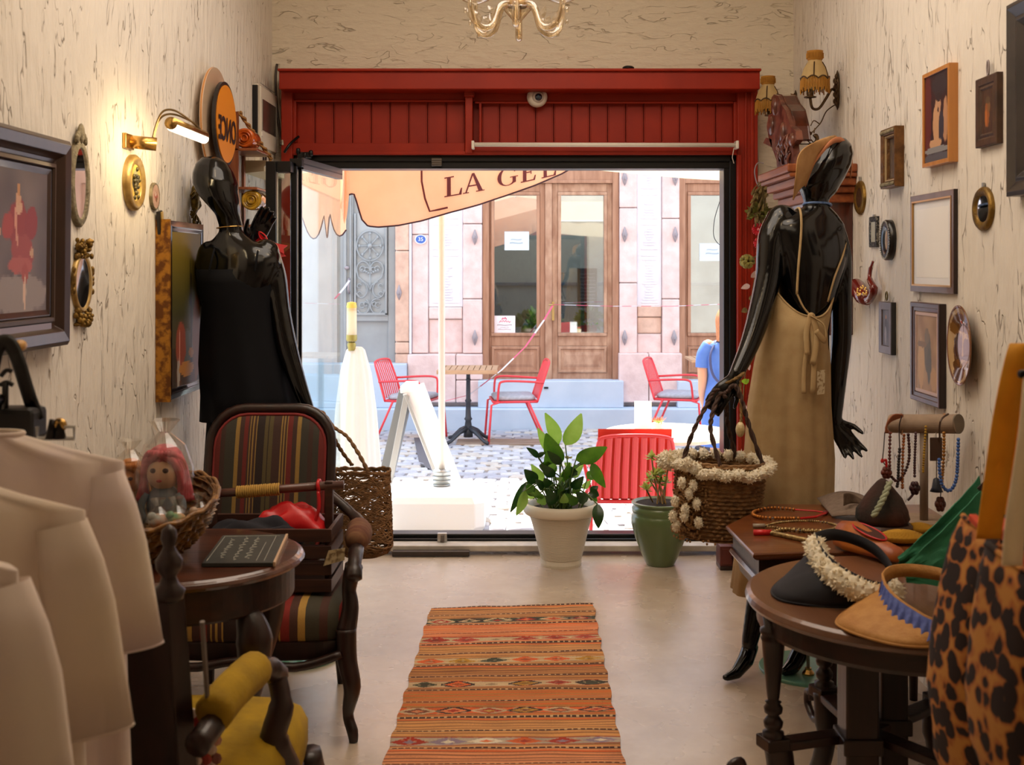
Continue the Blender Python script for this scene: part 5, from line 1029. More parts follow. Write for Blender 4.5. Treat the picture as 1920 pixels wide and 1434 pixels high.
for k in range(90):
    th = rr.uniform(0, 2 * PI); r_ = rr.uniform(0, .07); p = bg_c + Vector((r_ * math.cos(th), .62 * r_ * math.sin(th), .004 + .02 * (r_ / .07) ** 2)); q = p + Vector((rr.uniform(-.05, .05), rr.uniform(-.03, .03), .004)); mb.tube([p, q], .0026, 4)
mb.build('straw_base', M_straw, t, kind='stuff')
for k in range(3): MB().tube([p + Vector((0, 0, .003 * math.sin(i * 1.1 + k * 2.1))) for i, p in enumerate(torus_pts(.103, hgt + .002 * k, bg_c, 1, .62, n=70, wav=.004))], .0042, 6, closed=True).build('rim_cord', M_straw, t, smooth=True)
def rope2(pts, r_, name, m, parent, n=10):
    pts = spl(pts, n); 
    for ph in (0, PI): MB().tube([p + Vector((r_ * .7 * math.cos(i * .9 + ph), r_ * .7 * math.sin(i * .9 + ph), 0)) for i, p in enumerate(pts)], r_ * .8, 6).build(name, m, parent, smooth=True)
tp = P(603, 772, 4.37)
rope2([P(690, 884, 4.30), P(672, 850, 4.32), P(650, 818, 4.35), P(625, 800, 4.37), tp, P(590, 782, 4.38)], .006, 'handle_cord', M_straw, t)
rope2([P(660, 872, 4.42), P(640, 845, 4.40), P(626, 820, 4.38), P(620, 795, 4.38), tp], .006, 'handle_cord', M_straw, t)
# ================================================================= YELLOW ARMCHAIR
M_yel = mat('mustard_velvet', (176, 140, 16), .9, c2=(148, 116, 12), scale=14, bump=.15, bscale=100)
t = thing('mustard_armchair', 'dark carved armchair with mustard velvet pad at bottom left', 'armchair', (-.80, 2.45, 0))
def yr(k, z): return [(-.80 + x * k, 2.48 + y * k, z) for x, y in ((-.26, .25), (-.29, .15), (-.26, -.22), (-.2, -.25), (.2, -.25), (.26, -.22), (.31, .12), (.30, .22), (.24, .27), (.1, .29), (-.1, .29))]
mb = MB(); mb.loft([yr(.97, .33), yr(1, .36), yr(1, .41), yr(.95, .445), yr(.8, .46), yr(.4, .468)]); fix_normals(mb.build('seat_cushion', M_yel, t, smooth=True))
mb = MB(); mb.loft([yr(.98, .27), yr(.99, .335)]); mb.build('seat_rail', M_dwood, t, bevel=.006)
for s in (1, -1):
    ax = -.565 if s > 0 else -1.035; k = s
    MB().tube(spl([(ax - s * .035, 2.14, .575), (ax - s * .01, 2.26, .603), (ax, 2.38, .600), (ax + s * .02, 2.47, .603), (ax + s * .03, 2.53, .570)], 5), [.024] * 6 + [.02] * 10 + [.026] * 5, 10).build('arm_rail', M_dwood, t, smooth=True)
    MB().tube(spl([(ax - s * .022, 2.195, .610), (ax - s * .01, 2.26, .623), (ax, 2.34, .625), (ax + s * .01, 2.42, .623)], 5), [.028] + [.038] * 14 + [.028], 14).build('arm_pad', M_yel, t, smooth=True)
    MB().tube(spl([(ax + s * .03, 2.52, .575), (ax + s * .045, 2.50, .515), (ax + s * .03, 2.49, .445), (ax + s * .05, 2.53, .355), (ax + s * .06, 2.55, .255)], 5), [.022] * 5 + [.028] * 5 + [.034] * 6 + [.03] * 5, 10).build('arm_support', M_dwood, t, smooth=True)
    xl = -.50 if s > 0 else -1.08; MB().tube(spl([(xl, 2.68, .34), (xl + s * .015, 2.70, .22), (xl, 2.69, .1), (xl + s * .015, 2.70, 0)], 5), [.035] * 4 + [.026] * 6 + [.018] * 6, 10).build('front_leg', M_dwood, t, smooth=True)
    xr_ = -.65 if s > 0 else -.99
    MB().tube([(xr_, 2.24, 0), (xr_, 2.24, .45), (xr_, 2.15, .86)], [.024, .028, .026], 4).build('back_post', M_dwood, t, bevel=.003)
    MB().lathe([(.016, .84), (.026, .845), (.03, .86), (.018, .872), (.013, .886), (.023, .90), (.025, .915), (.015, .93), (.010, .94), (.015, .955), (.013, .97), (.003, .98)], (xr_, 2.14, 0), 14).build('finial', M_dwood, t, smooth=True)
mb = MB(); mb.grid(8, 10, lambda u, v: (lerp(-.99, -.65, u), 2.22 - .08 * v, lerp(.50, .86, v))); mb.build('back_panel', M_dwood, t, solid=.03)
MB().tube([(-.592, 2.15, .80), (-.598, 2.22, .58)], .005, 6).build('pale_cord', mat('grey_cord', (120, 110, 104), .5), t)
rr = random.Random(21); cs2 = [(206, 150, 130), (176, 60, 50), (230, 206, 190), (150, 90, 80), (236, 214, 200), (190, 110, 90)]
mb = MB()
for i in range(9):
    for j in range(16):
        mb.color(cs2[rr.randrange(6)]); y = 2.32 + j * .0; th = (j % 2) * .5; q = Vector((-.72 + (i + th) * .018 - .03, 2.235 + .004 * i, .53 - j * .018 + .06)); mb.ell(q, .011, .004, .012, 6, 4)
tag(mb.build('sequin_pouch', painted('sequins', .3), kind='thing'), 'pink, red and white sequined pouch hanging beside the mustard seat', 'pouch')
# ================================================================= CLOTHES RAIL
M_rail = mat('dark_steel', (30, 26, 26), .35, .7)
t = thing('clothes_rail', 'dark metal clothes rail at the left edge of the picture', 'clothes rail', (-.93, 1.6, 0))
MB().tube([(-.93, 1.10, 1.215), (-.93, 2.08, 1.215)], .010, 10).build('rail', M_rail, t, smooth=True)
for y in (1.10, 2.08): MB().tube([(-.93, y, 1.215), (-.93, y, .03)], .011, 10).build('upright', M_rail, t, smooth=True); MB().tube([(-1.15, y, .012), (-.71, y, .012)], .012, 8).build('foot', M_rail, t, smooth=True)
M_sh = [mat('shirt_cloth_%d' % i, a, .85, c2=b_, scale=5, trans=.25, bump=.1, bscale=20) for i, (a, b_) in enumerate((((246, 232, 212), (234, 216, 218)), ((244, 228, 204), (238, 222, 210)), ((248, 234, 216), (240, 224, 216)), ((246, 232, 214), (240, 224, 214))))]
def shirt(i, Y, label, sw=.20, dz=0, seed=0, sleeve=.30, cx=-.93):
    t = thing('hanging_shirt', label, 'shirt', (-.93, Y, 1.15 + dz), group=None); z0 = 1.165 + dz; m = M_sh[i]
    rings = []
    for k, (z, hw, d) in enumerate(((0, .065, .030), (-.010, .10, .034), (-.025, .15, .034), (-.045, sw, .036), (-.10, sw + .004, .05), (-.22, sw - .002, .062), (-.40, sw + .004, .07), (-.60, sw + .012, .075), (-.80, sw + .02, .08))):
        r_ = []
        for j in range(64):
            th = 2 * PI * j / 64; f = 1 + (.55 * min(1, k / 4)) * (math.sin(5 * th + seed) * .5 + .5 * math.sin(9 * th + seed * 2)); r_.append(Vector((cx + hw * math.cos(th) * (1 + .02 * math.sin(7 * th + seed)), Y + d * math.sin(th) * f + .02 * nz(math.cos(th) * 2, z * 4, seed), z0 + z)))
        rings.append(r_)
    MB().loft(rings, caps=False).build('shirt_body', m, t, smooth=True)
    for s in (-1, 1):
        p0 = Vector((cx + s * (sw - .03), Y, z0 - .065)); p1 = p0 + Vector((s * .035, -.02, -.12)); p2 = p0 + Vector((s * .062, -.03, -sleeve)); rings = []
        for p, a, b_ in ((p0, .03, .035), (lerp(p0, p1, .5), .034, .045), (p1, .036, .048), (lerp(p1, p2, .5), .034, .05), (p2, .03, .052)):
            r_ = []
            ax_ = (p2 - p0).normalized(); u_ = Vector((0, 1, 0)); v_ = ax_.cross(u_).normalized()
            for j in range(24): th = 2 * PI * j / 24; f = 1 + .12 * math.sin(3 * th + seed); r_.append(p + u_ * a * math.cos(th) * f + v_ * b_ * math.sin(th) * f)
            rings.append(r_)
        MB().loft(rings, caps=False).build('sleeve', m, t, smooth=True, solid=.002)
        MB().tube([q + Vector((0, 0, 0)) for q in rings[-1]], .0025, 5, closed=True).build('cuff_hem', m, t, smooth=True)
    MB().tube([rings_ for rings_ in [Vector((cx + .067 * math.cos(a), Y + .032 * math.sin(a), z0 + .002)) for a in [2 * PI * j / 24 for j in range(24)]]], .005, 6, closed=True).build('collar', m, t, smooth=True)
    h = thing('clothes_hanger', 'black hanger holding %s' % ('the ' + label.split(' hanging')[0].split(' from the')[0] + (' from the far end' if i == 1 else '') + ' on the left rail'), 'hanger', (cx, Y, z0)); 
    MB().tube(spl([(cx - .17, Y, z0 - .04), (cx - .08, Y, z0 - .012), (cx, Y, z0 + .0), (cx + .08, Y, z0 - .012), (cx + .17, Y, z0 - .04)], 4), .006, 6).build('shoulder_bar', M_rail, h, smooth=True)
    MB().tube(spl([(cx, Y, z0), (cx, Y, z0 + .028 - dz), (cx + .012, Y, z0 + .05 - dz), (cx, Y, z0 + .066 - dz), (cx - .014, Y, z0 + .055 - dz)], 4), .0022, 5).build('hook', M_rail, h, smooth=True)
    return t
shirt(0, 1.99, 'farthest pale linen shirt hanging on the left rail, one sleeve in full view', .235, 0, 1, .285, -.92)
shirt(1, 1.76, 'second shirt from the far end of the left rail, with a wide hemmed sleeve', .235, -.035, 2.4, .30, -.90)
shirt(2, 1.55, 'cream third shirt hanging on the left rail, overlapping the second one', .235, -.07, 4.1, .33, -.90)
shirt(3, 1.35, 'nearest cream shirt hanging on the left rail at the picture corner', .22, -.11, 5.5, .34, -.90)
# black bag hanging behind the shirts
t = thing('black_shoulder_bag', 'black shoulder bag hanging above the shirts at the left edge', 'bag', (-.93, 2.10, 1.12)); M_bl = mat('black_leather', (16, 14, 15), .5, bump=.1)
mb = MB(); mb.loft([[(x, 2.10 + y, z) for x, y in ((-1.04, -.03), (-.87, -.035), (-.865, .03), (-1.04, .03))] for z in (1.14, 1.20)]); mb.build('bag_body', M_bl, t, bevel=.01)
for o_ in (0, 1): MB().tube(spl([P(70, 800 - 12, 2.1), P(52, 735, 2.1), P(30, 665, 2.1), P(12, 640 + 4 * o_, 2.1 + .02 * o_), P(-8, 660, 2.1), P(-25, 760, 2.1)], 5), .013, 6, flat=.35).build('strap', M_bl, t, smooth=True)
MB().ell(P(37, 648, 2.12), .011, .02, .011, 10, 6).build('wooden_knob', mat('pale_knob', (206, 156, 84), .4), t, smooth=True)
mb = MB(); mb.tube(spl([P(2, 705, 2.08), P(12, 694, 2.08), P(22, 696, 2.08)], 4), .004, 6); mb.tube(spl([P(0, 722, 2.08), P(12, 716, 2.08), P(24, 722, 2.08)], 4), .004, 6); mb.tube([P(10, 715, 2.08), P(10, 775, 2.08)], .006, 6); mb.build('tie_cords', M_bl, t, smooth=True)
h = thing('clip_hanger', 'metal clip hanger with two clips above the farthest shirt', 'hanger', P(112, 815, 2.05)); c_ = lambda x, y: P(x, y, 2.05)
MB().tube([c_(70, 800), c_(70, 822), c_(139, 822), c_(139, 800), c_(118, 800)], .0035, 6).build('wire_frame', M_gal, h)
for x in (97, 112): MB().tube([c_(x, 786), c_(x, 822)], [.004, .012], 8).build('clip', M_rail, h, smooth=True)
MB().lathe([(.006, -.005), (.013, 0), (.006, .005)], c_(112, 797), 14, Matrix.Rotation(R(90), 4, 'X')).build('clip_ring', M_brass, h, smooth=True)
# ================================================================= RUG
def rug_color(u, v):   # u across, v from far (0) to near (1); v in units of 1.75 m
    d = v * 1.75; per = .245; k = int(d / per); f = d / per - k; x = u * .69
    tan, org, brn, dk_, pnk, crm, gl, rd_, gn = (220, 158, 94), (226, 104, 48), (128, 76, 54), (60, 44, 40), (226, 148, 98), (206, 178, 138), (192, 140, 44), (176, 56, 36), (66, 74, 56)
    base = (tan, pnk, tan, (196, 134, 72), (188, 126, 66))[k % 5]
    fine = math.sin(d * 2 * PI / .022); c = mixc(base, (brn, org, (150, 96, 60))[k % 3], .0 if fine < .35 else .75)
    if .02 < f < .06 or .47 < f < .50: c = dk_ if math.sin(x * 300) < .6 else crm
    if .06 < f < .075 or .50 < f < .515: c = brn
    if .10 < f < .13: c = org
    if .68 < f < .92:       # motif band
        g = (f - .68) / .24; kk = k % 7; cell = .115; cxn = (x / cell) % 1; idx = int(x / cell); dm = abs(cxn - .5) * 2 + abs(g - .5) * 2
        bgc = (gn, crm, (214, 186, 140), crm, org, (184, 168, 150), gl)[kk]
        fg = ((rd_, crm, gn, rd_, org), (rd_, (196, 80, 60), crm, rd_), (org, gl, gn, org), (gn, org, crm, gl, rd_), (brn, (226, 130, 80), rd_, gl), (rd_, (150, 132, 150), (226, 214, 190), org), (rd_, gl, crm))[kk]
        c = bgc; st = int(dm * 5) / 5
        if st < .9: c = fg[idx % len(fg)]
        if st < .35: c = fg[(idx + 1) % len(fg)] if kk in (0, 4, 5) else mixc(fg[idx % len(fg)], dk_, .35)
        if abs(st - .9) < .12 and kk in (0, 3, 4): c = dk_ if idx % 2 else crm
        if g < .07 or g > .93: c = (brn, rd_)[kk % 2]
        if nz(x * 60, d * 60, 3) > .28: c = mixc(c, crm, .5)
    return mixc(c, (96, 64, 46), .06 + .22 * nz(x * 8, d * 30, 1) + .12 * nz(x * 160, d * 160, 2))
t = thing('kilim_rug', 'orange and brown striped flat-woven kilim runner on the concrete floor', 'rug', (-.05, 4.1, 0))
def rug_edge(v, s): return .004 * math.sin(v * 60 + s) + .006 * nz(v * 12, s * 3)
def rugp(u, v):
    y = 4.99 - v * 1.75 + (u - .5) * .07 * (1 - v); x = lerp(-.400 - .012 * v, .290 - .002 * v, u) + (rug_edge(v, 1) if u < .05 else rug_edge(v, 4) if u > .95 else 0)
    return (x, y, .007 + .0035 * math.sin(v * 90 + u * 2) * (.6 + .6 * nz(u * 3, v * 9)) + .003 * nz(u * 5, v * 20, 4))
MB().grid(150, 440, rugp, rug_color).build('woven_rug', painted('kilim_wool', .95, .35), t, solid=.005)
mb = MB(); rr = random.Random(6)
for i in range(46):
    u = i / 45; p = Vector(rugp(u, 0)); mb.tube([p, p + Vector((rr.uniform(-.012, .012), rr.uniform(.004, .016), -.003))], .0012, 4)
mb.build('fringe', mat('grey_fringe', (150, 130, 120), .9), t, kind='stuff')
# ================================================================= POTS BY THE DOOR
def rib_leaf(mb, base, tip, width, droop=.0, nrm=None, fold=.25, n=9):
    base, tip = Vector(base), Vector(tip); d = tip - base; L_ = d.length; d.normalize(); nrm = Vector(nrm or (0, -1, .3)).normalized(); side = d.cross(nrm).normalized(); up = side.cross(d).normalized()
    rows = []
    for i in range(n + 1):
        t_ = i / n; w = width * math.sin(PI * min(1, t_ ** .8 * .96 + .02)) ** .85; c = base + d * L_ * t_ + up * (.10 * L_ * math.sin(PI * t_)) - Vector((0, 0, droop * t_ * t_))
        rows.append([c + side * w * k + up * abs(k) * w * fold for k in (-1, -.5, 0, .5, 1)])
    mb.loft(rows, closed=False, caps=False); return mb
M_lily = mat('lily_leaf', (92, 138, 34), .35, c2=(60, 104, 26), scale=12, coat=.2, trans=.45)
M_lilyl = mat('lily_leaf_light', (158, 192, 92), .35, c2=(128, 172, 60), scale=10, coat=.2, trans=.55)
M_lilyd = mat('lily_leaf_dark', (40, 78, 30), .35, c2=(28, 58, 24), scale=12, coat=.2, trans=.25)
M_stem = mat('stem_green', (84, 110, 40), .5)
M_soil = mat('potting_soil', (52, 38, 30), .95, c2=(30, 22, 18), scale=60, bump=.5)
m, nt, b, N, L = nodes('woven_plastic'); M_wpot = m; b.inputs['Base Color'].default_value = C(216, 206, 186); b.inputs['Roughness'].default_value = .5
tc = N('ShaderNodeTexCoord'); w1 = N('ShaderNodeTexWave'); w1.bands_direction = 'Z'; w1.inputs['Scale'].default_value = 45; w2 = N('ShaderNodeTexChecker'); w2.inputs['Scale'].default_value = 130
L(tc.outputs['Object'], w1.inputs[0]); L(tc.outputs['Object'], w2.inputs[0]); ad = N('ShaderNodeMath'); ad.operation = 'ADD'; L(w1.outputs['Fac'], ad.inputs[0]); L(w2.outputs['Fac'], ad.inputs[1])
bp = N('ShaderNodeBump'); bp.inputs['Strength'].default_value = .5; bp.inputs['Distance'].default_value = .003; L(ad.outputs[0], bp.inputs['Height']); L(bp.outputs[0], b.inputs['Normal'])
PY = 5.72
t = thing('peace_lily_pot', 'large cream woven-texture pot with a broad-leaved peace lily', 'potted plant', (px(PY, 1052), PY, 0)); pc = Vector((px(PY, 1052), PY, 0))
MB().lathe([(.001, 0), (.098, 0), (.100, .012), (.098, .034)], pc, 48).build('pot_foot', mat('cream_plastic', (222, 212, 192), .45), t, smooth=False)
MB().lathe([(.100, .034), (.112, .08), (.135, .18), (.152, .235), (.158, .248), (.15, .25)], pc, 56, caps=False).build('pot_body', M_wpot, t, smooth=True)
MB().lathe([(.150, .25), (.176, .252), (.183, .262), (.184, .285), (.178, .300), (.165, .303), (.158, .296), (.150, .26)], pc, 56, caps=False).build('pot_rim', mat('cream_plastic', (222, 212, 192), .45), t, smooth=True)
MB().lathe([(.001, .268), (.155, .268)], pc, 32, caps=False).build('soil', M_soil, t)
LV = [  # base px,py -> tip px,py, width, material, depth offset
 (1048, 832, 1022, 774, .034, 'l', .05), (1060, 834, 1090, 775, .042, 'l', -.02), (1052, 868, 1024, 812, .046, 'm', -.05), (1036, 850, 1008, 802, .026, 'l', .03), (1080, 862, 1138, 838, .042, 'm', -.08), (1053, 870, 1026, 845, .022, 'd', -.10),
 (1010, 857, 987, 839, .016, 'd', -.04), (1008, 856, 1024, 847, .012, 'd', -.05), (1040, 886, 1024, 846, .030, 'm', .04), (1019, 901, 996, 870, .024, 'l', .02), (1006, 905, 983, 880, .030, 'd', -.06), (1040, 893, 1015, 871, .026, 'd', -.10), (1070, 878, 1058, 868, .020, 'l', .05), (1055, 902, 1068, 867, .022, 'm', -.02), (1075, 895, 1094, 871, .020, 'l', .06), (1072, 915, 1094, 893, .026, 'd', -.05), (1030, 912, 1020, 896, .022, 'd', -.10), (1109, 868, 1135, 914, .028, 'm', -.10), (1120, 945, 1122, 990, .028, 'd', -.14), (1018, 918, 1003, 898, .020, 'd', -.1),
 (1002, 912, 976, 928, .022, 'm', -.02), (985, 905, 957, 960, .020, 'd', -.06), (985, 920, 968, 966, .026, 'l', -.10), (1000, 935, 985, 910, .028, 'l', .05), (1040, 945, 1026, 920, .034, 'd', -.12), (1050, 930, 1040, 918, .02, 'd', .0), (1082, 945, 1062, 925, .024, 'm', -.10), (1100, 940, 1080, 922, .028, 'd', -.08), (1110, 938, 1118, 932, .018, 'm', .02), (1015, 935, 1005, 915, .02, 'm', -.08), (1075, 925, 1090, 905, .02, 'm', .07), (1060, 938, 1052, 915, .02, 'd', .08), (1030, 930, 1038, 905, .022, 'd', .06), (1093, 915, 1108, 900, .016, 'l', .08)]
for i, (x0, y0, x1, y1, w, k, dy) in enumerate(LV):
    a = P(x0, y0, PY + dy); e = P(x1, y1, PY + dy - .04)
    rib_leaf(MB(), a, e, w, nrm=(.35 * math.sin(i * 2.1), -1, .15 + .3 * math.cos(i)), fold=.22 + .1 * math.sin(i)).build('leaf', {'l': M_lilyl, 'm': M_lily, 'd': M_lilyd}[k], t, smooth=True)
    root = pc + Vector((.05 * math.sin(i * 1.7), .04 * math.cos(i * 2.3), .27)); mid = lerp(root, a, .55) + Vector((0, 0, .02 + .3 * abs(a.x - root.x)))
    MB().tube(spl([root, mid, a], 4), .0032, 5).build('stem', M_stem, t, smooth=True)
rr = random.Random(40)
for i in range(24):
    a = rr.uniform(0, 2 * PI); r0 = rr.uniform(.02, .10); root = pc + Vector((r0 * math.cos(a), r0 * math.sin(a), .27)); h_ = rr.uniform(.05, .20); a1 = root + Vector((.5 * r0 * math.cos(a), .5 * r0 * math.sin(a), h_)); e = a1 + Vector((rr.uniform(.03, .07) * math.cos(a), .05 * math.sin(a), rr.uniform(-.02, .07)))
    rib_leaf(MB(), a1, e, rr.uniform(.018, .03), nrm=(.5 * math.sin(i * 2.1), -1, .3), fold=.25).build('leaf', (M_lilyd, M_lily, M_lilyd, M_lilyl)[i % 4], t, smooth=True); MB().tube([root, a1], .0028, 5).build('stem', M_stem, t)
mb = MB(); rr = random.Random(2); q = P(1066, 857, PY)
for k in range(30): a = rr.uniform(0, 2 * PI); mb.tube([q, q + Vector((.018 * math.cos(a), rr.uniform(-.01, .01), .012 * math.sin(a)))], .0012, 4)
mb.build('pale_flower', mat('pale_yellow_flower', (220, 214, 130), .6, trans=.4), t)
t = thing('green_glazed_pot', 'green glazed jar-shaped pot with a spindly pale plant', 'potted plant', (px(PY, 1238), PY, 0)); gc = Vector((px(PY, 1238), PY, 0))
MB().lathe([(.001, 0), (.066, 0), (.072, .01), (.095, .06), (.125, .14), (.141, .20), (.143, .225), (.137, .245), (.133, .25), (.138, .262), (.139, .275), (.133, .285), (.128, .292), (.14, .30), (.14, .305), (.128, .308), (.122, .296)], gc, 56).build('pot_body', mat('green_glaze', (86, 104, 62), .3, c2=(96, 114, 70), scale=6, coat=.3), t, smooth=True)
MB().lathe([(.001, .297), (.122, .297)], gc, 24, caps=False).build('soil', M_soil, t)
M_sed = mat('sedum_leaf', (204, 208, 110), .5, c2=(150, 168, 70), scale=20, trans=.4)
rr = random.Random(12)
for i, (x1, y1) in enumerate(((1222, 858), (1228, 892), (1240, 890), (1212, 918), (1248, 905), (1236, 905), (1252, 880), (1218, 900))):
    e = P(x1, y1, PY + rr.uniform(-.04, .04)); root = gc + Vector((rr.uniform(-.05, .03), rr.uniform(-.03, .03), .29))
    MB().tube(spl([root, lerp(root, e, .5) + Vector((rr.uniform(-.01, .01), 0, 0)), e], 4), .004, 6).build('stem', mat('sedum_stem', (150, 120, 70), .6), t, smooth=True)
    mb = MB()
    for k in range(26):
        a = rr.uniform(0, 2 * PI); el = rr.uniform(-.4, 1.2); d = Vector((math.cos(a) * math.cos(el), math.sin(a) * math.cos(el), math.sin(el))) * rr.uniform(.026, .05); s = d.cross(Vector((0, 0, 1))).normalized() * .010; mb.add([e, e + d * .6 + s, e + d, e + d * .6 - s], [(0, 1, 2, 3)])
    mb.build('leaf_rosette', M_sed, t)
# ================================================================= RIGHT MANNEQUIN
def right_mannequin():
    Y = 4.25; t = thing('shop_mannequin', 'glossy black mannequin seen from behind in a long beige backless dress by the right wall', 'mannequin', (.98, Y, 0))
    mb = MB(); rings = []
    for (x, y, rx, ry) in ((1562, 259, .012, .012), (1561, 265, .046, .048), (1558, 280, .072, .08), (1554, 300, .086, .10), (1546, 322, .093, .10), (1540, 343, .084, .09), (1534, 361, .064, .07), (1530, 374, .046, .05), (1531, 388, .045, .047), (1532, 402, .05, .05)):
        c = P(x, y, Y); rings.append(ering(c, rx, ry, 0, 20, (.25 if y < 360 else 0, 0)))
    mb.loft(rings)
    torso(mb, [(P(1531, 388, Y), .048, .045, 0), (P(1524, 402, Y), .09, .06, .1), (P(1512, 418, Y), .135, .075, .15), (P(1514, 450, Y), .145, .092, .15), (P(1519, 490, Y), .132, .10, .15), (P(1516, 540, Y), .108, .09, .15), (P(1512, 600, Y), .085, .078, .1), (P(1505, 660, Y), .095, .08, 0), (P(1495, 720, Y), .112, .09, 0), (P(1488, 790, Y), .118, .095, 0), (P(1488, 820, Y), .10, .085, 0)])
    limb(mb, [P(1466, 414, Y - .0), P(1448, 450, Y - .02), P(1440, 520, Y - .05), P(1424, 590, Y - .09), P(1404, 650, Y - .14), P(1378, 706, Y - .20)], [.058, .054, .046, .042, .034, .024])
    hand(mb, P(1377, 708, Y - .20), (-.62, -.15, -.72), (-.5, .2, -.8), .98, .30, .10, thumb=1)
    limb(mb, [P(1560, 430, Y), P(1574, 480, Y + .03), P(1577, 560, Y + .04), P(1577, 640, Y + .04), P(1570, 720, Y + .03), P(1565, 790, Y + .02)], [.046, .044, .038, .037, .032, .024])
    hand(mb, P(1565, 792, Y + .02), (.42, -.25, -.75), (.1, -1, -.2), 1.0, .22, .22, thumb=-1)
    hx1, hx2 = P(1470, 815, Y), P(1510, 815, Y)
    k1 = P(1437, 1040, Y - .08); a1 = P(1404, 1212, 4.16); limb(mb, [hx1, lerp(hx1, k1, .5), k1, lerp(k1, a1, .4) + Vector((.01, .03, 0)), a1], [.068, .062, .048, .046, .027])
    mb.tube([a1 + Vector((.012, .02, .0)), P(1398, 1238, 4.14), P(1380, 1262, 4.11), P(1362, 1270, 4.09), P(1355, 1270, 4.085)], [.030, .030, .022, .014, .008], 10)
    k2 = P(1505, 1050, Y - .02); a2 = P(1507, 1195, 4.20); limb(mb, [hx2, lerp(hx2, k2, .5), k2, lerp(k2, a2, .4) + Vector((.01, .04, 0)), a2], [.068, .062, .048, .048, .030])
    mb.tube([a2 + Vector((.01, .02, 0)), P(1500, 1225, 4.18), P(1485, 1250, 4.15), P(1472, 1258, 4.13), P(1464, 1260, 4.12)], [.034, .034, .028, .018, .010], 10)
    mb.build('body', M_black, t, remesh=.0055)
    # dress: the hem and folds, its back edge dips to the tie
    d = MB(); rings = []; n = 96
    secs = [(0, 1498, .118, .108), (620, 1490, .116, .112), (680, 1485, .132, .118), (760, 1479, .144, .124), (860, 1479, .155, .135), (960, 1474, .16, .14), (1040, 1470, .17, .15), (1108, 1466, .178, .16)]
    for k, (yy, cx, rx, ry) in enumerate(secs):
        r_ = []
        for j in range(n):
            th = 2 * PI * j / n; f = min(1, k / 4) * .055; q = 1 + f * (.6 * math.cos(9 * th + .6) + .4 * math.cos(17 * th + 2))
            y_ = yy
            if k == 0:
                bk = max(0, -math.sin(th)); lf = max(0, -math.cos(th)); y_ = 515 + 75 * bk ** 1.5 + (25 if math.cos(th) > 0 else 0) * math.cos(th); cx = 1504; rx = .110 + .02 * lf
            v = P(cx, y_, Y); r_.append(Vector((v.x + rx * math.cos(th) * q, Y + ry * math.sin(th) * q, v.z)))
        rings.append(r_)
    M_dr = mat('beige_linen', (196, 168, 122), .85, c2=(186, 156, 110), scale=20, bump=.1, bscale=300, trans=.12)
    d.loft(rings, caps=False); d.build('beige_dress', M_dr, t, smooth=True, solid=.004)
    MB().tube(rings[0], .004, 6, closed=True).build('neckline_hem', M_dr, t, smooth=True)
    Z = lambda x, y, dy: P(x, y, Y + dy)
    MB().tube(spl([Z(1494, 552, -.106), Z(1497, 500, -.107), Z(1502, 440, -.10), Z(1502, 405, -.085), Z(1498, 390, -.02), Z(1490, 396, .05)], 5), .0045, 6).build('strap', M_dr, t, smooth=True)
    MB().tube(spl([Z(1552, 566, -.07), Z(1565, 520, -.08), Z(1580, 480, -.06), Z(1586, 455, -.02)], 5), .0035, 6).build('strap', M_dr, t, smooth=True)
    MB().tube(spl([Z(1494, 550, -.106), Z(1506, 575, -.112), Z(1518, 590, -.116)], 4), .0035, 6).build('strap', M_dr, t, smooth=True)
    for pts, w in ((((1520, 590), (1512, 625), (1514, 665)), .010), (((1522, 590), (1532, 630), (1524, 683)), .011), (((1520, 592), (1545, 610), (1548, 640), (1530, 620)), .010), (((1516, 640), (1508, 690), (1507, 738)), .008), (((1520, 600), (1527, 660), (1524, 738)), .010)):
        MB().tube(spl([Z(x, y, -.125 - .01 * i) for i, (x, y) in enumerate(pts)], 5), w, 8, flat=.3).build('tie_ribbon', M_dr, t, smooth=True)
    MB().ell(Z(1521, 592, -.122), .013, .010, .012, 10, 8).build('tie_knot', M_dr, t, smooth=True)
    tag_ = MB().add([Z(1532, 695, -.14), Z(1547, 693, -.135), Z(1546, 738, -.135), Z(1532, 740, -.14)], [(0, 1, 2, 3)]); tag(tag_.build('price_tag', mat('price_tag_card', (208, 192, 158), .6, c2=(150, 120, 80), scale=70, lo=.5, hi=.6), solid=.001), 'small cream price tag hanging from the beige dress ties', 'tag')
    MB().lathe([(.001, 0), (.185, 0), (.187, .003), (.187, .009), (.185, .012), (.001, .012)], (1.03, 4.22, .0), 56).build('glass_base', mat('green_glass_base', (150, 214, 190)), t)
    rod = P(1518, 1276, 4.12); MB().tube([(rod.x, 4.14, .012), (rod.x + .01, 4.2, .45)], .006, 8).build('support_rod', M_gal, t, smooth=True); MB().lathe([(.022, .012), (.022, .018), (.012, .03), (.012, .036)], (rod.x, 4.14, 0), 8).build('rod_nut', M_brass, t)
right_mannequin()
Y = 4.25
M_visor = mat('tan_visor', (196, 152, 98), .7, c2=(184, 138, 84), scale=30, bump=.15, bscale=200, trans=.1)
t = thing('tan_sun_visor', 'tan sun visor worn by the right mannequin, brim pointing left', 'visor', P(1530, 320, Y))
inn = [P(1572, 262, Y + .02), P(1556, 272, Y - .07), P(1538, 290, Y - .09), P(1524, 314, Y - .09), P(1512, 345, Y - .06)]; out = [P(1560, 256, Y - .03), P(1524, 268, Y - .14), P(1498, 290, Y - .18), P(1492, 332, Y - .18), P(1487, 375, Y - .13)]
si, so = spl(inn, 6), spl(out, 6)
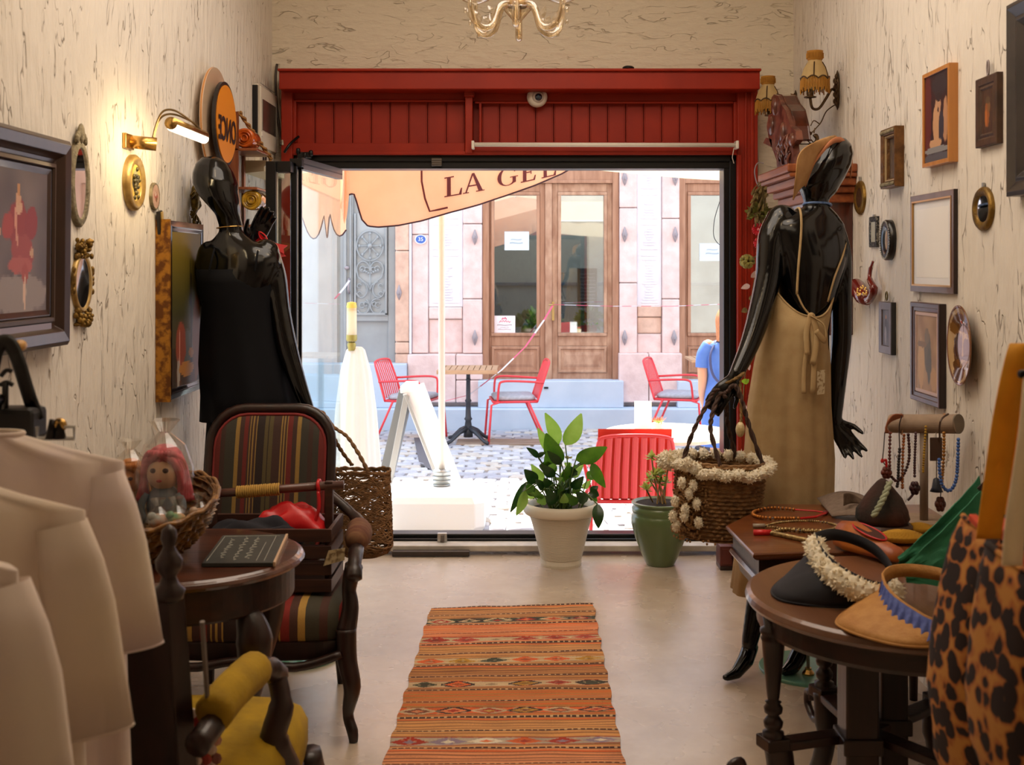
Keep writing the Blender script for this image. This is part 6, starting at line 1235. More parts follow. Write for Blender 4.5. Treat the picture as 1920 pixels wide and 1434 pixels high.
mb = MB(); mb.loft([[lerp(a, b_, k / 5) + Vector((0, 0, .010 * math.sin(PI * k / 5))) for a, b_ in zip(si, so)] for k in range(6)], closed=False, caps=False); mb.build('brim', M_visor, t, smooth=True, solid=.004)
mb = MB(); pts = [P(1512, 345, Y - .06), P(1524, 312, Y - .095), P(1540, 288, Y - .10), P(1558, 268, Y - .09), P(1575, 262, Y - .06), P(1589, 276, Y - .03), P(1597, 300, Y), P(1596, 330, Y + .02)]; pts = spl(pts, 5)
mb.loft([[p + Vector((0, 0, .010)) for p in pts], [p - Vector((.004, 0, .010)) for p in pts]], closed=False, caps=False); mb.build('band', mat('visor_band', (190, 120, 80), .6), t, smooth=True, solid=.005)
t = tag(MB().tube([P(1532, 384, Y) + Vector((.049 * math.cos(a), .05 * math.sin(a), .006 * math.cos(a + 2))) for a in [2 * PI * i / 60 for i in range(60)]], .0045, 6, closed=True).build('blue_bead_choker', mat('blue_beads', (60, 96, 160), .4, c2=(120, 150, 200), scale=120), smooth=True), 'thin blue bead choker round the neck of the right mannequin', 'necklace')
# basket with pompoms ------------------------------------------------
M_dwick = mat('dark_seagrass', (158, 118, 74), .7, c2=(112, 80, 48), scale=40, bump=.3, bscale=250)
M_dwick2 = mat('dark_seagrass_loops', (150, 112, 70), .8)
bb = Vector((px(4.02, 1343), 4.02, pz(4.02, 1006))); t = thing('pompom_basket', 'brown seagrass basket trimmed with cream pompoms hanging from the right mannequin hand', 'basket', bb)
Ti = Matrix.Rotation(R(3), 4, 'Y')
woven([(.118, .0), (.135, .02), (.145, .12), (.150, .20), (.153, .262)], bb, 32, .008, .013, tilt=Ti, sy=.85).build('basket_wall', M_dwick, t, smooth=False, solid=.004)
woven([(.148, .262), (.147, .20), (.142, .12), (.13, .03)], bb, 48, .003, .012, tilt=Ti, sy=.85).build('inner_wall', M_dwick, t, smooth=True)
MB().lathe([(.001, 0), (.12, 0)], bb + Vector((0, 0, .004)), 30, Matrix.Diagonal((1, .85, 1, 1)), caps=False).build('basket_base', M_dwick, t)
rr = random.Random(9)
M_wool = mat('cream_wool', (255, 250, 234), .95, c2=(252, 240, 214), scale=60, trans=.3)
def fluff(mb, c, r_, n=110, sx=1, sz=1):
    c = Vector(c); mb.ell(c, r_ * .78 * sx, r_ * .78, r_ * .78 * sz, 10, 7)
    for _ in range(n):
        d = Vector((rr.gauss(0, 1), rr.gauss(0, 1), rr.gauss(0, 1))).normalized(); d = Vector((d.x * sx, d.y, d.z * sz)); s = d.cross(Vector((rr.uniform(-1, 1), rr.uniform(-1, 1), rr.uniform(-1, 1)))).normalized() * r_ * .22; s2 = d.cross(s).normalized() * r_ * .22
        p = c + d * r_ * .6; q = c + d * r_ * rr.uniform(.85, 1.1); mb.add([p + s, p - s, p + s2, q], [(0, 1, 3), (1, 2, 3), (2, 0, 3)])
def bpnt(a, z, o=.0): v = Vector(((.150 + o) * math.cos(R(a)), (.150 + o) * .85 * math.sin(R(a)), z)); return (Ti @ v) + bb
fluff_all = []
for i, a in enumerate(range(192, 375, 13)):
    mb = MB(); dip = .03 * math.sin(R((a - 190) * 1.0)) ; fluff(mb, bpnt(a, .262 - dip + rr.uniform(-.006, .006), .012), .030, 90, 1.2, .8); mb.build('wool_trim', M_wool, t)
for i, a in enumerate(range(20, 175, 17)): mb = MB(); fluff(mb, bpnt(a, .262, .004), .026, 60); mb.build('wool_trim', M_wool, t)
mb = MB(); fluff(mb, bpnt(190, .258, .03), .046, 260, 1.1, .8); mb.build('pompom', M_wool, t)
for (x, y) in ((1291, 868), (1300, 876), (1278, 905), (1300, 910), (1292, 925), (1266, 940), (1306, 945), (1285, 955), (1262, 968), (1283, 968), (1268, 985), (1310, 980)):
    q = P(x, y, 3.895 + (.03 if x < 1275 else 0)); mb = MB(); fluff(mb, q, .021, 90, .8, 1.15); mb.build('pompom', M_wool, t)
mb = MB()
for i in range(420):
    a = rr.gauss(215, 18); z = rr.uniform(.0, .25); p = bpnt(a, z, .004); mb.ell(p, .0045, .0045, .0045, 5, 4)
mb.build('looped_panel', M_dwick2, t, kind='stuff')
for k in range(2): MB().tube([p + Vector((0, 0, .003 * math.sin(i * 1.1 + k * PI))) for i, p in enumerate([bpnt(4 * i, .262, -.001) for i in range(90)])], .005, 6, closed=True).build('rim_cord', M_dwick, t, smooth=True)
gr_ = P(1345, 755, 3.96)
M_hand = mat('twisted_handle', (84, 60, 50), .8, c2=(60, 42, 36), scale=60, bump=.3)
rope2([bpnt(205, .262), P(1300, 808, 3.96), P(1322, 765, 3.98), P(1338, 735, 4.0), P(1346, 730, 3.98)], .0062, 'handle_cord', M_hand, t, 9)
rope2([bpnt(262, .262), P(1333, 810, 3.93), P(1336, 775, 3.96), P(1350, 738, 4.0), P(1360, 745, 4.0)], .0062, 'handle_cord', M_hand, t, 9)
rope2([bpnt(340, .262, -.004), P(1405, 800, 3.98), P(1392, 755, 3.99), P(1378, 722, 4.0), P(1364, 735, 4.02)], .0065, 'handle_cord', M_hand, t, 9)
rope2([bpnt(60, .262, -.004), P(1365, 800, 4.10), P(1362, 760, 4.07), P(1360, 735, 4.02)], .0062, 'handle_cord', M_hand, t, 9)
wr = P(1377, 708, Y - .20)
t = thing('straw_bracelet', 'twisted straw bracelet with a hanging shell on the right mannequin wrist', 'bracelet', wr)
rope2([wr + Vector((.030 * math.cos(a), .030 * math.sin(a), .018 * math.cos(a))) for a in [2 * PI * i / 10 for i in range(11)]], .0055, 'straw_ring', mat('straw_gold', (150, 116, 60), .7, c2=(100, 74, 36), scale=80), t, 5)
rope2([wr + Vector((.018, -.01, -.01)), P(1388, 740, 4.0), P(1390, 775, 3.98), P(1389, 795, 3.97)], .004, 'straw_cord', MATS['straw_gold'], t, 8)
MB().ell(P(1388, 805, 3.97), .016, .014, .026, 12, 8).build('shell', mat('cream_shell', (222, 204, 160), .5, c2=(190, 164, 110), scale=60, bump=.3), t, smooth=True)
# ================================================================= RIGHT WALL
def RF(name, label, cat, pn, pf, ytop, ybot, h, prof, m, art=None, oval=False, ref='near', **k):
    X = XR - h; yn, yf = X * F / (pn - CX), X * F / (pf - CX); yr = yn if ref == 'near' else (yn + yf) / 2
    return frame_thing(name, label, cat, 'R', yn, yf, CH + (HY - ybot) * yr / F, CH + (HY - ytop) * yr / F, prof, m, art, oval, **k)
M_lw = wood('honey_wood', (206, 140, 70), (190, 124, 58), .35, 'z', .2)
port = blobs(nbg((60, 26, 26), (40, 20, 24), 4, .1), [(.12, .55, .16, .5, (96, 32, 28)), (.62, .86, .30, .14, (50, 40, 46)), (.56, .62, .12, .13, (196, 150, 116)), (.60, .72, .13, .05, (44, 28, 30)), (.48, .40, .13, .24, (206, 158, 118)), (.86, .44, .10, .26, (190, 140, 104)), (.70, .38, .10, .18, (54, 52, 66)), (.45, .2, .25, .06, (206, 160, 120)), (.5, .13, .6, .035, (140, 140, 142)), (.5, .04, .6, .06, (86, 84, 92)), (.56, .58, .03, .03, (60, 30, 28))])
RF('portrait_picture', 'honey-wood framed portrait of a pale-shouldered woman, top row of the right wall', 'picture', 1779, 1729, 117, 303, .030, [(0, 0), (0, .03), (.014, .03), (.014, .024)], M_lw, port)
icon = blobs(nbg((84, 54, 32), (60, 38, 24), 8), [(.45, .45, .2, .32, (150, 84, 36)), (.35, .35, .1, .2, (186, 104, 40)), (.6, .6, .12, .14, (130, 90, 50)), (.5, .75, .2, .08, (90, 70, 46))])
t, cy, cz, hw, hh = RF('carved_wood_plaque', 'small dark carved wooden picture hung from a ring, upper right wall', 'plaque', 1868, 1828, 134, 268, .020, [(0, 0), (0, .018), (.004, .02), (.022, .019), (.026, .014), (.034, .018), (.04, .012)], mat('carved_walnut', (84, 56, 36), .5, c2=(60, 38, 24), scale=16, bump=.2), icon)
MB().tube([(XR - .012, cy + .008 * math.cos(a), cz + hh + .024 + .022 * math.sin(a)) for a in [2 * PI * i / 16 for i in range(16)]], .003, 6, closed=True).build('hanging_ring', M_clamp, t, smooth=True)
frame_thing('large_dark_frame', 'large black-brown frame cut off at the top right corner', 'frame', 'R', 2.72, 3.276, 1.645, 2.178, [(0, 0), (0, .04), (.012, .045), (.04, .03), (.05, .034), (.07, .018)], mat('black_brown_frame', (40, 32, 30), .4, c2=(54, 44, 40), scale=14, coat=.2), nbg((52, 46, 40), (70, 62, 52), 3))
t, cy, cz, hw, hh = RF('ornate_gilt_frame', 'small deep gilt frame with beaded moulding above the tiny frames', 'frame', 1677, 1650, 235, 349, .036, [(0, 0), (0, .034), (.006, .036), (.022, .030), (.026, .022), (.034, .020), (.038, .010)], mat('bronze_gilt', (124, 84, 40), .4, .4, c2=(90, 58, 26), scale=30, bump=.3, bscale=90), nbg((70, 52, 36), (96, 76, 48), 5))
nestframe('R', cy, cz, hw - .026, hh - .026, [(0, .02), (0, .026), (.004, .026), (.006, .020)]).build('gold_slip', mat('champagne_slip', (196, 172, 130), .35, .4), t)
rr = random.Random(31)
for zz in (cz + hh - .013, cz - hh + .013):
    mb = MB()
    for k in range(14): mb.ell((XR - .037, cy - hw + .012 + k * (2 * hw - .024) / 13, zz), .004, .005, .008, 6, 4)
    mb.build('beading', M_silverg, t, smooth=True)
t, cy, cz, hw, hh = RF('oval_gilt_mirror', 'oval gilt-framed mirror right of the white certificate', 'mirror', 1857, 1821, 350, 433, .014, [(0, 0), (0, .008), (.005, .014), (.014, .015), (.022, .011), (.028, .006)], M_gold, None, True, artm=M_mirror, ref='mid'); MB().cbox((XR - .006, cy, cz + hh + .006), .006, .012, .012).build('hanger_tab', M_gal, t)
t, cy, cz, hw, hh = RF('small_oval_gilt_frame', 'small oval gilt frame beside the mannequin head', 'frame', 1619, 1600, 339, 402, .012, [(0, 0), (0, .008), (.006, .013), (.024, .013), (.030, .008)], M_gold, nbg((86, 56, 38), (50, 34, 24), 6), True, ref='mid'); MB().cbox((XR - .006, cy, cz + hh + .008), .006, .012, .018).build('hanger_tab', M_gal, t)
t, cy, cz, hw, hh = RF('tiny_black_frame', 'tiny black filigree rectangular frame left of the black oval one', 'frame', 1643, 1629, 405, 463, .012, [(0, 0), (0, .010), (.004, .013), (.018, .012), (.022, .008)], mat('black_filigree', (40, 38, 36), .4, .4, c2=(130, 126, 116), scale=130, lo=.52, hi=.6, bump=.4), nbg((186, 186, 170), (170, 170, 152), 3)); MB().cbox((XR - .006, cy, cz + hh + .004), .006, .02, .008).build('hanger_tab', M_gal, t)
lace = blobs(nbg((196, 160, 110), (176, 140, 92), 9), [(.5, .5, .2, .3, (150, 116, 74))])
t, cy, cz, hw, hh = RF('black_oval_plaque', 'black oval frame with beaded rim and tan picture', 'plaque', 1668, 1649, 412, 488, .026, [(0, 0), (0, .022), (.008, .026), (.018, .024), (.024, .026), (.032, .018), (.04, .016)], mat('jet_black', (18, 14, 13), .3, coat=.4), lace, True, ref='mid')
mb = MB(); 
for k in range(44): a = 2 * PI * k / 44; mb.ell((XR - .026, cy + (hw - .006) * math.cos(a), cz + (hh - .006) * math.sin(a)), .0035, .0035, .0035, 5, 4)
mb.build('beaded_rim', M_gal, t, smooth=True)
t, cy, cz, hw, hh = RF('framed_certificate', 'large white sheet in a slim brown and gold frame on the right wall', 'frame', 1787, 1706, 354, 551, .015, [(0, 0), (0, .014), (.022, .014), (.024, .008)], mat('umber_frame', (116, 92, 82), .35, c2=(90, 66, 56), scale=8, coat=.3), nbg((236, 236, 238), (242, 242, 242), 2))
nestframe('R', cy, cz, hw - .020, hh - .020, [(0, .012), (0, .016), (.005, .016), (.007, .010)]).build('gold_slip', mat('gold_slip_bright', (206, 160, 100), .3, .6), t)
artgrid('R', cy, cz - .0, hw - .055, hh - .05, .0095, nbg((246, 244, 242), (250, 248, 246), 2), 4, 4).build('inner_sheet', M_paint, t)
MB().box(XR - .013, XR - .001, cy - hw - .002, cy - hw + .001, cz - hh, cz + hh).build('dark_side', M_dwood, t)
# pipe
t = thing('red_ceramic_pipe', 'red ornamental smoking pipe with gold flecks hung on the wall', 'ornament', (XR - .02, 4.75, 1.3))
RW = lambda x, y, h: Vector((XR - h, (XR - h) * F / (x - CX), CH + (HY - y) * (XR - h) * F / (x - CX) / F))
M_pipe = mat('oxblood_glaze', (124, 28, 18), .15, c2=(104, 22, 15), scale=10, coat=.6)
MB().tube(spl([RW(1637, 490, .02), RW(1632, 506, .025), RW(1631, 524, .03), RW(1638, 540, .032), RW(1632, 558, .032), RW(1620, 562, .032)], 5), [.005] * 4 + [.008] * 6 + [.012] * 5 + [.017] * 6 + [.020] * 5, 12).build('stem', M_pipe, t, smooth=True)
MB().tube([RW(1626, 562, .034), RW(1618, 556, .034), RW(1606, 538, .034), RW(1604, 534, .034)], [.022, .032, .034, .030], 16).build('bowl', M_pipe, t, smooth=True)
mb = MB(); rr = random.Random(5)
for k in range(22): mb.ell(RW(1616 + rr.uniform(-9, 9), 545 + rr.uniform(-9, 9), .072 + rr.uniform(-.003, .003)), .003, .008, .005, 5, 4)
mb.build('gold_flecks', mat('gilt_fleck', (220, 180, 90), .3, .8), t)
fig = blobs(nbg((110, 104, 110), (84, 80, 88), 5), [(.45, .6, .14, .2, (60, 50, 56)), (.45, .8, .07, .06, (196, 130, 84)), (.4, .3, .1, .25, (150, 146, 156)), (.7, .4, .1, .3, (70, 62, 70))])
t, cy, cz, hw, hh = RF('small_pewter_frame', 'small grey frame with a hanging loop below the red pipe', 'frame', 1670, 1647, 567, 666, .02, [(0, 0), (0, .018), (.002, .02), (.03, .018), (.032, .012)], mat('pewter', (128, 118, 120), .4, .3, c2=(108, 98, 100), scale=10), fig)
MB().tube([(XR - .012, cy + .012 * math.cos(a), cz + hh + .022 + .016 * math.sin(a)) for a in [2 * PI * i / 16 for i in range(16)]], .003, 6, closed=True).build('hanging_loop', mat('olive_brass', (110, 96, 56), .4, .7), t, smooth=True)
MB().box(XR - .018, XR - .001, cy - hw - .002, cy - hw + .0005, cz - hh, cz + hh).build('dark_side', MATS['jet_black'], t)
gen = blobs(nbg((186, 150, 110), (160, 124, 88), 5, .3), [(.55, .5, .14, .26, (110, 100, 84)), (.6, .35, .1, .2, (96, 92, 82)), (.5, .7, .1, .1, (130, 112, 90)), (.25, .35, .14, .3, (206, 164, 112)), (.8, .2, .14, .14, (196, 152, 102)), (.3, .6, .2, .04, (140, 112, 84))])
t, cy, cz, hw, hh = RF('faded_figure_painting', 'purple-brown framed faded painting of figures under the certificate', 'painting', 1760, 1706, 570, 766, .025, [(0, 0), (0, .023), (.003, .025), (.016, .024), (.018, .020), (.030, .019), (.032, .014)], mat('plum_frame', (92, 70, 72), .35, c2=(66, 48, 50), scale=8, coat=.3), gen)
nestframe('R', cy, cz, hw - .032, hh - .034, [(0, .012), (0, .017), (.010, .017), (.011, .012)]).build('pink_slip', mat('pink_slip', (206, 174, 160), .4), t); MB().box(XR - .023, XR - .001, cy - hw - .002, cy - hw + .0005, cz - hh, cz + hh).build('dark_side', M_dwood, t)
# plate
t = thing('painted_wall_plate', 'round glossy brown transfer-printed plate hung on the right wall', 'plate', (XR, 3.66, .98)); pcn = Vector((XR - .012, 3.655, 1.205)); Mr = Matrix.Rotation(R(-90), 4, 'Y') @ Matrix.Identity(4)
Mt = Matrix.Rotation(R(-4), 4, 'Z') @ Mr
def platec(u, v): return blobs(nbg((190, 156, 112), (214, 186, 150), 3), [(.3, .45, .12, .2, (80, 46, 26)), (.62, .45, .14, .14, (96, 60, 40)), (.5, .78, .3, .12, (110, 70, 36)), (.45, .15, .2, .1, (100, 62, 34)), (.78, .35, .1, .12, (84, 52, 34)), (.2, .7, .1, .08, (130, 88, 40)), (.6, .25, .2, .05, (150, 116, 80)), (.42, .52, .03, .12, (70, 40, 24)), (.34, .56, .025, .1, (70, 40, 24)), (.55, .5, .05, .06, (84, 50, 30)), (.68, .52, .04, .08, (76, 44, 28)), (.5, .34, .26, .02, (90, 56, 34)), (.3, .25, .1, .06, (96, 60, 30)), (.7, .65, .06, .05, (120, 80, 46))])(u, v)
mb = MB()
def plate_pt(i, j): 
    r_ = .125 * i / 20; z = .004 + (.0 if r_ < .065 else (r_ - .065) * .42 if r_ < .078 else .0055 + (r_ - .078) * .24); a = 2 * PI * j / 48; v = Mt @ Vector((r_ * math.cos(a), r_ * math.sin(a), z)); return v + pcn
mb.grid(96, 30, lambda u, v: plate_pt(v * 20, u * 48), lambda u, v: platec(.5 + .5 * v * math.sin(2 * PI * u) * -1, .5 + .5 * v * math.cos(2 * PI * u)) if v < .93 else (120, 74, 34))
m_, nt, b, N, L = nodes('glazed_plate'); a_ = N('ShaderNodeVertexColor'); a_.layer_name = 'Col'; L(a_.outputs[0], b.inputs['Base Color']); b.inputs['Roughness'].default_value = .12; b.inputs['Coat Weight'].default_value = .6
mb.build('plate_face', m_, t, smooth=True, solid=.004)
# sconces
M_shade = mat('cream_shade', (222, 196, 142), .8, c2=(206, 176, 120), scale=12, trans=.4); M_fr = mat('gold_fringe', (186, 128, 40), .7, trans=.25); M_brz = mat('old_bronze', (72, 52, 36), .4, .6, c2=(96, 74, 44), scale=40)
def sconce(label, plate, cup, shade, ysc):
    t = thing('wall_sconce', label, 'wall lamp', plate, group='fringed wall sconces on the right wall'); plate, cup, shade = Vector(plate), Vector(cup), Vector(shade)
    mb = MB(); mb.lathe([(.002, -.085), (.014, -.06), (.020, -.03), (.018, 0), (.024, .02), (.018, .05), (.012, .07), (.002, .09)], plate, 12, Matrix.Diagonal((.6, 1, 1, 1))); mb.build('leaf_plate', M_brz, t, smooth=True)
    mb = MB(); rr_ = random.Random(3)
    for k in range(9): mb.ell(plate + Vector((-.008, .014 * (1 if k % 2 else -1), -.06 + k * .015)), .008, .010, .013, 6, 4)
    mb.build('leaf_relief', M_brz, t, smooth=True)
    d = cup - plate
    MB().tube(spl([plate + Vector((-.01, 0, -.0)), plate + d * .22 + Vector((0, 0, .012)), plate + d * .42 + Vector((0, 0, -.02)), plate + d * .68 + Vector((0, 0, -.055)), plate + d * .92 + Vector((0, 0, -.045)), cup], 6), .006, 8).build('arm', M_brz, t, smooth=True)
    MB().lathe([(.008, 0), (.026, .002), (.027, .006), (.014, .010), (.016, .03), (.018, .034), (.012, .036)], cup, 16).build('cup', M_brz, t, smooth=True)
    MB().lathe([(.012, .034), (.012, .10)], cup, 12).build('candle_tube', mat('cream_candle', (214, 186, 134), .6), t, smooth=True)
    s = shade; sc = ysc
    MB().lathe([(.056 * sc, -.005), (.062 * sc, .02), (.060 * sc, .05), (.050 * sc, .08), (.034 * sc, .105), (.030 * sc, .115)], s, 32, caps=False, wob=lambda th, z: 1 + .02 * math.cos(8 * th)).build('shade', M_shade, t, smooth=True)
    MB().lathe([(.030 * sc, .113), (.034 * sc, .118), (.036 * sc, .150), (.037 * sc, .155), (.030 * sc, .155)], s, 24).build('shade_collar', M_fr, t, smooth=True)
    mb = MB()
    for k in range(34): a = 2 * PI * k / 34; q = s + Vector((.0375 * sc * math.cos(a), .0375 * sc * math.sin(a), .145)); mb.tube([q, q + Vector((0, 0, -.022))], .0018, 4)
    for k in range(56): a = 2 * PI * k / 56; q = s + Vector((.063 * sc * math.cos(a), .063 * sc * math.sin(a), .028 + .010 * abs(math.sin(a * 4)))); mb.tube([q, q + Vector((.002 * math.cos(a), .002 * math.sin(a), -.052 - .010 * math.sin(k * 2.3)))], .0026, 4)
    mb.build('fringe', M_fr, t, kind='stuff')
    mb = MB(); mb.tube([s + Vector((.0645 * sc * math.cos(a), .0645 * sc * math.sin(a), .030 + .012 * abs(math.sin(a * 4)))) for a in [2 * PI * i / 64 for i in range(64)]], .0032, 5, closed=True); mb.build('braid', M_brz, t)
    for a0 in (2.6, 4.4, 5.6): MB().tube([s + Vector((r_ * sc * math.cos(a0), r_ * sc * math.sin(a0), z)) for r_, z in ((.063, .03), (.061, .05), (.051, .08), (.036, .104))], .0028, 5).build('seam_braid', M_brz, t)
p1 = RW(1570, 170, .006); s1 = P(1528, 163, 5.08); c1 = P(1519, 184, 5.08)
sconce('fringed sconce higher on the right wall, whole lamp in view', p1, c1, s1, .95)
p2 = Vector((XR - .006, 5.98, CH + 298 * 5.98 / F)); s2 = P(1440, 203, 5.72); c2_ = P(1444, 218, 5.72)
sconce('fringed sconce in the back right corner, half hidden by the carved clock top', p2, c2_, s2, .95)
t = thing('iron_scroll_hanger', 'thin wrought iron bracket with small leaves below the nearer sconce', 'bracket', RW(1560, 200, .01))
mb = MB(); Q = lambda x, y: P(x, y, 5.12 if x < 1545 else 5.2)
mb.tube(spl([RW(1568, 195, .006), Q(1550, 208), Q(1540, 228), Q(1532, 238), Q(1520, 250), Q(1508, 252)], 6), .0028, 6)
for pts in (((1536, 232), (1526, 226), (1520, 236)), ((1520, 250), (1514, 262), (1524, 272)), ((1505, 248), (1515, 256), (1527, 268), (1530, 262)), ((1500, 270), (1515, 270), (1520, 268)), ((1528, 240), (1526, 250))): mb.tube(spl([Q(*p) for p in pts], 4), .0026, 5)
mb.ell(Q(1519, 250), .009, .006, .009, 6, 4); mb.tube(spl([Q(1516, 272), Q(1526, 270), Q(1532, 262), Q(1530, 254), Q(1526, 256)], 5), .009, 6); mb.build('ironwork', M_brz, t, smooth=True)
# carved wall clock
M_ck = wood('clock_wood', (156, 84, 38), (124, 60, 26), .45, 'y', .0); M_ckd = wood('clock_side', (86, 36, 20), (60, 24, 14), .3, 'z', .4); M_ckc = mat('carved_crest', (128, 76, 60), .3, c2=(70, 36, 30), scale=18, coat=.2, bump=.2)
t = thing('carved_wall_clock', 'carved wooden wall clock case with tall crest behind the right mannequin', 'clock', (1.28, 5.15, 1.1))
MB().box(1.19, XR, 4.95, 5.42, 1.16, 1.80).build('case', M_ckd, t, bevel=.006)
for k, (x, y0, y1, z0_, z1_) in enumerate(((1.17, 4.93, 5.44, 1.72, 1.76), (1.15, 4.915, 5.455, 1.76, 1.79), (1.125, 4.90, 5.47, 1.79, 1.825), (1.10, 4.885, 5.485, 1.825, 1.845), (1.09, 4.88, 5.50, 1.845, 1.88))): MB().box(x, XR, y0, y1, z0_, z1_).build('cornice_step', M_ck, t, bevel=.006)
MB().box(1.185, 1.19, 4.99, 5.38, 1.3, 1.70).build('dial_panel', mat('aged_dial', (206, 176, 120), .5), t)
for y0 in (4.96, 5.38): MB().lathe([(.012, 1.2), (.018, 1.22), (.012, 1.26), (.014, 1.6), (.02, 1.64), (.014, 1.70)], (1.175, y0 + .015, 0), 10).build('corner_column', M_ckd, t, smooth=True)
def FXp(x, y, X): Yv = X * F / (x - CX); return Vector((X, Yv, CH + (HY - y) * Yv / F))
XC = 1.15
outl = [(1457, 332), (1456, 300), (1447, 276), (1431, 268), (1436, 258), (1447, 262), (1455, 268), (1441, 258), (1438, 236), (1441, 216), (1448, 212), (1450, 196), (1446, 184), (1451, 177), (1459, 180), (1465, 196), (1472, 206), (1477, 220), (1481, 236), (1491, 245), (1494, 262), (1486, 272), (1489, 300), (1493, 322)]
poly = [(FXp(x, y, XC).y, FXp(x, y, XC).z) for x, y in outl]
MB().prism(poly, lambda u, v, d: (d, u, v), XC, XC + .028).build('crest_board', M_ckc, t, bevel=.003)
MB().prism([(FXp(x, y, XC).y, FXp(x, y, XC).z) for x, y in ((1450, 178), (1458, 180), (1465, 196), (1474, 208), (1480, 236), (1483, 262), (1460, 262), (1458, 200))], lambda u, v, d: (d, u, v), XC + .02, XC + .085).build('crest_block', M_ckd, t, bevel=.006)
rr = random.Random(4)
for k in range(16):
    q = FXp(1462 + rr.uniform(-2, 20), 280 + rr.uniform(-8, 40), XC - .004); MB().tube(spl([q, q + Vector((-.008, rr.uniform(-.03, .03), .03)), q + Vector((0, rr.uniform(-.04, .04), .06))], 4), [.004 + .004 * math.sin(PI * i / 8) for i in range(9)], 6).build('carving', M_ckc, t, smooth=True)
for (x, y, rx, rz__) in ((1446, 236, .05, .045), (1468, 250, .03, .05), (1453, 200, .03, .04), (1486, 262, .03, .03)): MB().ell(FXp(x, y, XC - .002), .018, rx, rz__, 14, 8).build('boss', M_ckc, t, smooth=True)
# dried flowers etc beside the right post
t = thing('dried_flower_bunch', 'dark dried flower bunch hanging beside the right red post', 'dried flowers', P(1425, 400, 5.84)); rr = random.Random(17); M_dry = mat('dried_stem', (96, 78, 44), .8, c2=(140, 120, 70), scale=40)
MB().tube(spl([P(1432, 306, 5.86), P(1420, 306, 5.86), P(1415, 322, 5.86), P(1420, 345, 5.86), P(1428, 352, 5.86)], 5), .003, 5).build('wire_loop', M_clamp, t)
for k in range(26):
    a = P(1430 + rr.uniform(-4, 8), 340, 5.84); e = P(1421 + rr.uniform(-20, 16), 375 + rr.uniform(-20, 50), 5.80 + rr.uniform(-.05, .05)); m_ = lerp(a, e, .5) + Vector((rr.uniform(-.02, .02), 0, 0))
    MB().tube(spl([a, m_, e], 3), [.002, .002, .003, .004, .007, .009, .004], 5).build('dried_spike', M_dry, t, smooth=True)
mb = MB(); leafblob(mb, P(1424, 405, 5.80), .05, 60, .04, rr); mb.build('dry_leaves', mat('olive_dry_leaf', (128, 130, 56), .7, c2=(96, 88, 40), scale=30, trans=.2), t)
for (x, y) in ((1421, 430), (1424, 456)):
    t = thing('red_paper_flower', 'bright red spiky paper flower, %s of the pair on the right post' % ('upper' if y < 440 else 'lower'), 'flower', P(x, y, 5.78)); mb = MB(); q = P(x, y, 5.78)
    for k in range(26): a = 2 * PI * k / 26; mb.tube([q, q + Vector((.030 * math.cos(a), -.012 * (k % 3), .030 * math.sin(a)))], [.0016, .0034], 5)
    mb.build('petals', mat('crimson_paper', (214, 44, 60), .6), t); MB().ell(q + Vector((0, -.012, 0)), .007, .007, .007, 8, 6).build('centre', mat('pink_centre', (236, 140, 140), .6), t, smooth=True)
t = thing('green_hydrangea_head', 'yellow-green round flower head in front of the right red post', 'flower', P(1401, 490, 5.7)); q = P(1401, 490, 5.7); mb = MB(); rr = random.Random(3)
for k in range(60): d = Vector((rr.gauss(0, 1), rr.gauss(0, 1), rr.gauss(0, 1))).normalized(); mb.ell(q + d * .028, .012, .012, .009, 6, 4)
mb.build('florets', mat('lime_floret', (158, 150, 70), .7, c2=(120, 110, 50), scale=60), t); MB().tube(spl([q, P(1412, 484, 5.75), P(1422, 478, 5.82)], 4), .004, 5).build('stem', M_dry, t)
t = thing('leafy_garland', 'pale pink and green dried garland trailing down the right red post', 'garland', P(1408, 600, 5.82)); rr = random.Random(23)
MB().tube(spl([P(1424, 470, 5.84), P(1412, 540, 5.83), P(1405, 600, 5.82), P(1402, 660, 5.82), P(1396, 712, 5.80), P(1392, 765, 5.80)], 5), .003, 5).build('string', M_dry, t)
for k, (x, y, cc) in enumerate(((1408, 520, 0), (1406, 535, 0), (1404, 560, 1), (1401, 580, 1), (1404, 660, 0), (1407, 690, 0), (1398, 712, 2), (1403, 716, 2), (1404, 745, 0), (1399, 760, 0))):
    q = P(x, y, 5.80); rib_leaf(MB(), q, q + Vector((rr.uniform(.01, .05) * (-1 if k % 2 else 1), -.01, rr.uniform(-.02, .04))), .014, nrm=(0, -1, .2)).build('leaf', (mat('blush_petal', (222, 190, 180), .7, trans=.3), M_dry, mat('lime_leaf', (160, 200, 50), .5, trans=.4))[cc], t, smooth=True)
tag(MB().tube([P(1416, 205, 6.02), P(1421, 300, 6.03), P(1420, 420, 6.03), P(1423, 500, 6.03)], .005, 6).build('wall_cable', mat('light_cable', (186, 176, 160), .5)), 'pale cable running down the wall right of the red frame', 'cable')
t = thing('dome_camera', 'white dome security camera with dark lens on the red panelling', 'camera', P(1007, 183, 5.93)); q = P(1007, 183, 5.96); Rx = Matrix.Rotation(R(90), 4, 'X')
MB().lathe([(.001, 0), (.050, 0), (.052, .012), (.046, .03), (.030, .042), (.001, .044)][::1], q, 32, Rx).build('housing', M_white, t, smooth=True)
MB().ell(q + Vector((.004, -.040, -.002)), .030, .022, .030, 20, 12).build('ball', mat('camera_ball', (206, 200, 190), .3), t, smooth=True); MB().ell(q + Vector((.006, -.052, -.004)), .020, .014, .020, 18, 10).build('lens', mat('blue_black_lens', (24, 36, 52), .08, coat=1), t, smooth=True)
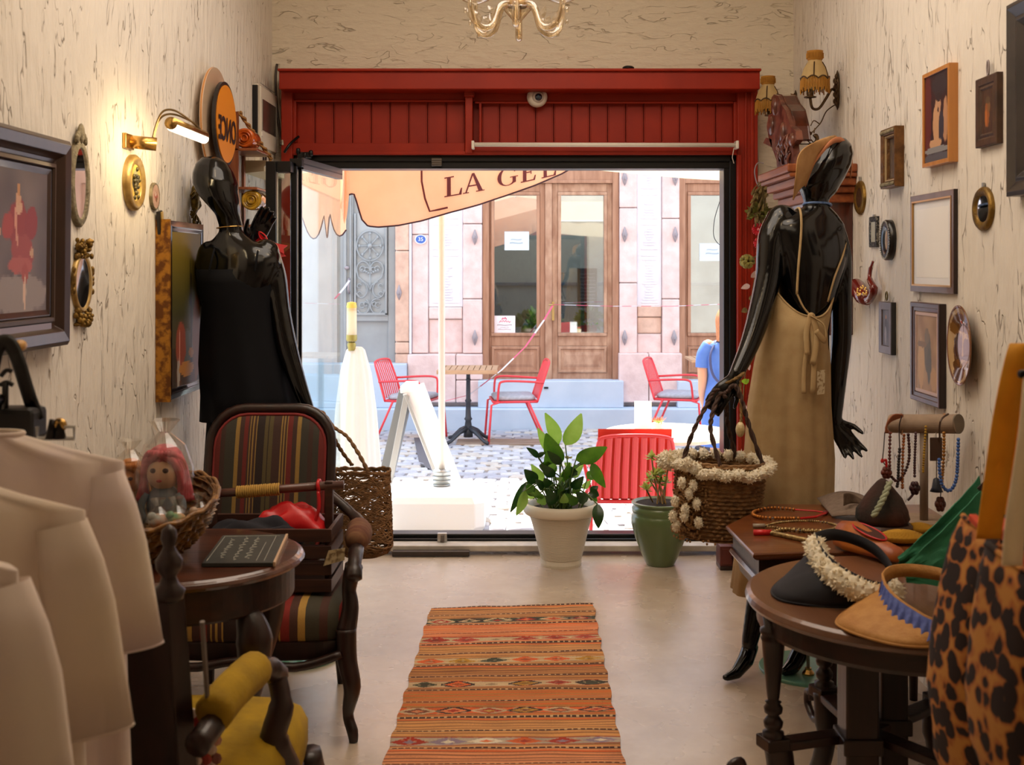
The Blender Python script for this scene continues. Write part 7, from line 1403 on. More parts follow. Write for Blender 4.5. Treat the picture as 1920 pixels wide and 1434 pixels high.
MB().ell(q + Vector((.006, -.0655, -.004)), .007, .002, .007, 10, 6).build('lens_centre', mat('lens_ring', (70, 90, 104), .2), t, smooth=True)
t = thing('motion_sensor', 'small dark sensor resting on top of the red beam', 'sensor', P(1178, 130, 5.9)); MB().lathe([(.001, 0), (.03, 0), (.03, .008), (.022, .014), (.001, .015)], P(1178, 129.5, 5.9), 20).build('body', M_alu, t, smooth=True)
# ================================================================= CHANDELIER
M_mur = glass('amber_glass_arm', (240, 228, 204), .22, .06); gm = glass('amber_clear_glass', (246, 238, 222), .18, .05)
t = thing('glass_chandelier', 'amber glass chandelier with curling arms cut off at the picture top', 'chandelier', (-.03, 4.3, 2.3)); cc = Vector((px(4.3, 970), 4.3, 0)); zc = lambda y: pz(4.3, y)
MB().lathe([(.002, zc(57)), (.008, zc(52)), (.006, zc(46)), (.014, zc(40)), (.03, zc(30)), (.050, zc(18)), (.052, zc(14))], cc, 28, wob=lambda th, z: 1 + .05 * math.cos(14 * th)).build('ribbed_cup', gm, t, smooth=True)
MB().lathe([(.034, zc(14)), (.036, zc(12)), (.036, zc(1)), (.03, zc(-2))], cc, 28).build('centre_band', mat('warm_metal_band', (190, 156, 110), .3, .4), t, smooth=True)
MB().lathe([(.02, zc(-2)), (.04, zc(-20)), (.02, zc(-60)), (.012, zc(-120)), (.012, ZC - .02), (.05, ZC - .015), (.05, ZC)], cc, 20).build('stem_column', gm, t, smooth=True)
for k in range(6):
    a = R(60 * k + 28); d = Vector((math.cos(a), math.sin(a), 0)); p = lambda r_, z: cc + d * r_ + Vector((0, 0, z)); zb = zc(58)
    MB().tube(spl([p(.03, zc(6)), p(.07, zc(14)), p(.10, zb + .015), p(.14, zb), p(.175, zb + .025), p(.19, zb + .075), p(.185, zb + .12)], 6), [.009 + .004 * math.sin(PI * i / 36) for i in range(37)], 10).build('arm', M_mur, t, smooth=True)
    MB().lathe([(.01, 0), (.045, .012), (.05, .018), (.02, .02), (.022, .07), (.018, .075)], p(.185, zb + .12), 18, wob=lambda th, z: 1 + .06 * math.cos(8 * th)).build('candle_cup', gm, t, smooth=True)
    for r_, z, ln in ((.09, zb + .03, .05), (.15, zb + .012, .045), (.19, zb + .06, .05), (.12, zb + .01, .03)):
        q = p(r_, z); rib_leaf(MB(), q, q + d * ln * .6 + Vector((0, 0, ln)), .014, nrm=(-d.y, d.x, .2)).build('glass_leaf', gm, t, smooth=True); MB().ell(q + d * .02 + Vector((0, 0, -.006)), .007, .007, .011, 8, 6).build('drop', gm, t, smooth=True)
    MB().tube([p(.185, zb + .19), p(.185, zb + .26)], .010, 8).build('candle', M_white, t)
# ================================================================= OVAL TABLE (RIGHT)
TZ = .64
def onH(x, y, z=TZ): Yv = (CH - z) * F / (y - HY); return Vector(((x - CX) * Yv / F, Yv, z))
oc = Vector((.935, 2.91, 0)); t = thing('oval_turned_table', 'dark oval table with turned legs carrying the visors at right', 'table', oc)
M_ot = wood('worn_table_top', (118, 80, 56), (92, 58, 38), .3, 'y', .4, 2)
S_ = Matrix.Diagonal((1, 1.02, 1, 1))
MB().lathe([(.001, .606), (.365, .606), (.378, .612), (.384, .622), (.380, .634), (.370, .640), (.001, .640)], oc, 80, S_).build('table_top', M_ot, t, smooth=False, bevel=.001)
MB().lathe([(.31, .555), (.35, .555), (.355, .565), (.355, .606), (.31, .606)], oc, 64, S_).build('apron', M_dwoodx, t)
legs = [(.60, 2.84), (.81, 3.18), (1.10, 3.12), (1.05, 2.63)]
LP_ = [(.026, .295), (.026, .325), (.014, .33), (.022, .338), (.024, .35), (.016, .362), (.012, .366), (.021, .372), (.023, .384), (.016, .394), (.020, .398), (.013, .402), (.015, .41), (.024, .50), (.028, .545), (.031, .552), (.027, .558), (.032, .566), (.032, .574), (.022, .58), (.026, .606)]
for i, (lx, ly) in enumerate(legs):
    MB().lathe(LP_, (lx, ly, 0), 20).build('leg', M_dwood, t, smooth=True)
    MB().cbox((lx, ly, .30), .062, .062, .03, 20).build('leg_block', M_dwood, t, bevel=.004)
    d = (Vector((lx, ly, 0)) - Vector((.85, 2.92, 0))).normalized(); p = lambda r_, z: Vector((lx, ly, 0)) + d * r_ + Vector((0, 0, z))
    MB().tube(spl([p(-.01, .30), p(-.02, .22), p(.01, .12), p(.06, .05), p(.10, .022)], 5), [.034] * 6 + [.028] * 8 + [.02] * 7, 10, flat=.8).build('foot', M_dwood, t, smooth=True)
    MB().tube(spl([p(.0, .24), p(.06, .20), p(.11, .22), p(.115, .255), p(.09, .265), p(.08, .245)], 5), .011, 8).build('foot_scroll', M_dwood, t, smooth=True)
    MB().lathe([(.008, -.012), (.022, -.012), (.022, .012), (.008, .012)], p(.105, .022), 14, Matrix.Rotation(R(90), 4, 'X')).build('caster', M_brass, t)
    q0 = Vector((lx, ly, .292)); q1 = Vector((.85, 2.92, .292)); dd = (q1 - q0); MB().cbox((q0 + q1) / 2 + Vector((0, 0, .0)), dd.length, .05, .022, math.degrees(math.atan2(dd.y, dd.x))).build('stretcher', M_dwoodx, t, bevel=.004)
for (x0, x1, y0, y1) in ((.775, .855, 2.83, 2.92), (.895, .965, 2.95, 3.04)):
    MB().box(x0, x1, y0, y1, .0, .606).build('centre_post', M_dwood, t, bevel=.006); MB().box(x0 - .008, x1 + .008, y0 - .008, y1 + .008, .27, .31).build('post_collar', M_dwood, t, bevel=.004)
# hexagonal side table -------------------------------------------------
hexp = [onH(1361, 985), onH(1412, 1038), Vector((.79, 3.335, TZ)), Vector((1.36, 3.345, TZ)), Vector((1.36, 4.0, TZ)), onH(1442, 945)]
t = thing('hexagonal_side_table', 'brown angular side table behind the oval one, holding necklaces', 'table', (1.0, 3.7, 0)); hc = sum(hexp, Vector()) / 6
def hexring(k, z): return [Vector((hc.x + (p.x - hc.x) * k, hc.y + (p.y - hc.y) * k, z)) for p in hexp]
mb = MB(); mb.loft([hexring(.955, TZ - .022), hexring(.985, TZ - .016), hexring(1.0, TZ - .010), hexring(1.0, TZ - .004), hexring(.99, TZ)]); fix_normals(mb.build('table_top', wood('hex_top', (120, 68, 34), (96, 50, 24), .3, 'x', .4, 3), t))
mb = MB(); mb.loft([hexring(.93, TZ - .07), hexring(.93, TZ - .022)]); fix_normals(mb.build('frieze', M_dwoodx, t)); mb = MB(); mb.loft([hexring(.95, TZ - .088), hexring(.97, TZ - .078), hexring(.95, TZ - .070)]); fix_normals(mb.build('lower_moulding', M_twood, t)); mb = MB(); mb.loft([hexring(.86, TZ - .14), hexring(.90, TZ - .088)]); fix_normals(mb.build('base_frieze', M_dwood, t))
for (lx, ly) in ((1.30, 3.40), (1.30, 3.93), (1.0, 3.42), (1.02, 3.90)): MB().tube([(lx, ly, .50), (lx, ly, 0)], [.024, .014], 8).build('leg', M_dwood, t, smooth=True)
# necklaces on it
def beads(name, label, pts, r_, m, cat='necklace', step=.7, extra=None, n=12):
    pts = spl(pts, n); t = thing(name, label, cat, pts[0]); mb = MB(); acc = 0; last = pts[0]
    for i, p in enumerate(pts):
        acc += (p - last).length; last = p
        if acc >= r_ * 2 * step or i == 0: mb.ell(p, r_, r_, r_, 7, 5); acc = 0
    mb.build('bead_string', m, t, smooth=True)
    MB().tube(pts, r_ * .35, 4).build('cord', M_dwood, t)
    return t
M_gb = mat('gold_beads', (190, 120, 44), .35, .5, c2=(140, 80, 26), scale=90); M_sb = mat('champagne_beads', (176, 150, 100), .3, .6, c2=(110, 88, 52), scale=90)
H = lambda x, y, dz=.007: onH(x, y) + Vector((0, 0, dz))
t = beads('orange_braided_necklace', 'orange-gold braided necklace with red cord on the angular table, farthest of the three', [H(1488, 959), H(1450, 956), H(1416, 962), H(1414, 970), H(1440, 975), H(1500, 976)], .006, M_gb)
MB().tube([H(1488, 959), H(1530, 962), H(1548, 965)], .003, 6).build('red_cord', M_rib, t); MB().tube([H(1500, 976), H(1530, 973), H(1548, 966)], .004, 6).build('red_cord', M_rib, t); MB().ell(H(1548, 965), .010, .008, .008, 8, 6).build('tassel_knot', mat('deep_red', (110, 24, 20), .6), t, smooth=True)
t = beads('champagne_loop_necklace', 'thin champagne bead necklace looped in the middle of the angular table', [H(1436, 990), H(1460, 984), H(1500, 981), H(1545, 983), H(1570, 991), H(1545, 999), H(1500, 999), H(1460, 994), H(1440, 992)], .0042, M_sb)
MB().tube([H(1412, 990), H(1434, 990)], .007, 8).build('grey_clasp', mat('grey_clasp', (150, 136, 120), .4), t, smooth=True)
t = beads('thick_gold_necklace', 'thick twisted gold necklace with a red tube clasp nearest the table front', [H(1447, 1004), H(1470, 997), H(1520, 999), H(1560, 1002), H(1575, 1008)], .007, M_sb)
mb = MB(); 
for i in range(26): mb.ell(lerp(H(1450, 1004), H(1525, 1020), i / 25), .008, .008, .008, 7, 5)
mb.build('bead_string', M_sb, t, smooth=True); MB().tube([H(1413, 1003), H(1446, 1003)], .0095, 10).build('red_tube', M_rib, t, smooth=True)
# grey visor cloth + display board
t = thing('grey_felt_visor', 'grey-brown felt visor with a curled flap at the back of the angular table', 'visor', H(1580, 955)); M_gf = mat('grey_felt', (128, 110, 96), .9, c2=(112, 94, 80), scale=60)
MB().grid(14, 8, lambda u, v: lerp(lerp(H(1532, 938), H(1640, 950), u), lerp(H(1560, 972), H(1650, 985), u), v) + Vector((0, 0, .035 * math.sin(PI * u * .9) * (1 - v * .6)))).build('brim', M_gf, t, smooth=True, solid=.003)
MB().grid(12, 6, lambda u, v: P(lerp(1582, 1632, u), lerp(948, 925 + 22 * u * u, v), 3.80) + Vector((0, .04 * math.sin(PI * u), 0))).build('curled_flap', M_gf, t, smooth=True, solid=.003)
# cone ornament
cb_ = onH(1655, 1000); t = thing('pointed_felt_bag', 'dark pointed felt pouch with a pale plaited cord on a round base', 'pouch', cb_)
MB().lathe([(.001, 0), (.095, 0), (.098, .006), (.092, .016), (.086, .018), (.088, .026), (.08, .034), (.001, .034)], cb_, 36).build('round_base', wood('base_wood', (74, 46, 30), (52, 30, 20), .5, 'x', .1), t, smooth=False)
co = cb_ + Vector((0, 0, .034)); mb = MB(); hh_ = P(0, 897, cb_.y).z - co.z
mb.lathe([(.070, 0), (.078, .012), (.074, .04), (.056, .075), (.034, hh_ * .78), (.016, hh_ * .94), (.006, hh_)], co, 28, wob=lambda th, z: 1 + .10 * nz(math.cos(th) * 3, math.sin(th) * 3, z * 20)); mb.build('felt_body', mat('green_black_felt', (32, 36, 32), .9, c2=(74, 36, 24), scale=7, bump=.5, bscale=30), t, smooth=True)
pl0, pl1 = P(1668, 903, cb_.y - .03), P(1637, 968, cb_.y - .095)
for ph in (0, PI): MB().tube([lerp(pl0, pl1, i / 24) + Vector((.005 * math.cos(i * .9 + ph), -.004 * math.sin(i * .9 + ph) - .012 * math.sin(PI * i / 24), 0)) for i in range(25)], .006, 6).build('plaited_cord', mat('pale_green_cord', (150, 156, 130), .8), t, smooth=True)
# T-bar jewellery stand
t = thing('jewellery_t_stand', 'grey velvet T-bar stand hung with bead necklaces', 'jewellery stand', (1.25, 3.70, TZ)); M_tb = mat('taupe_velvet', (158, 136, 116), .8, c2=(146, 124, 104), scale=30)
MB().tube([(1.335, 3.62, .965), (1.18, 3.78, .945)], .030, 28).build('bar', M_tb, t, smooth=False); MB().tube([(1.337, 3.618, .9653), (1.334, 3.622, .965)], .0305, 28).build('bar_end', mat('bar_end_grey', (116, 104, 88), .7), t)
MB().lathe([(.013, TZ + .01), (.013, .94)], (1.257, 3.70, 0), 16).build('post', mat('post_grey', (140, 122, 106), .6), t, smooth=True); MB().lathe([(.001, 0), (.09, 0), (.09, .008), (.085, .012), (.001, .012)], (1.257, 3.72, TZ), 36).build('base', M_tb, t)
for x in (1690, 1770): q = P(x, 795, 3.70 - (x - 1730) * .0012); MB().tube([q + Vector((.006 * math.cos(a) * .3, .0325 * math.cos(a) * .7, .0325 * math.sin(a))) for a in [2 * PI * i / 20 for i in range(20)]], .0022, 5, closed=True).build('stitch_ring', mat('tan_thread', (176, 130, 90), .7), t)
YN_ = 3.60; N_ = lambda x, y, dy=0: P(x, y, YN_ + dy)
def pend(t, x, y, rx, rz__, m, shape='flower'):
    mb = MB(); q = N_(x, y)
    if shape == 'flower':
        for k in range(6): a = k * PI / 3; mb.ell(q + Vector((rx * .55 * math.cos(a), 0, rz__ * .55 * math.sin(a))), rx * .5, .010, rz__ * .5, 8, 6)
        mb.ell(q, rx * .5, .014, rz__ * .5, 8, 6)
    elif shape == 'bell': mb.lathe([(.004, .02), (.010, .016), (.014, -.01), (.020, -.022), (.001, -.022)], q, 14)
    mb.build('pendant', m, t, smooth=True)
cr = lambda n_, c, c2: mat(n_, c, .45, c2=c2, scale=80)
t = beads('maroon_bead_necklace', 'maroon beads with a red-brown pendant, far left on the T-bar', [N_(1669, 812), N_(1668, 850), N_(1668, 885), N_(1664, 892)], .0052, cr('maroon_bead', (84, 26, 24), (110, 44, 30))); pend(t, 1662, 886, .017, .02, cr('redbrown_pendant', (104, 36, 22), (70, 24, 18)))
MB().tube(spl([N_(1659, 810), N_(1657, 840), N_(1655, 862), N_(1660, 872)], 4), .0016, 4).build('thread', M_dwood, t); MB().tube(spl([N_(1655, 860), N_(1653, 866), N_(1661, 862), N_(1662, 878)], 4), .004, 5).build('red_coil', M_rib, t)
t = beads('black_bead_necklace', 'black beads on a long brown thread, second from left on the T-bar', [N_(1687, 842), N_(1685, 870), N_(1684, 900), N_(1682, 912)], .0055, cr('black_bead', (28, 22, 26), (50, 34, 34))); MB().tube(spl([N_(1691, 780, -.01), N_(1686, 800), N_(1687, 842)], 4), .002, 5).build('thread', M_dwood, t)
beads('amber_bead_necklace', 'amber beads hanging straight beside the black ones on the T-bar', [N_(1695, 816), N_(1693, 850), N_(1692, 890), N_(1692, 915)], .0052, cr('amber_bead', (176, 100, 34), (130, 66, 20)))
beads('garnet_curved_necklace', 'dark garnet necklace curving back to the left under the T-bar', [N_(1703, 815), N_(1705, 845), N_(1703, 868), N_(1694, 890), N_(1682, 902), N_(1670, 892)], .0052, cr('garnet_bead', (78, 30, 28), (50, 20, 22)))
t = beads('plum_bead_necklace', 'plum beads ending in a dark cluster just left of the T-bar post', [N_(1717, 812), N_(1716, 840), N_(1715, 870), N_(1715, 895)], .0048, cr('plum_bead', (56, 30, 46), (84, 50, 50))); pend(t, 1715, 915, .017, .022, cr('plum_pendant', (66, 26, 34), (44, 20, 28))); MB().tube(spl([N_(1713, 925), N_(1708, 932), N_(1702, 938)], 3), .004, 5).build('tail', cr('plum_pendant', (66, 26, 34), (44, 20, 28)), t)
beads('yellow_bead_necklace', 'thin yellow bead strand in front of the T-bar post', [N_(1736, 800, -.01), N_(1734, 830, -.01), N_(1732, 860, -.01), N_(1731, 884, -.01)], .0042, cr('yellow_bead', (196, 156, 40), (160, 120, 24)))
t = thing('leather_plate_pendant', 'dark rectangular leather pendant hanging right of the T-bar post', 'pendant', N_(1755, 842)); mb = MB(); mb.cbox(N_(1755, 842), .038, .004, .072); mb.build('plate', mat('dark_leather', (70, 44, 26), .5), t, bevel=.006); MB().tube([N_(1755, 811), N_(1755, 822)], .0015, 4).build('thread', M_gal, t); MB().tube(spl([P(1778, 776, 3.6), N_(1763, 790, -.03), N_(1762, 830), N_(1761, 860)], 4), .003, 5).build('leather_cord', mat('dark_leather', (70, 44, 26)), t)
beads('ochre_bead_necklace', 'ochre beads partly behind the blue necklace on the T-bar', [N_(1770, 812, .02), N_(1770, 840, .02), N_(1768, 880, .02), N_(1766, 905, .02)], .0055, cr('ochre_bead', (184, 122, 34), (140, 90, 24)))
beads('blue_bead_necklace', 'bright blue U-shaped bead necklace at the near end of the T-bar', [N_(1797, 824, -.05), N_(1796, 860, -.05), N_(1794, 892, -.05), N_(1788, 912, -.05), N_(1778, 920, -.05), N_(1767, 910, -.05), N_(1762, 885, -.05), N_(1761, 862, -.05)], .006, cr('cobalt_bead', (48, 84, 156), (70, 110, 180)))
t = thing('navy_bell_pendant', 'small navy bell pendant hanging below the leather plate', 'pendant', N_(1756, 905)); pend(t, 1756, 908, .02, .02, cr('navy_bell', (24, 28, 40), (34, 40, 54)), 'bell'); MB().tube([N_(1756, 864), N_(1756, 900)], .0016, 4).build('thread', M_dwood, t)
t = thing('brown_flower_pendant', 'brown flower-shaped pendant lowest under the blue necklace', 'pendant', N_(1763, 945)); pend(t, 1763, 945, .017, .024, cr('brown_pendant', (90, 42, 26), (60, 26, 18))); MB().tube([N_(1765, 915, -.01), N_(1763, 935)], .0016, 4).build('thread', M_dwood, t)
t = thing('leather_cord_bundle', 'bundle of tan leather cords tied over the far end of the T-bar', 'cords', P(1668, 790, 3.74))
for k in range(7): MB().tube(spl([P(1693, 778 + k * .5, 3.72), P(1676 - k, 778 + k * 2, 3.71), P(1664 - k * .6, 792 + k * 2, 3.70), P(1660 + k * 2, 812, 3.70)], 5), .0028, 5).build('cord', mat('tan_leather_cord', (150, 84, 50), .6), t, smooth=True)
# slipper and mustard purse
t = thing('orange_leather_slipper', 'orange leather slipper with dark opening behind the navy visor', 'shoe', onH(1610, 1045)); M_sl = mat('orange_leather', (196, 118, 44), .4, c2=(150, 70, 30), scale=8)
s0 = onH(1570, 1008, .66); s1_ = onH(1690, 1052, .655); dv = s1_ - s0; nv = Vector((-dv.y, dv.x, 0)).normalized()
rings = []
for t_, w, h in ((0, .012, .02), (.1, .038, .052), (.3, .046, .062), (.5, .042, .05), (.7, .036, .036), (.9, .036, .03), (1, .02, .02)):
    c = s0 + dv * t_ + Vector((0, 0, .0)); rings.append([c + nv * w * math.cos(a) + Vector((0, 0, h * max(-.25, math.sin(a)) + .004)) for a in [2 * PI * i / 18 for i in range(18)]])
MB().loft(rings).build('upper', M_sl, t, smooth=True)
mb = MB(); c = s0 + dv * .52 + Vector((0, 0, .050)); u_ = dv.normalized(); mb.add([c + u_ * .055 * math.cos(a) * 1.1 + nv * .026 * math.sin(a) + Vector((0, 0, -.010 * math.cos(a))) for a in [2 * PI * i / 24 for i in range(24)]], [tuple(range(24))]); mb.build('opening', mat('shoe_inner', (66, 28, 16), .7), t, solid=.003)
MB().tube([c + u_ * .058 * math.cos(a) * 1.1 + nv * .028 * math.sin(a) + Vector((0, 0, .001 - .010 * math.cos(a))) for a in [2 * PI * i / 24 for i in range(24)]], .003, 5, closed=True).build('red_piping', M_rib, t, smooth=True)
t = thing('mustard_crochet_purse', 'mustard crochet purse lying beside the slipper', 'purse', onH(1700, 1020)); mb = MB(); woven([(.02, .001), (.055, .01), (.06, .022), (.03, .036), (.006, .04)], onH(1690, 1018), 30, .003, .008, sx=1.2, sy=.8).build('crochet_body', mat('mustard_yarn', (192, 142, 40), .9), t, smooth=True); woven([(.02, .001), (.04, .008), (.042, .018), (.02, .03), (.004, .034)], onH(1722, 1000), 26, .003, .008, sx=1.3, sy=.7).build('crochet_flap', MATS['mustard_yarn'], t, smooth=True)
# navy visor with ruffle --------------------------------------------------
def visor(name, label, m, outer, inner, backr, ybr, ruffle, zt=TZ + .004):
    t = thing(name, label, 'visor', onH(*outer[2]))
    o_ = spl([onH(x, y, zt) for x, y in outer], 5); i_ = spl([P(x, y, Yv) for x, y, Yv in inner], 5); n = len(o_)
    i2 = [i_[round(k * (len(i_) - 1) / (n - 1))] for k in range(n)]
    MB().loft([[lerp(a, b_, k / 6) + Vector((0, 0, .010 * math.sin(PI * k / 6))) for a, b_ in zip(o_, i2)] for k in range(7)], closed=False, caps=False).build('brim', m, t, smooth=True, solid=.004)
    MB().tube(o_, .003, 6).build('brim_edge', m, t, smooth=True)
    br_ = spl([P(x, y, Yv) for x, y, Yv in backr], 5); ring = i_ + br_[1:-1]
    MB().loft([[p + Vector((0, 0, -.004)) for p in ring], [p + Vector((-.0, .002, .026)) for p in ring]], caps=False).build('head_band', m, t, smooth=True, solid=.004)
    mb, mr_ = ruffle(i_); mb.build('ruffle', mr_, t)
    return t
rr = random.Random(14)
def ruf1(i_):
    mb = MB(); 
    for k, p in enumerate(i_):
        if k % 2 == 0: fluff(mb, p + Vector((-.006, -.012, -.004)), .034, 60)
    return mb, M_wool
visor('navy_ruffle_visor', 'navy visor trimmed with a cream ruffle on the oval table', mat('navy_felt', (24, 24, 32), .85), [(1505, 1058), (1468, 1084), (1447, 1106), (1462, 1124), (1515, 1134), (1580, 1138), (1640, 1134), (1680, 1118)], [(1530, 1018, 2.98), (1540, 1045, 2.90), (1562, 1070, 2.82), (1592, 1090, 2.78), (1625, 1106, 2.76), (1655, 1112, 2.78), (1676, 1100, 2.84)], [(1676, 1100, 2.84), (1668, 1070, 2.96), (1640, 1038, 3.04), (1600, 1018, 3.08), (1560, 1010, 3.06), (1530, 1018, 2.98)], 0, ruf1)
def ruf2(i_):
    mb = MB(); n = 150; base = spl(i_, 6); n = len(base)
    r0 = [p + Vector((0, -.002, .022)) for p in base]; r1 = [p + Vector((-.020 + .004 * math.sin(k * .5), -.034 + .004 * math.sin(k * .5), -.012 + .003 * math.cos(k * .5))) for k, p in enumerate(base)]
    mb.loft([r0, [lerp(a, b_, .5) + Vector((0, -.002, .003 * math.sin(k * .5 + 1))) for k, (a, b_) in enumerate(zip(r0, r1))], r1], closed=False, caps=False); return mb, mat('blue_frill', (92, 108, 176), .8, c2=(70, 84, 150), scale=50)
visor('straw_blue_visor', 'tan straw visor with a blue frilled band in front of the navy one', mat('tan_straw', (190, 138, 72), .65, c2=(176, 122, 58), scale=40, bump=.2, bscale=200), [(1648, 1105), (1600, 1135), (1570, 1160), (1576, 1176), (1628, 1196), (1690, 1210), (1750, 1212), (1795, 1202)], [(1655, 1096, 2.74), (1662, 1116, 2.68), (1680, 1138, 2.62), (1710, 1160, 2.57), (1745, 1180, 2.53), (1785, 1186, 2.52)], [(1785, 1186, 2.52), (1815, 1150, 2.58), (1805, 1112, 2.68), (1770, 1088, 2.76), (1710, 1078, 2.80), (1670, 1082, 2.79), (1655, 1096, 2.74)], 0, ruf2)
# green crumpled bag
t = thing('green_crepe_bag', 'crumpled green fabric bag behind the straw visor', 'bag', P(1790, 1080, 2.95)); M_grn = mat('green_crepe', (44, 128, 92), .75, c2=(32, 106, 76), scale=8, bump=.3, bscale=20)
def gq(u, v):
    a, b_ = P(1692, 1060, 2.86), P(1850, 902, 2.86); c_, d_ = P(1700, 1092, 2.86), P(1890, 1100, 2.80); p = lerp(lerp(a, b_, u), lerp(c_, d_, u), v); return p + Vector((0, -.02 * math.sin(PI * u) + .014 * nz(u * 3, v * 3, 2) + .004 * nz(u * 9, v * 9, 5), .006 * nz(u * 9, v * 9, 8)))
MB().grid(36, 26, gq).build('front_cloth', M_grn, t, smooth=False, solid=.003); MB().grid(30, 20, lambda u, v: Vector(gq(u, v)) + Vector((.02, .10, -.004))).build('back_cloth', M_grn, t, solid=.003)
MB().add([P(1832, 915, 2.85), P(1852, 895, 2.85), P(1870, 905, 2.85), P(1846, 930, 2.85)], [(0, 1, 2, 3)]).build('dark_lining', mat('dark_lining', (44, 34, 36), .8), t, solid=.004)
# ================================================================= LEOPARD TOTES
m, nt, b, N, L = nodes('leopard_print'); M_leo = m; b.inputs['Roughness'].default_value = .85
tc = N('ShaderNodeTexCoord'); nn_ = N('ShaderNodeTexNoise'); nn_.inputs['Scale'].default_value = 30; L(tc.outputs['Object'], nn_.inputs['Vector'])
mv = N('ShaderNodeVectorMath'); mv.operation = 'MULTIPLY_ADD'; L(nn_.outputs['Color'], mv.inputs[0]); mv.inputs[1].default_value = (.022, .022, .022); L(tc.outputs['Object'], mv.inputs[2])
vo = N('ShaderNodeTexVoronoi'); vo.inputs['Scale'].default_value = 33; vo.inputs['Randomness'].default_value = .75; L(mv.outputs[0], vo.inputs['Vector'])
r = N('ShaderNodeValToRGB'); r.color_ramp.interpolation = 'LINEAR'; e = r.color_ramp.elements; e[0].position = .50; e[0].color = C(26, 12, 14); e[1].position = .56; e[1].color = C(170, 98, 44); q = e.new(.0); q.color = C(38, 18, 16); q = e.new(.72); q.color = C(196, 136, 62)
L(vo.outputs['Distance'], r.inputs[0]); L(r.outputs[0], b.inputs['Base Color'])
M_ys = mat('yellow_webbing', (244, 182, 48), .8, c2=(232, 166, 38), scale=20, trans=.35); M_lin = mat('orange_lining', (206, 70, 34), .8)
def tote(label, rows, Y, yaw, strap, second=None):
    t = thing('leopard_tote_bag', label, 'bag', P(rows[3][0], rows[-1][1], Y), group=None); rings = []
    for k, (cx, y, hw, d) in enumerate(rows):
        r_ = []
        for j in range(40):
            th = 2 * PI * j / 40; c, s = math.cos(th), math.sin(th); e = .7; xx = hw * Y / F * math.copysign(abs(c) ** e, c) * (1 + .03 * math.sin(5 * th + k)); yy = d * math.copysign(abs(s) ** e, s)
            v = P(cx, y, Y); r_.append(Vector((v.x + xx - yy * yaw, Y + yy, v.z + .006 * math.sin(3 * th) * (k == 0))))
        rings.append(r_)
    MB().loft(rings, caps=False).build('bag_body', M_leo, t, smooth=True, solid=.003)
    MB().tube(rings[0], .005, 6, closed=True).build('top_hem', M_leo, t, smooth=True)
    inn = [p + Vector((0, 0, -.002)) for p in rings[0]]; c = sum(inn, Vector()) / len(inn)
    MB().loft([[lerp(p, c, .05) for p in inn], [lerp(p, c, .2) - Vector((0, 0, .03)) for p in inn], [lerp(p, c, .9) - Vector((0, 0, .04)) for p in inn]], caps=False).build('lining', M_lin, t, smooth=True)
    return t
t = tote('leopard-print tote with wide yellow straps hanging at the right edge', [(1866, 985, 38, .07), (1856, 1020, 46, .08), (1848, 1100, 58, .085), (1838, 1200, 66, .09), (1832, 1300, 72, .09), (1838, 1380, 66, .09), (1840, 1440, 60, .10), (1848, 1490, 50, .08)], 1.92, .12, None)
def band(pts, w, name, m, parent):
    pts = spl([Vector(p) for p in pts], 6); mb = MB(); mb.loft([[p + Vector((s * w * k, 0, 0)) for s in (1,)] [0:1] + [p + Vector((w, 0, 0))] for p in pts for k in (-1,)], closed=False, caps=False); mb.build(name, m, parent, smooth=True, solid=.003)
band([P(1853, 1010, 1.82), P(1868, 900, 1.83), P(1885, 780, 1.84), P(1908, 668, 1.86), P(1918, 645, 1.90), P(1928, 668, 1.94)], .019, 'strap', M_ys, t)
band([P(1890, 1000, 1.96), P(1898, 920, 1.96), P(1912, 840, 1.95), P(1925, 760, 1.94), P(1930, 668, 1.94)], .016, 'strap', M_ys, t)
MB().cbox(P(1832, 978, 1.86), .014, .04, .012, 0, 10).build('orange_tab', M_lin, t, bevel=.003); MB().cbox(P(1885, 992, 1.87), .03, .05, .02, 0, 10).build('orange_tab', M_lin, t, bevel=.003)
t = tote('second leopard-print tote with a white strap, cut off by the right edge', [(1918, 1045, 34, .08), (1916, 1090, 42, .09), (1912, 1200, 52, .10), (1912, 1320, 62, .105), (1916, 1420, 60, .10), (1920, 1480, 48, .08)], 1.66, .1, None)
band([P(1898, 1060, 1.60), P(1904, 980, 1.60), P(1916, 900, 1.61), P(1930, 800, 1.63), P(1938, 700, 1.66)], .014, 'strap', mat('white_webbing', (250, 236, 206), .8, trans=.3), t)
t = thing('bag_display_stand', 'black metal stand just outside the right edge holding the leopard totes', 'stand', (.98, 1.8, 0))
MB().tube([(.99, 1.8, 0), (.99, 1.8, 1.40)], .012, 10).build('pole', M_rail, t, smooth=True); MB().lathe([(.001, 0), (.16, 0), (.16, .01), (.001, .012)], (.99, 1.8, 0), 30).build('base', M_rail, t)
MB().tube([(.99, 1.8, 1.335), (.93, 1.86, 1.325), (.80, 1.93, 1.312)], .006, 8).build('hook_arm', M_rail, t, smooth=True); MB().tube([(.99, 1.8, 1.30), (.92, 1.74, 1.305), (.70, 1.66, 1.298)], .006, 8).build('hook_arm', M_rail, t, smooth=True)
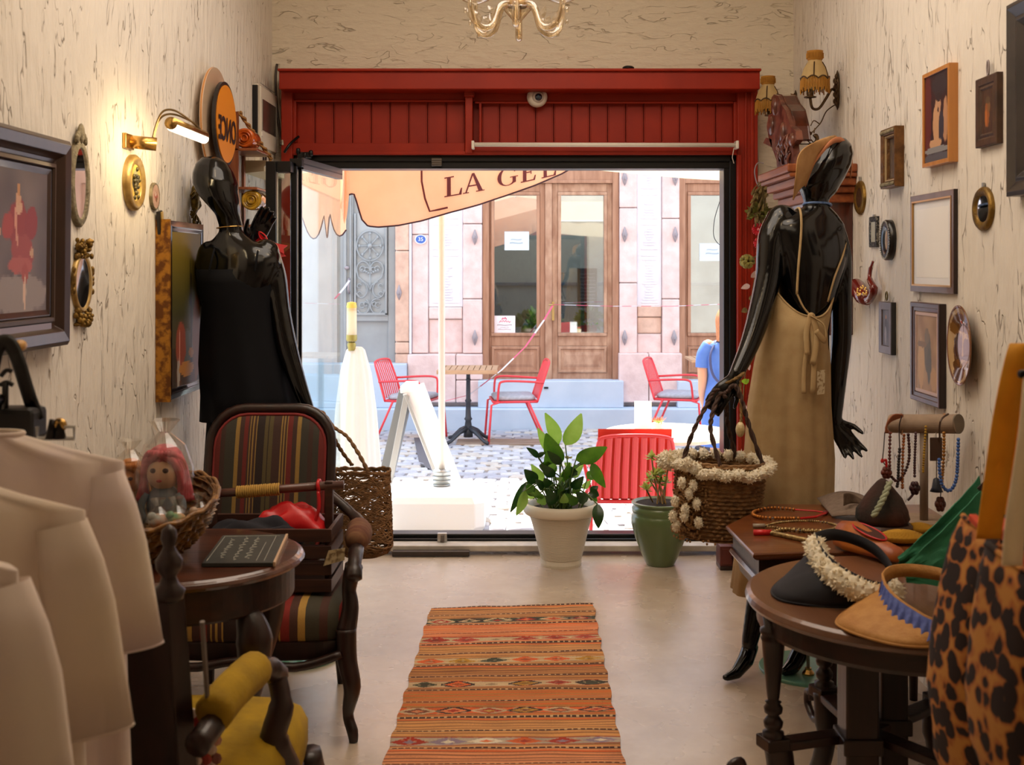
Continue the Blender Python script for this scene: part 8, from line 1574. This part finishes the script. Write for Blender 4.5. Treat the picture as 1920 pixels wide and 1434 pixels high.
# small red boxes by the door
t = thing('small_red_box', 'little red-brown wooden box on the floor near the right end of the threshold', 'box', P(1362, 1060, 5.6)); MB().box(px(5.62, 1349), px(5.62, 1376), 5.60, 5.72, .02, .115).build('box_body', mat('red_brown_wood', (104, 44, 34), .5, c2=(84, 34, 26), scale=14), t, bevel=.003); MB().box(px(5.62, 1349), px(5.62, 1376), 5.60, 5.72, .0, .02).build('plinth', M_dwood, t, bevel=.002); MB().box(px(5.62, 1352), px(5.62, 1373), 5.595, 5.60, .03, .105).build('drawer_front', MATS['red_brown_wood'], t, bevel=.002)
t = thing('dark_low_cabinet', 'dark low wooden chest behind the mannequin by the right post', 'chest', (1.05, 5.6, 0)); MB().box(px(5.6, 1372), 1.28, 5.50, 5.80, .03, .20).build('carcass', M_dwoodx, t, bevel=.005); MB().box(px(5.6, 1368), 1.29, 5.49, 5.81, .20, .22).build('lid', M_dwood, t, bevel=.003)
for x in (1.05, 1.26): MB().box(x, x + .02, 5.52, 5.54, 0, .03).build('foot', M_dwood, t)
# ================================================================= PERSON OUTSIDE
def person():
    Yp = 9.2; X0 = px(Yp, 1365); t = thing('person', 'person in a blue top seen from behind at the right edge of the doorway', 'person', (X0, Yp, SZ)); v = lambda x, y, z: Vector((X0 + x, Yp + y, SZ + z))
    mb = MB(); rings = []
    for z, rx, ry in ((1.325, .045, .05), (1.36, .055, .065), (1.40, .07, .085), (1.45, .076, .092), (1.50, .068, .085), (1.54, .045, .06), (1.555, .015, .02)): rings.append(ering(v(0, -.01, z), rx, ry))
    mb.loft(rings); mb.ell(v(0, .09, 1.425), .012, .018, .02, 8, 6)
    for s in (-1, 1): mb.ell(v(s * .076, 0, 1.43), .012, .018, .028, 8, 6)
    torso(mb, [(v(0, 0, 1.36), .045, .045, 0), (v(0, 0, 1.29), .06, .055, 0), (v(0, 0, 1.25), .15, .075, 0), (v(0, 0, 1.18), .165, .095, 0), (v(0, 0, 1.05), .145, .095, 0), (v(0, 0, .95), .13, .09, 0), (v(0, 0, .82), .165, .11, 0), (v(0, 0, .74), .15, .10, 0)])
    for s in (-1, 1):
        limb(mb, [v(s * .155, 0, 1.235), v(s * .195, .01, 1.08), v(s * .20, .0, .96), v(s * .19, .07, .85), v(s * .17, .14, .76)], [.045, .042, .036, .032, .022]); hand(mb, v(s * .17, .14, .76), (0, .5, -.8), (-s, 0, 0), .9, .35, thumb=-s)
        limb(mb, [v(s * .08, 0, .80), v(s * .085, .0, .60), v(s * .085, .02, .42), v(s * .085, -.02, .25), v(s * .085, -.02, .07)], [.085, .072, .052, .05, .034]); mb.tube([v(s * .085, -.05, .04), v(s * .088, .06, .035), v(s * .09, .16, .025)], [.035, .035, .022], 10)
    mb.build('body', mat('skin', (214, 160, 130), .6), t, remesh=.008)
    d = MB(); secs = [(1.27, .10, .07), (1.245, .165, .088), (1.15, .178, .108), (1.0, .158, .11), (.9, .17, .12), (.7, .20, .145), (.45, .215, .16)]
    d.loft([ering(v(0, 0, z), rx, ry, 0, 40) for z, rx, ry in secs], caps=False); d.build('blue_dress', mat('blue_cotton', (92, 132, 214), .8, c2=(80, 118, 200), scale=8), t, smooth=True, solid=.005)
    for s in (-1, 1): MB().tube(spl([v(s * .14, 0, 1.24), v(s * .19, .01, 1.15), v(s * .20, .01, 1.06)], 5), [.058, .060, .060, .060, .060, .058, .056, .055, .055, .054, .054], 14).build('sleeve', MATS['blue_cotton'], t, smooth=True)
    h = MB(); h.ell(v(0, -.03, 1.455), .092, .098, .105, 18, 12)
    for k in range(24): a = R(200 + k * 6.0); h.tube(spl([v(.05 * math.cos(a), -.03 + .06 * math.sin(a), 1.54), v(.10 * math.cos(a), -.03 + .11 * math.sin(a), 1.46), v(.10 * math.cos(a + .1), -.02 + .11 * math.sin(a), 1.36), v(.09 * math.cos(a), -.02 + .09 * math.sin(a), 1.27)], 4), .014, 6)
    h.build('hair', mat('ginger_hair', (206, 146, 104), .6, c2=(180, 116, 76), scale=60, stretch=(4, 4, .4)), t, smooth=True)
    MB().tube(spl([v(-.10, -.04, 1.27), v(-.155, -.10, 1.16), v(-.13, -.125, 1.0), v(.0, -.13, .9), (v(.15, -.08, .84))], 5), .012, 6, flat=.4).build('bag_strap', mat('navy_strap', (60, 66, 110), .6), t, smooth=True)
person()

# ================================================================= SUB-PARTS: small pieces belong to the part that carries them
SUB = {'gimp_braid': 'backrest_upholstery', 'arm_pad': 'arm_rail', 'crest': 'frame', 'leafy_crest': 'frame', 'side_leaves': 'frame', 'beading': 'frame', 'beaded_rim': 'frame', 'gold_slip': 'frame', 'inner_slip': 'frame', 'hanger_tab': 'frame', 'dark_side': 'frame', 'pink_slip': 'frame', 'hanging_ring': 'frame', 'hanging_loop': 'frame', 'gilded_edge': 'frame',
       'eye': 'head', 'hair': 'head', 'mouth': 'head', 'caster': 'foot', 'foot_scroll': 'foot', 'pane_edge': 'glass_pane', 'lens': 'ball', 'window': 'door', 'latch': 'door', 'fringe_': 'shade', 'seam_braid': 'shade', 'braid': 'shade', 'leaf_relief': 'leaf_plate', 'candle_tube': 'cup', 'shade_collar': 'shade', 'leg_block': 'leg', 'post_collar': 'centre_post', 'socket_ring': 'pole_socket',
       'flap_binding': 'front_flap', 'printed_letter': 'front_flap', 'printed_bracket': 'front_flap', 'number': 'plate', 'mirrored_lettering': 'orange_face', 'chalk_border': 'board', 'chalk_script': 'board', 'chalk_line': 'board', 'wooden_edge': 'board', 'rope_wrap': 'handle_bar', 'finial': 'back_post', 'cuff_hem': 'sleeve', 'clip_ring': 'clip', 'gold_flecks': 'bowl', 'rail_groove': 'top_rail', 'yellow_lid': 'glass_body', 'rod_nut': 'support_rod', 'drop': 'glass_leaf', 'printed_line': 'sheet'}
seen_ = {}
bpy.context.view_layer.update()
for o in BUILT:
    if o.parent is None: continue
    nm = o.name.split('.')[0]; seen_.setdefault(o.parent.name, {}).setdefault(nm, []).append(o)
for o in list(BUILT):
    if o.parent is None or o.parent.parent is not None: continue
    nm = o.name.split('.')[0]; tg = SUB.get(nm); sib = seen_.get(o.parent.name, {})
    if tg and tg in sib:
        c = sib[tg]; k = sib[nm].index(o)
        par = c[0]
        for q in c:
            if BUILT.index(q) < BUILT.index(o): par = q
        if par is not o: o.parent = par
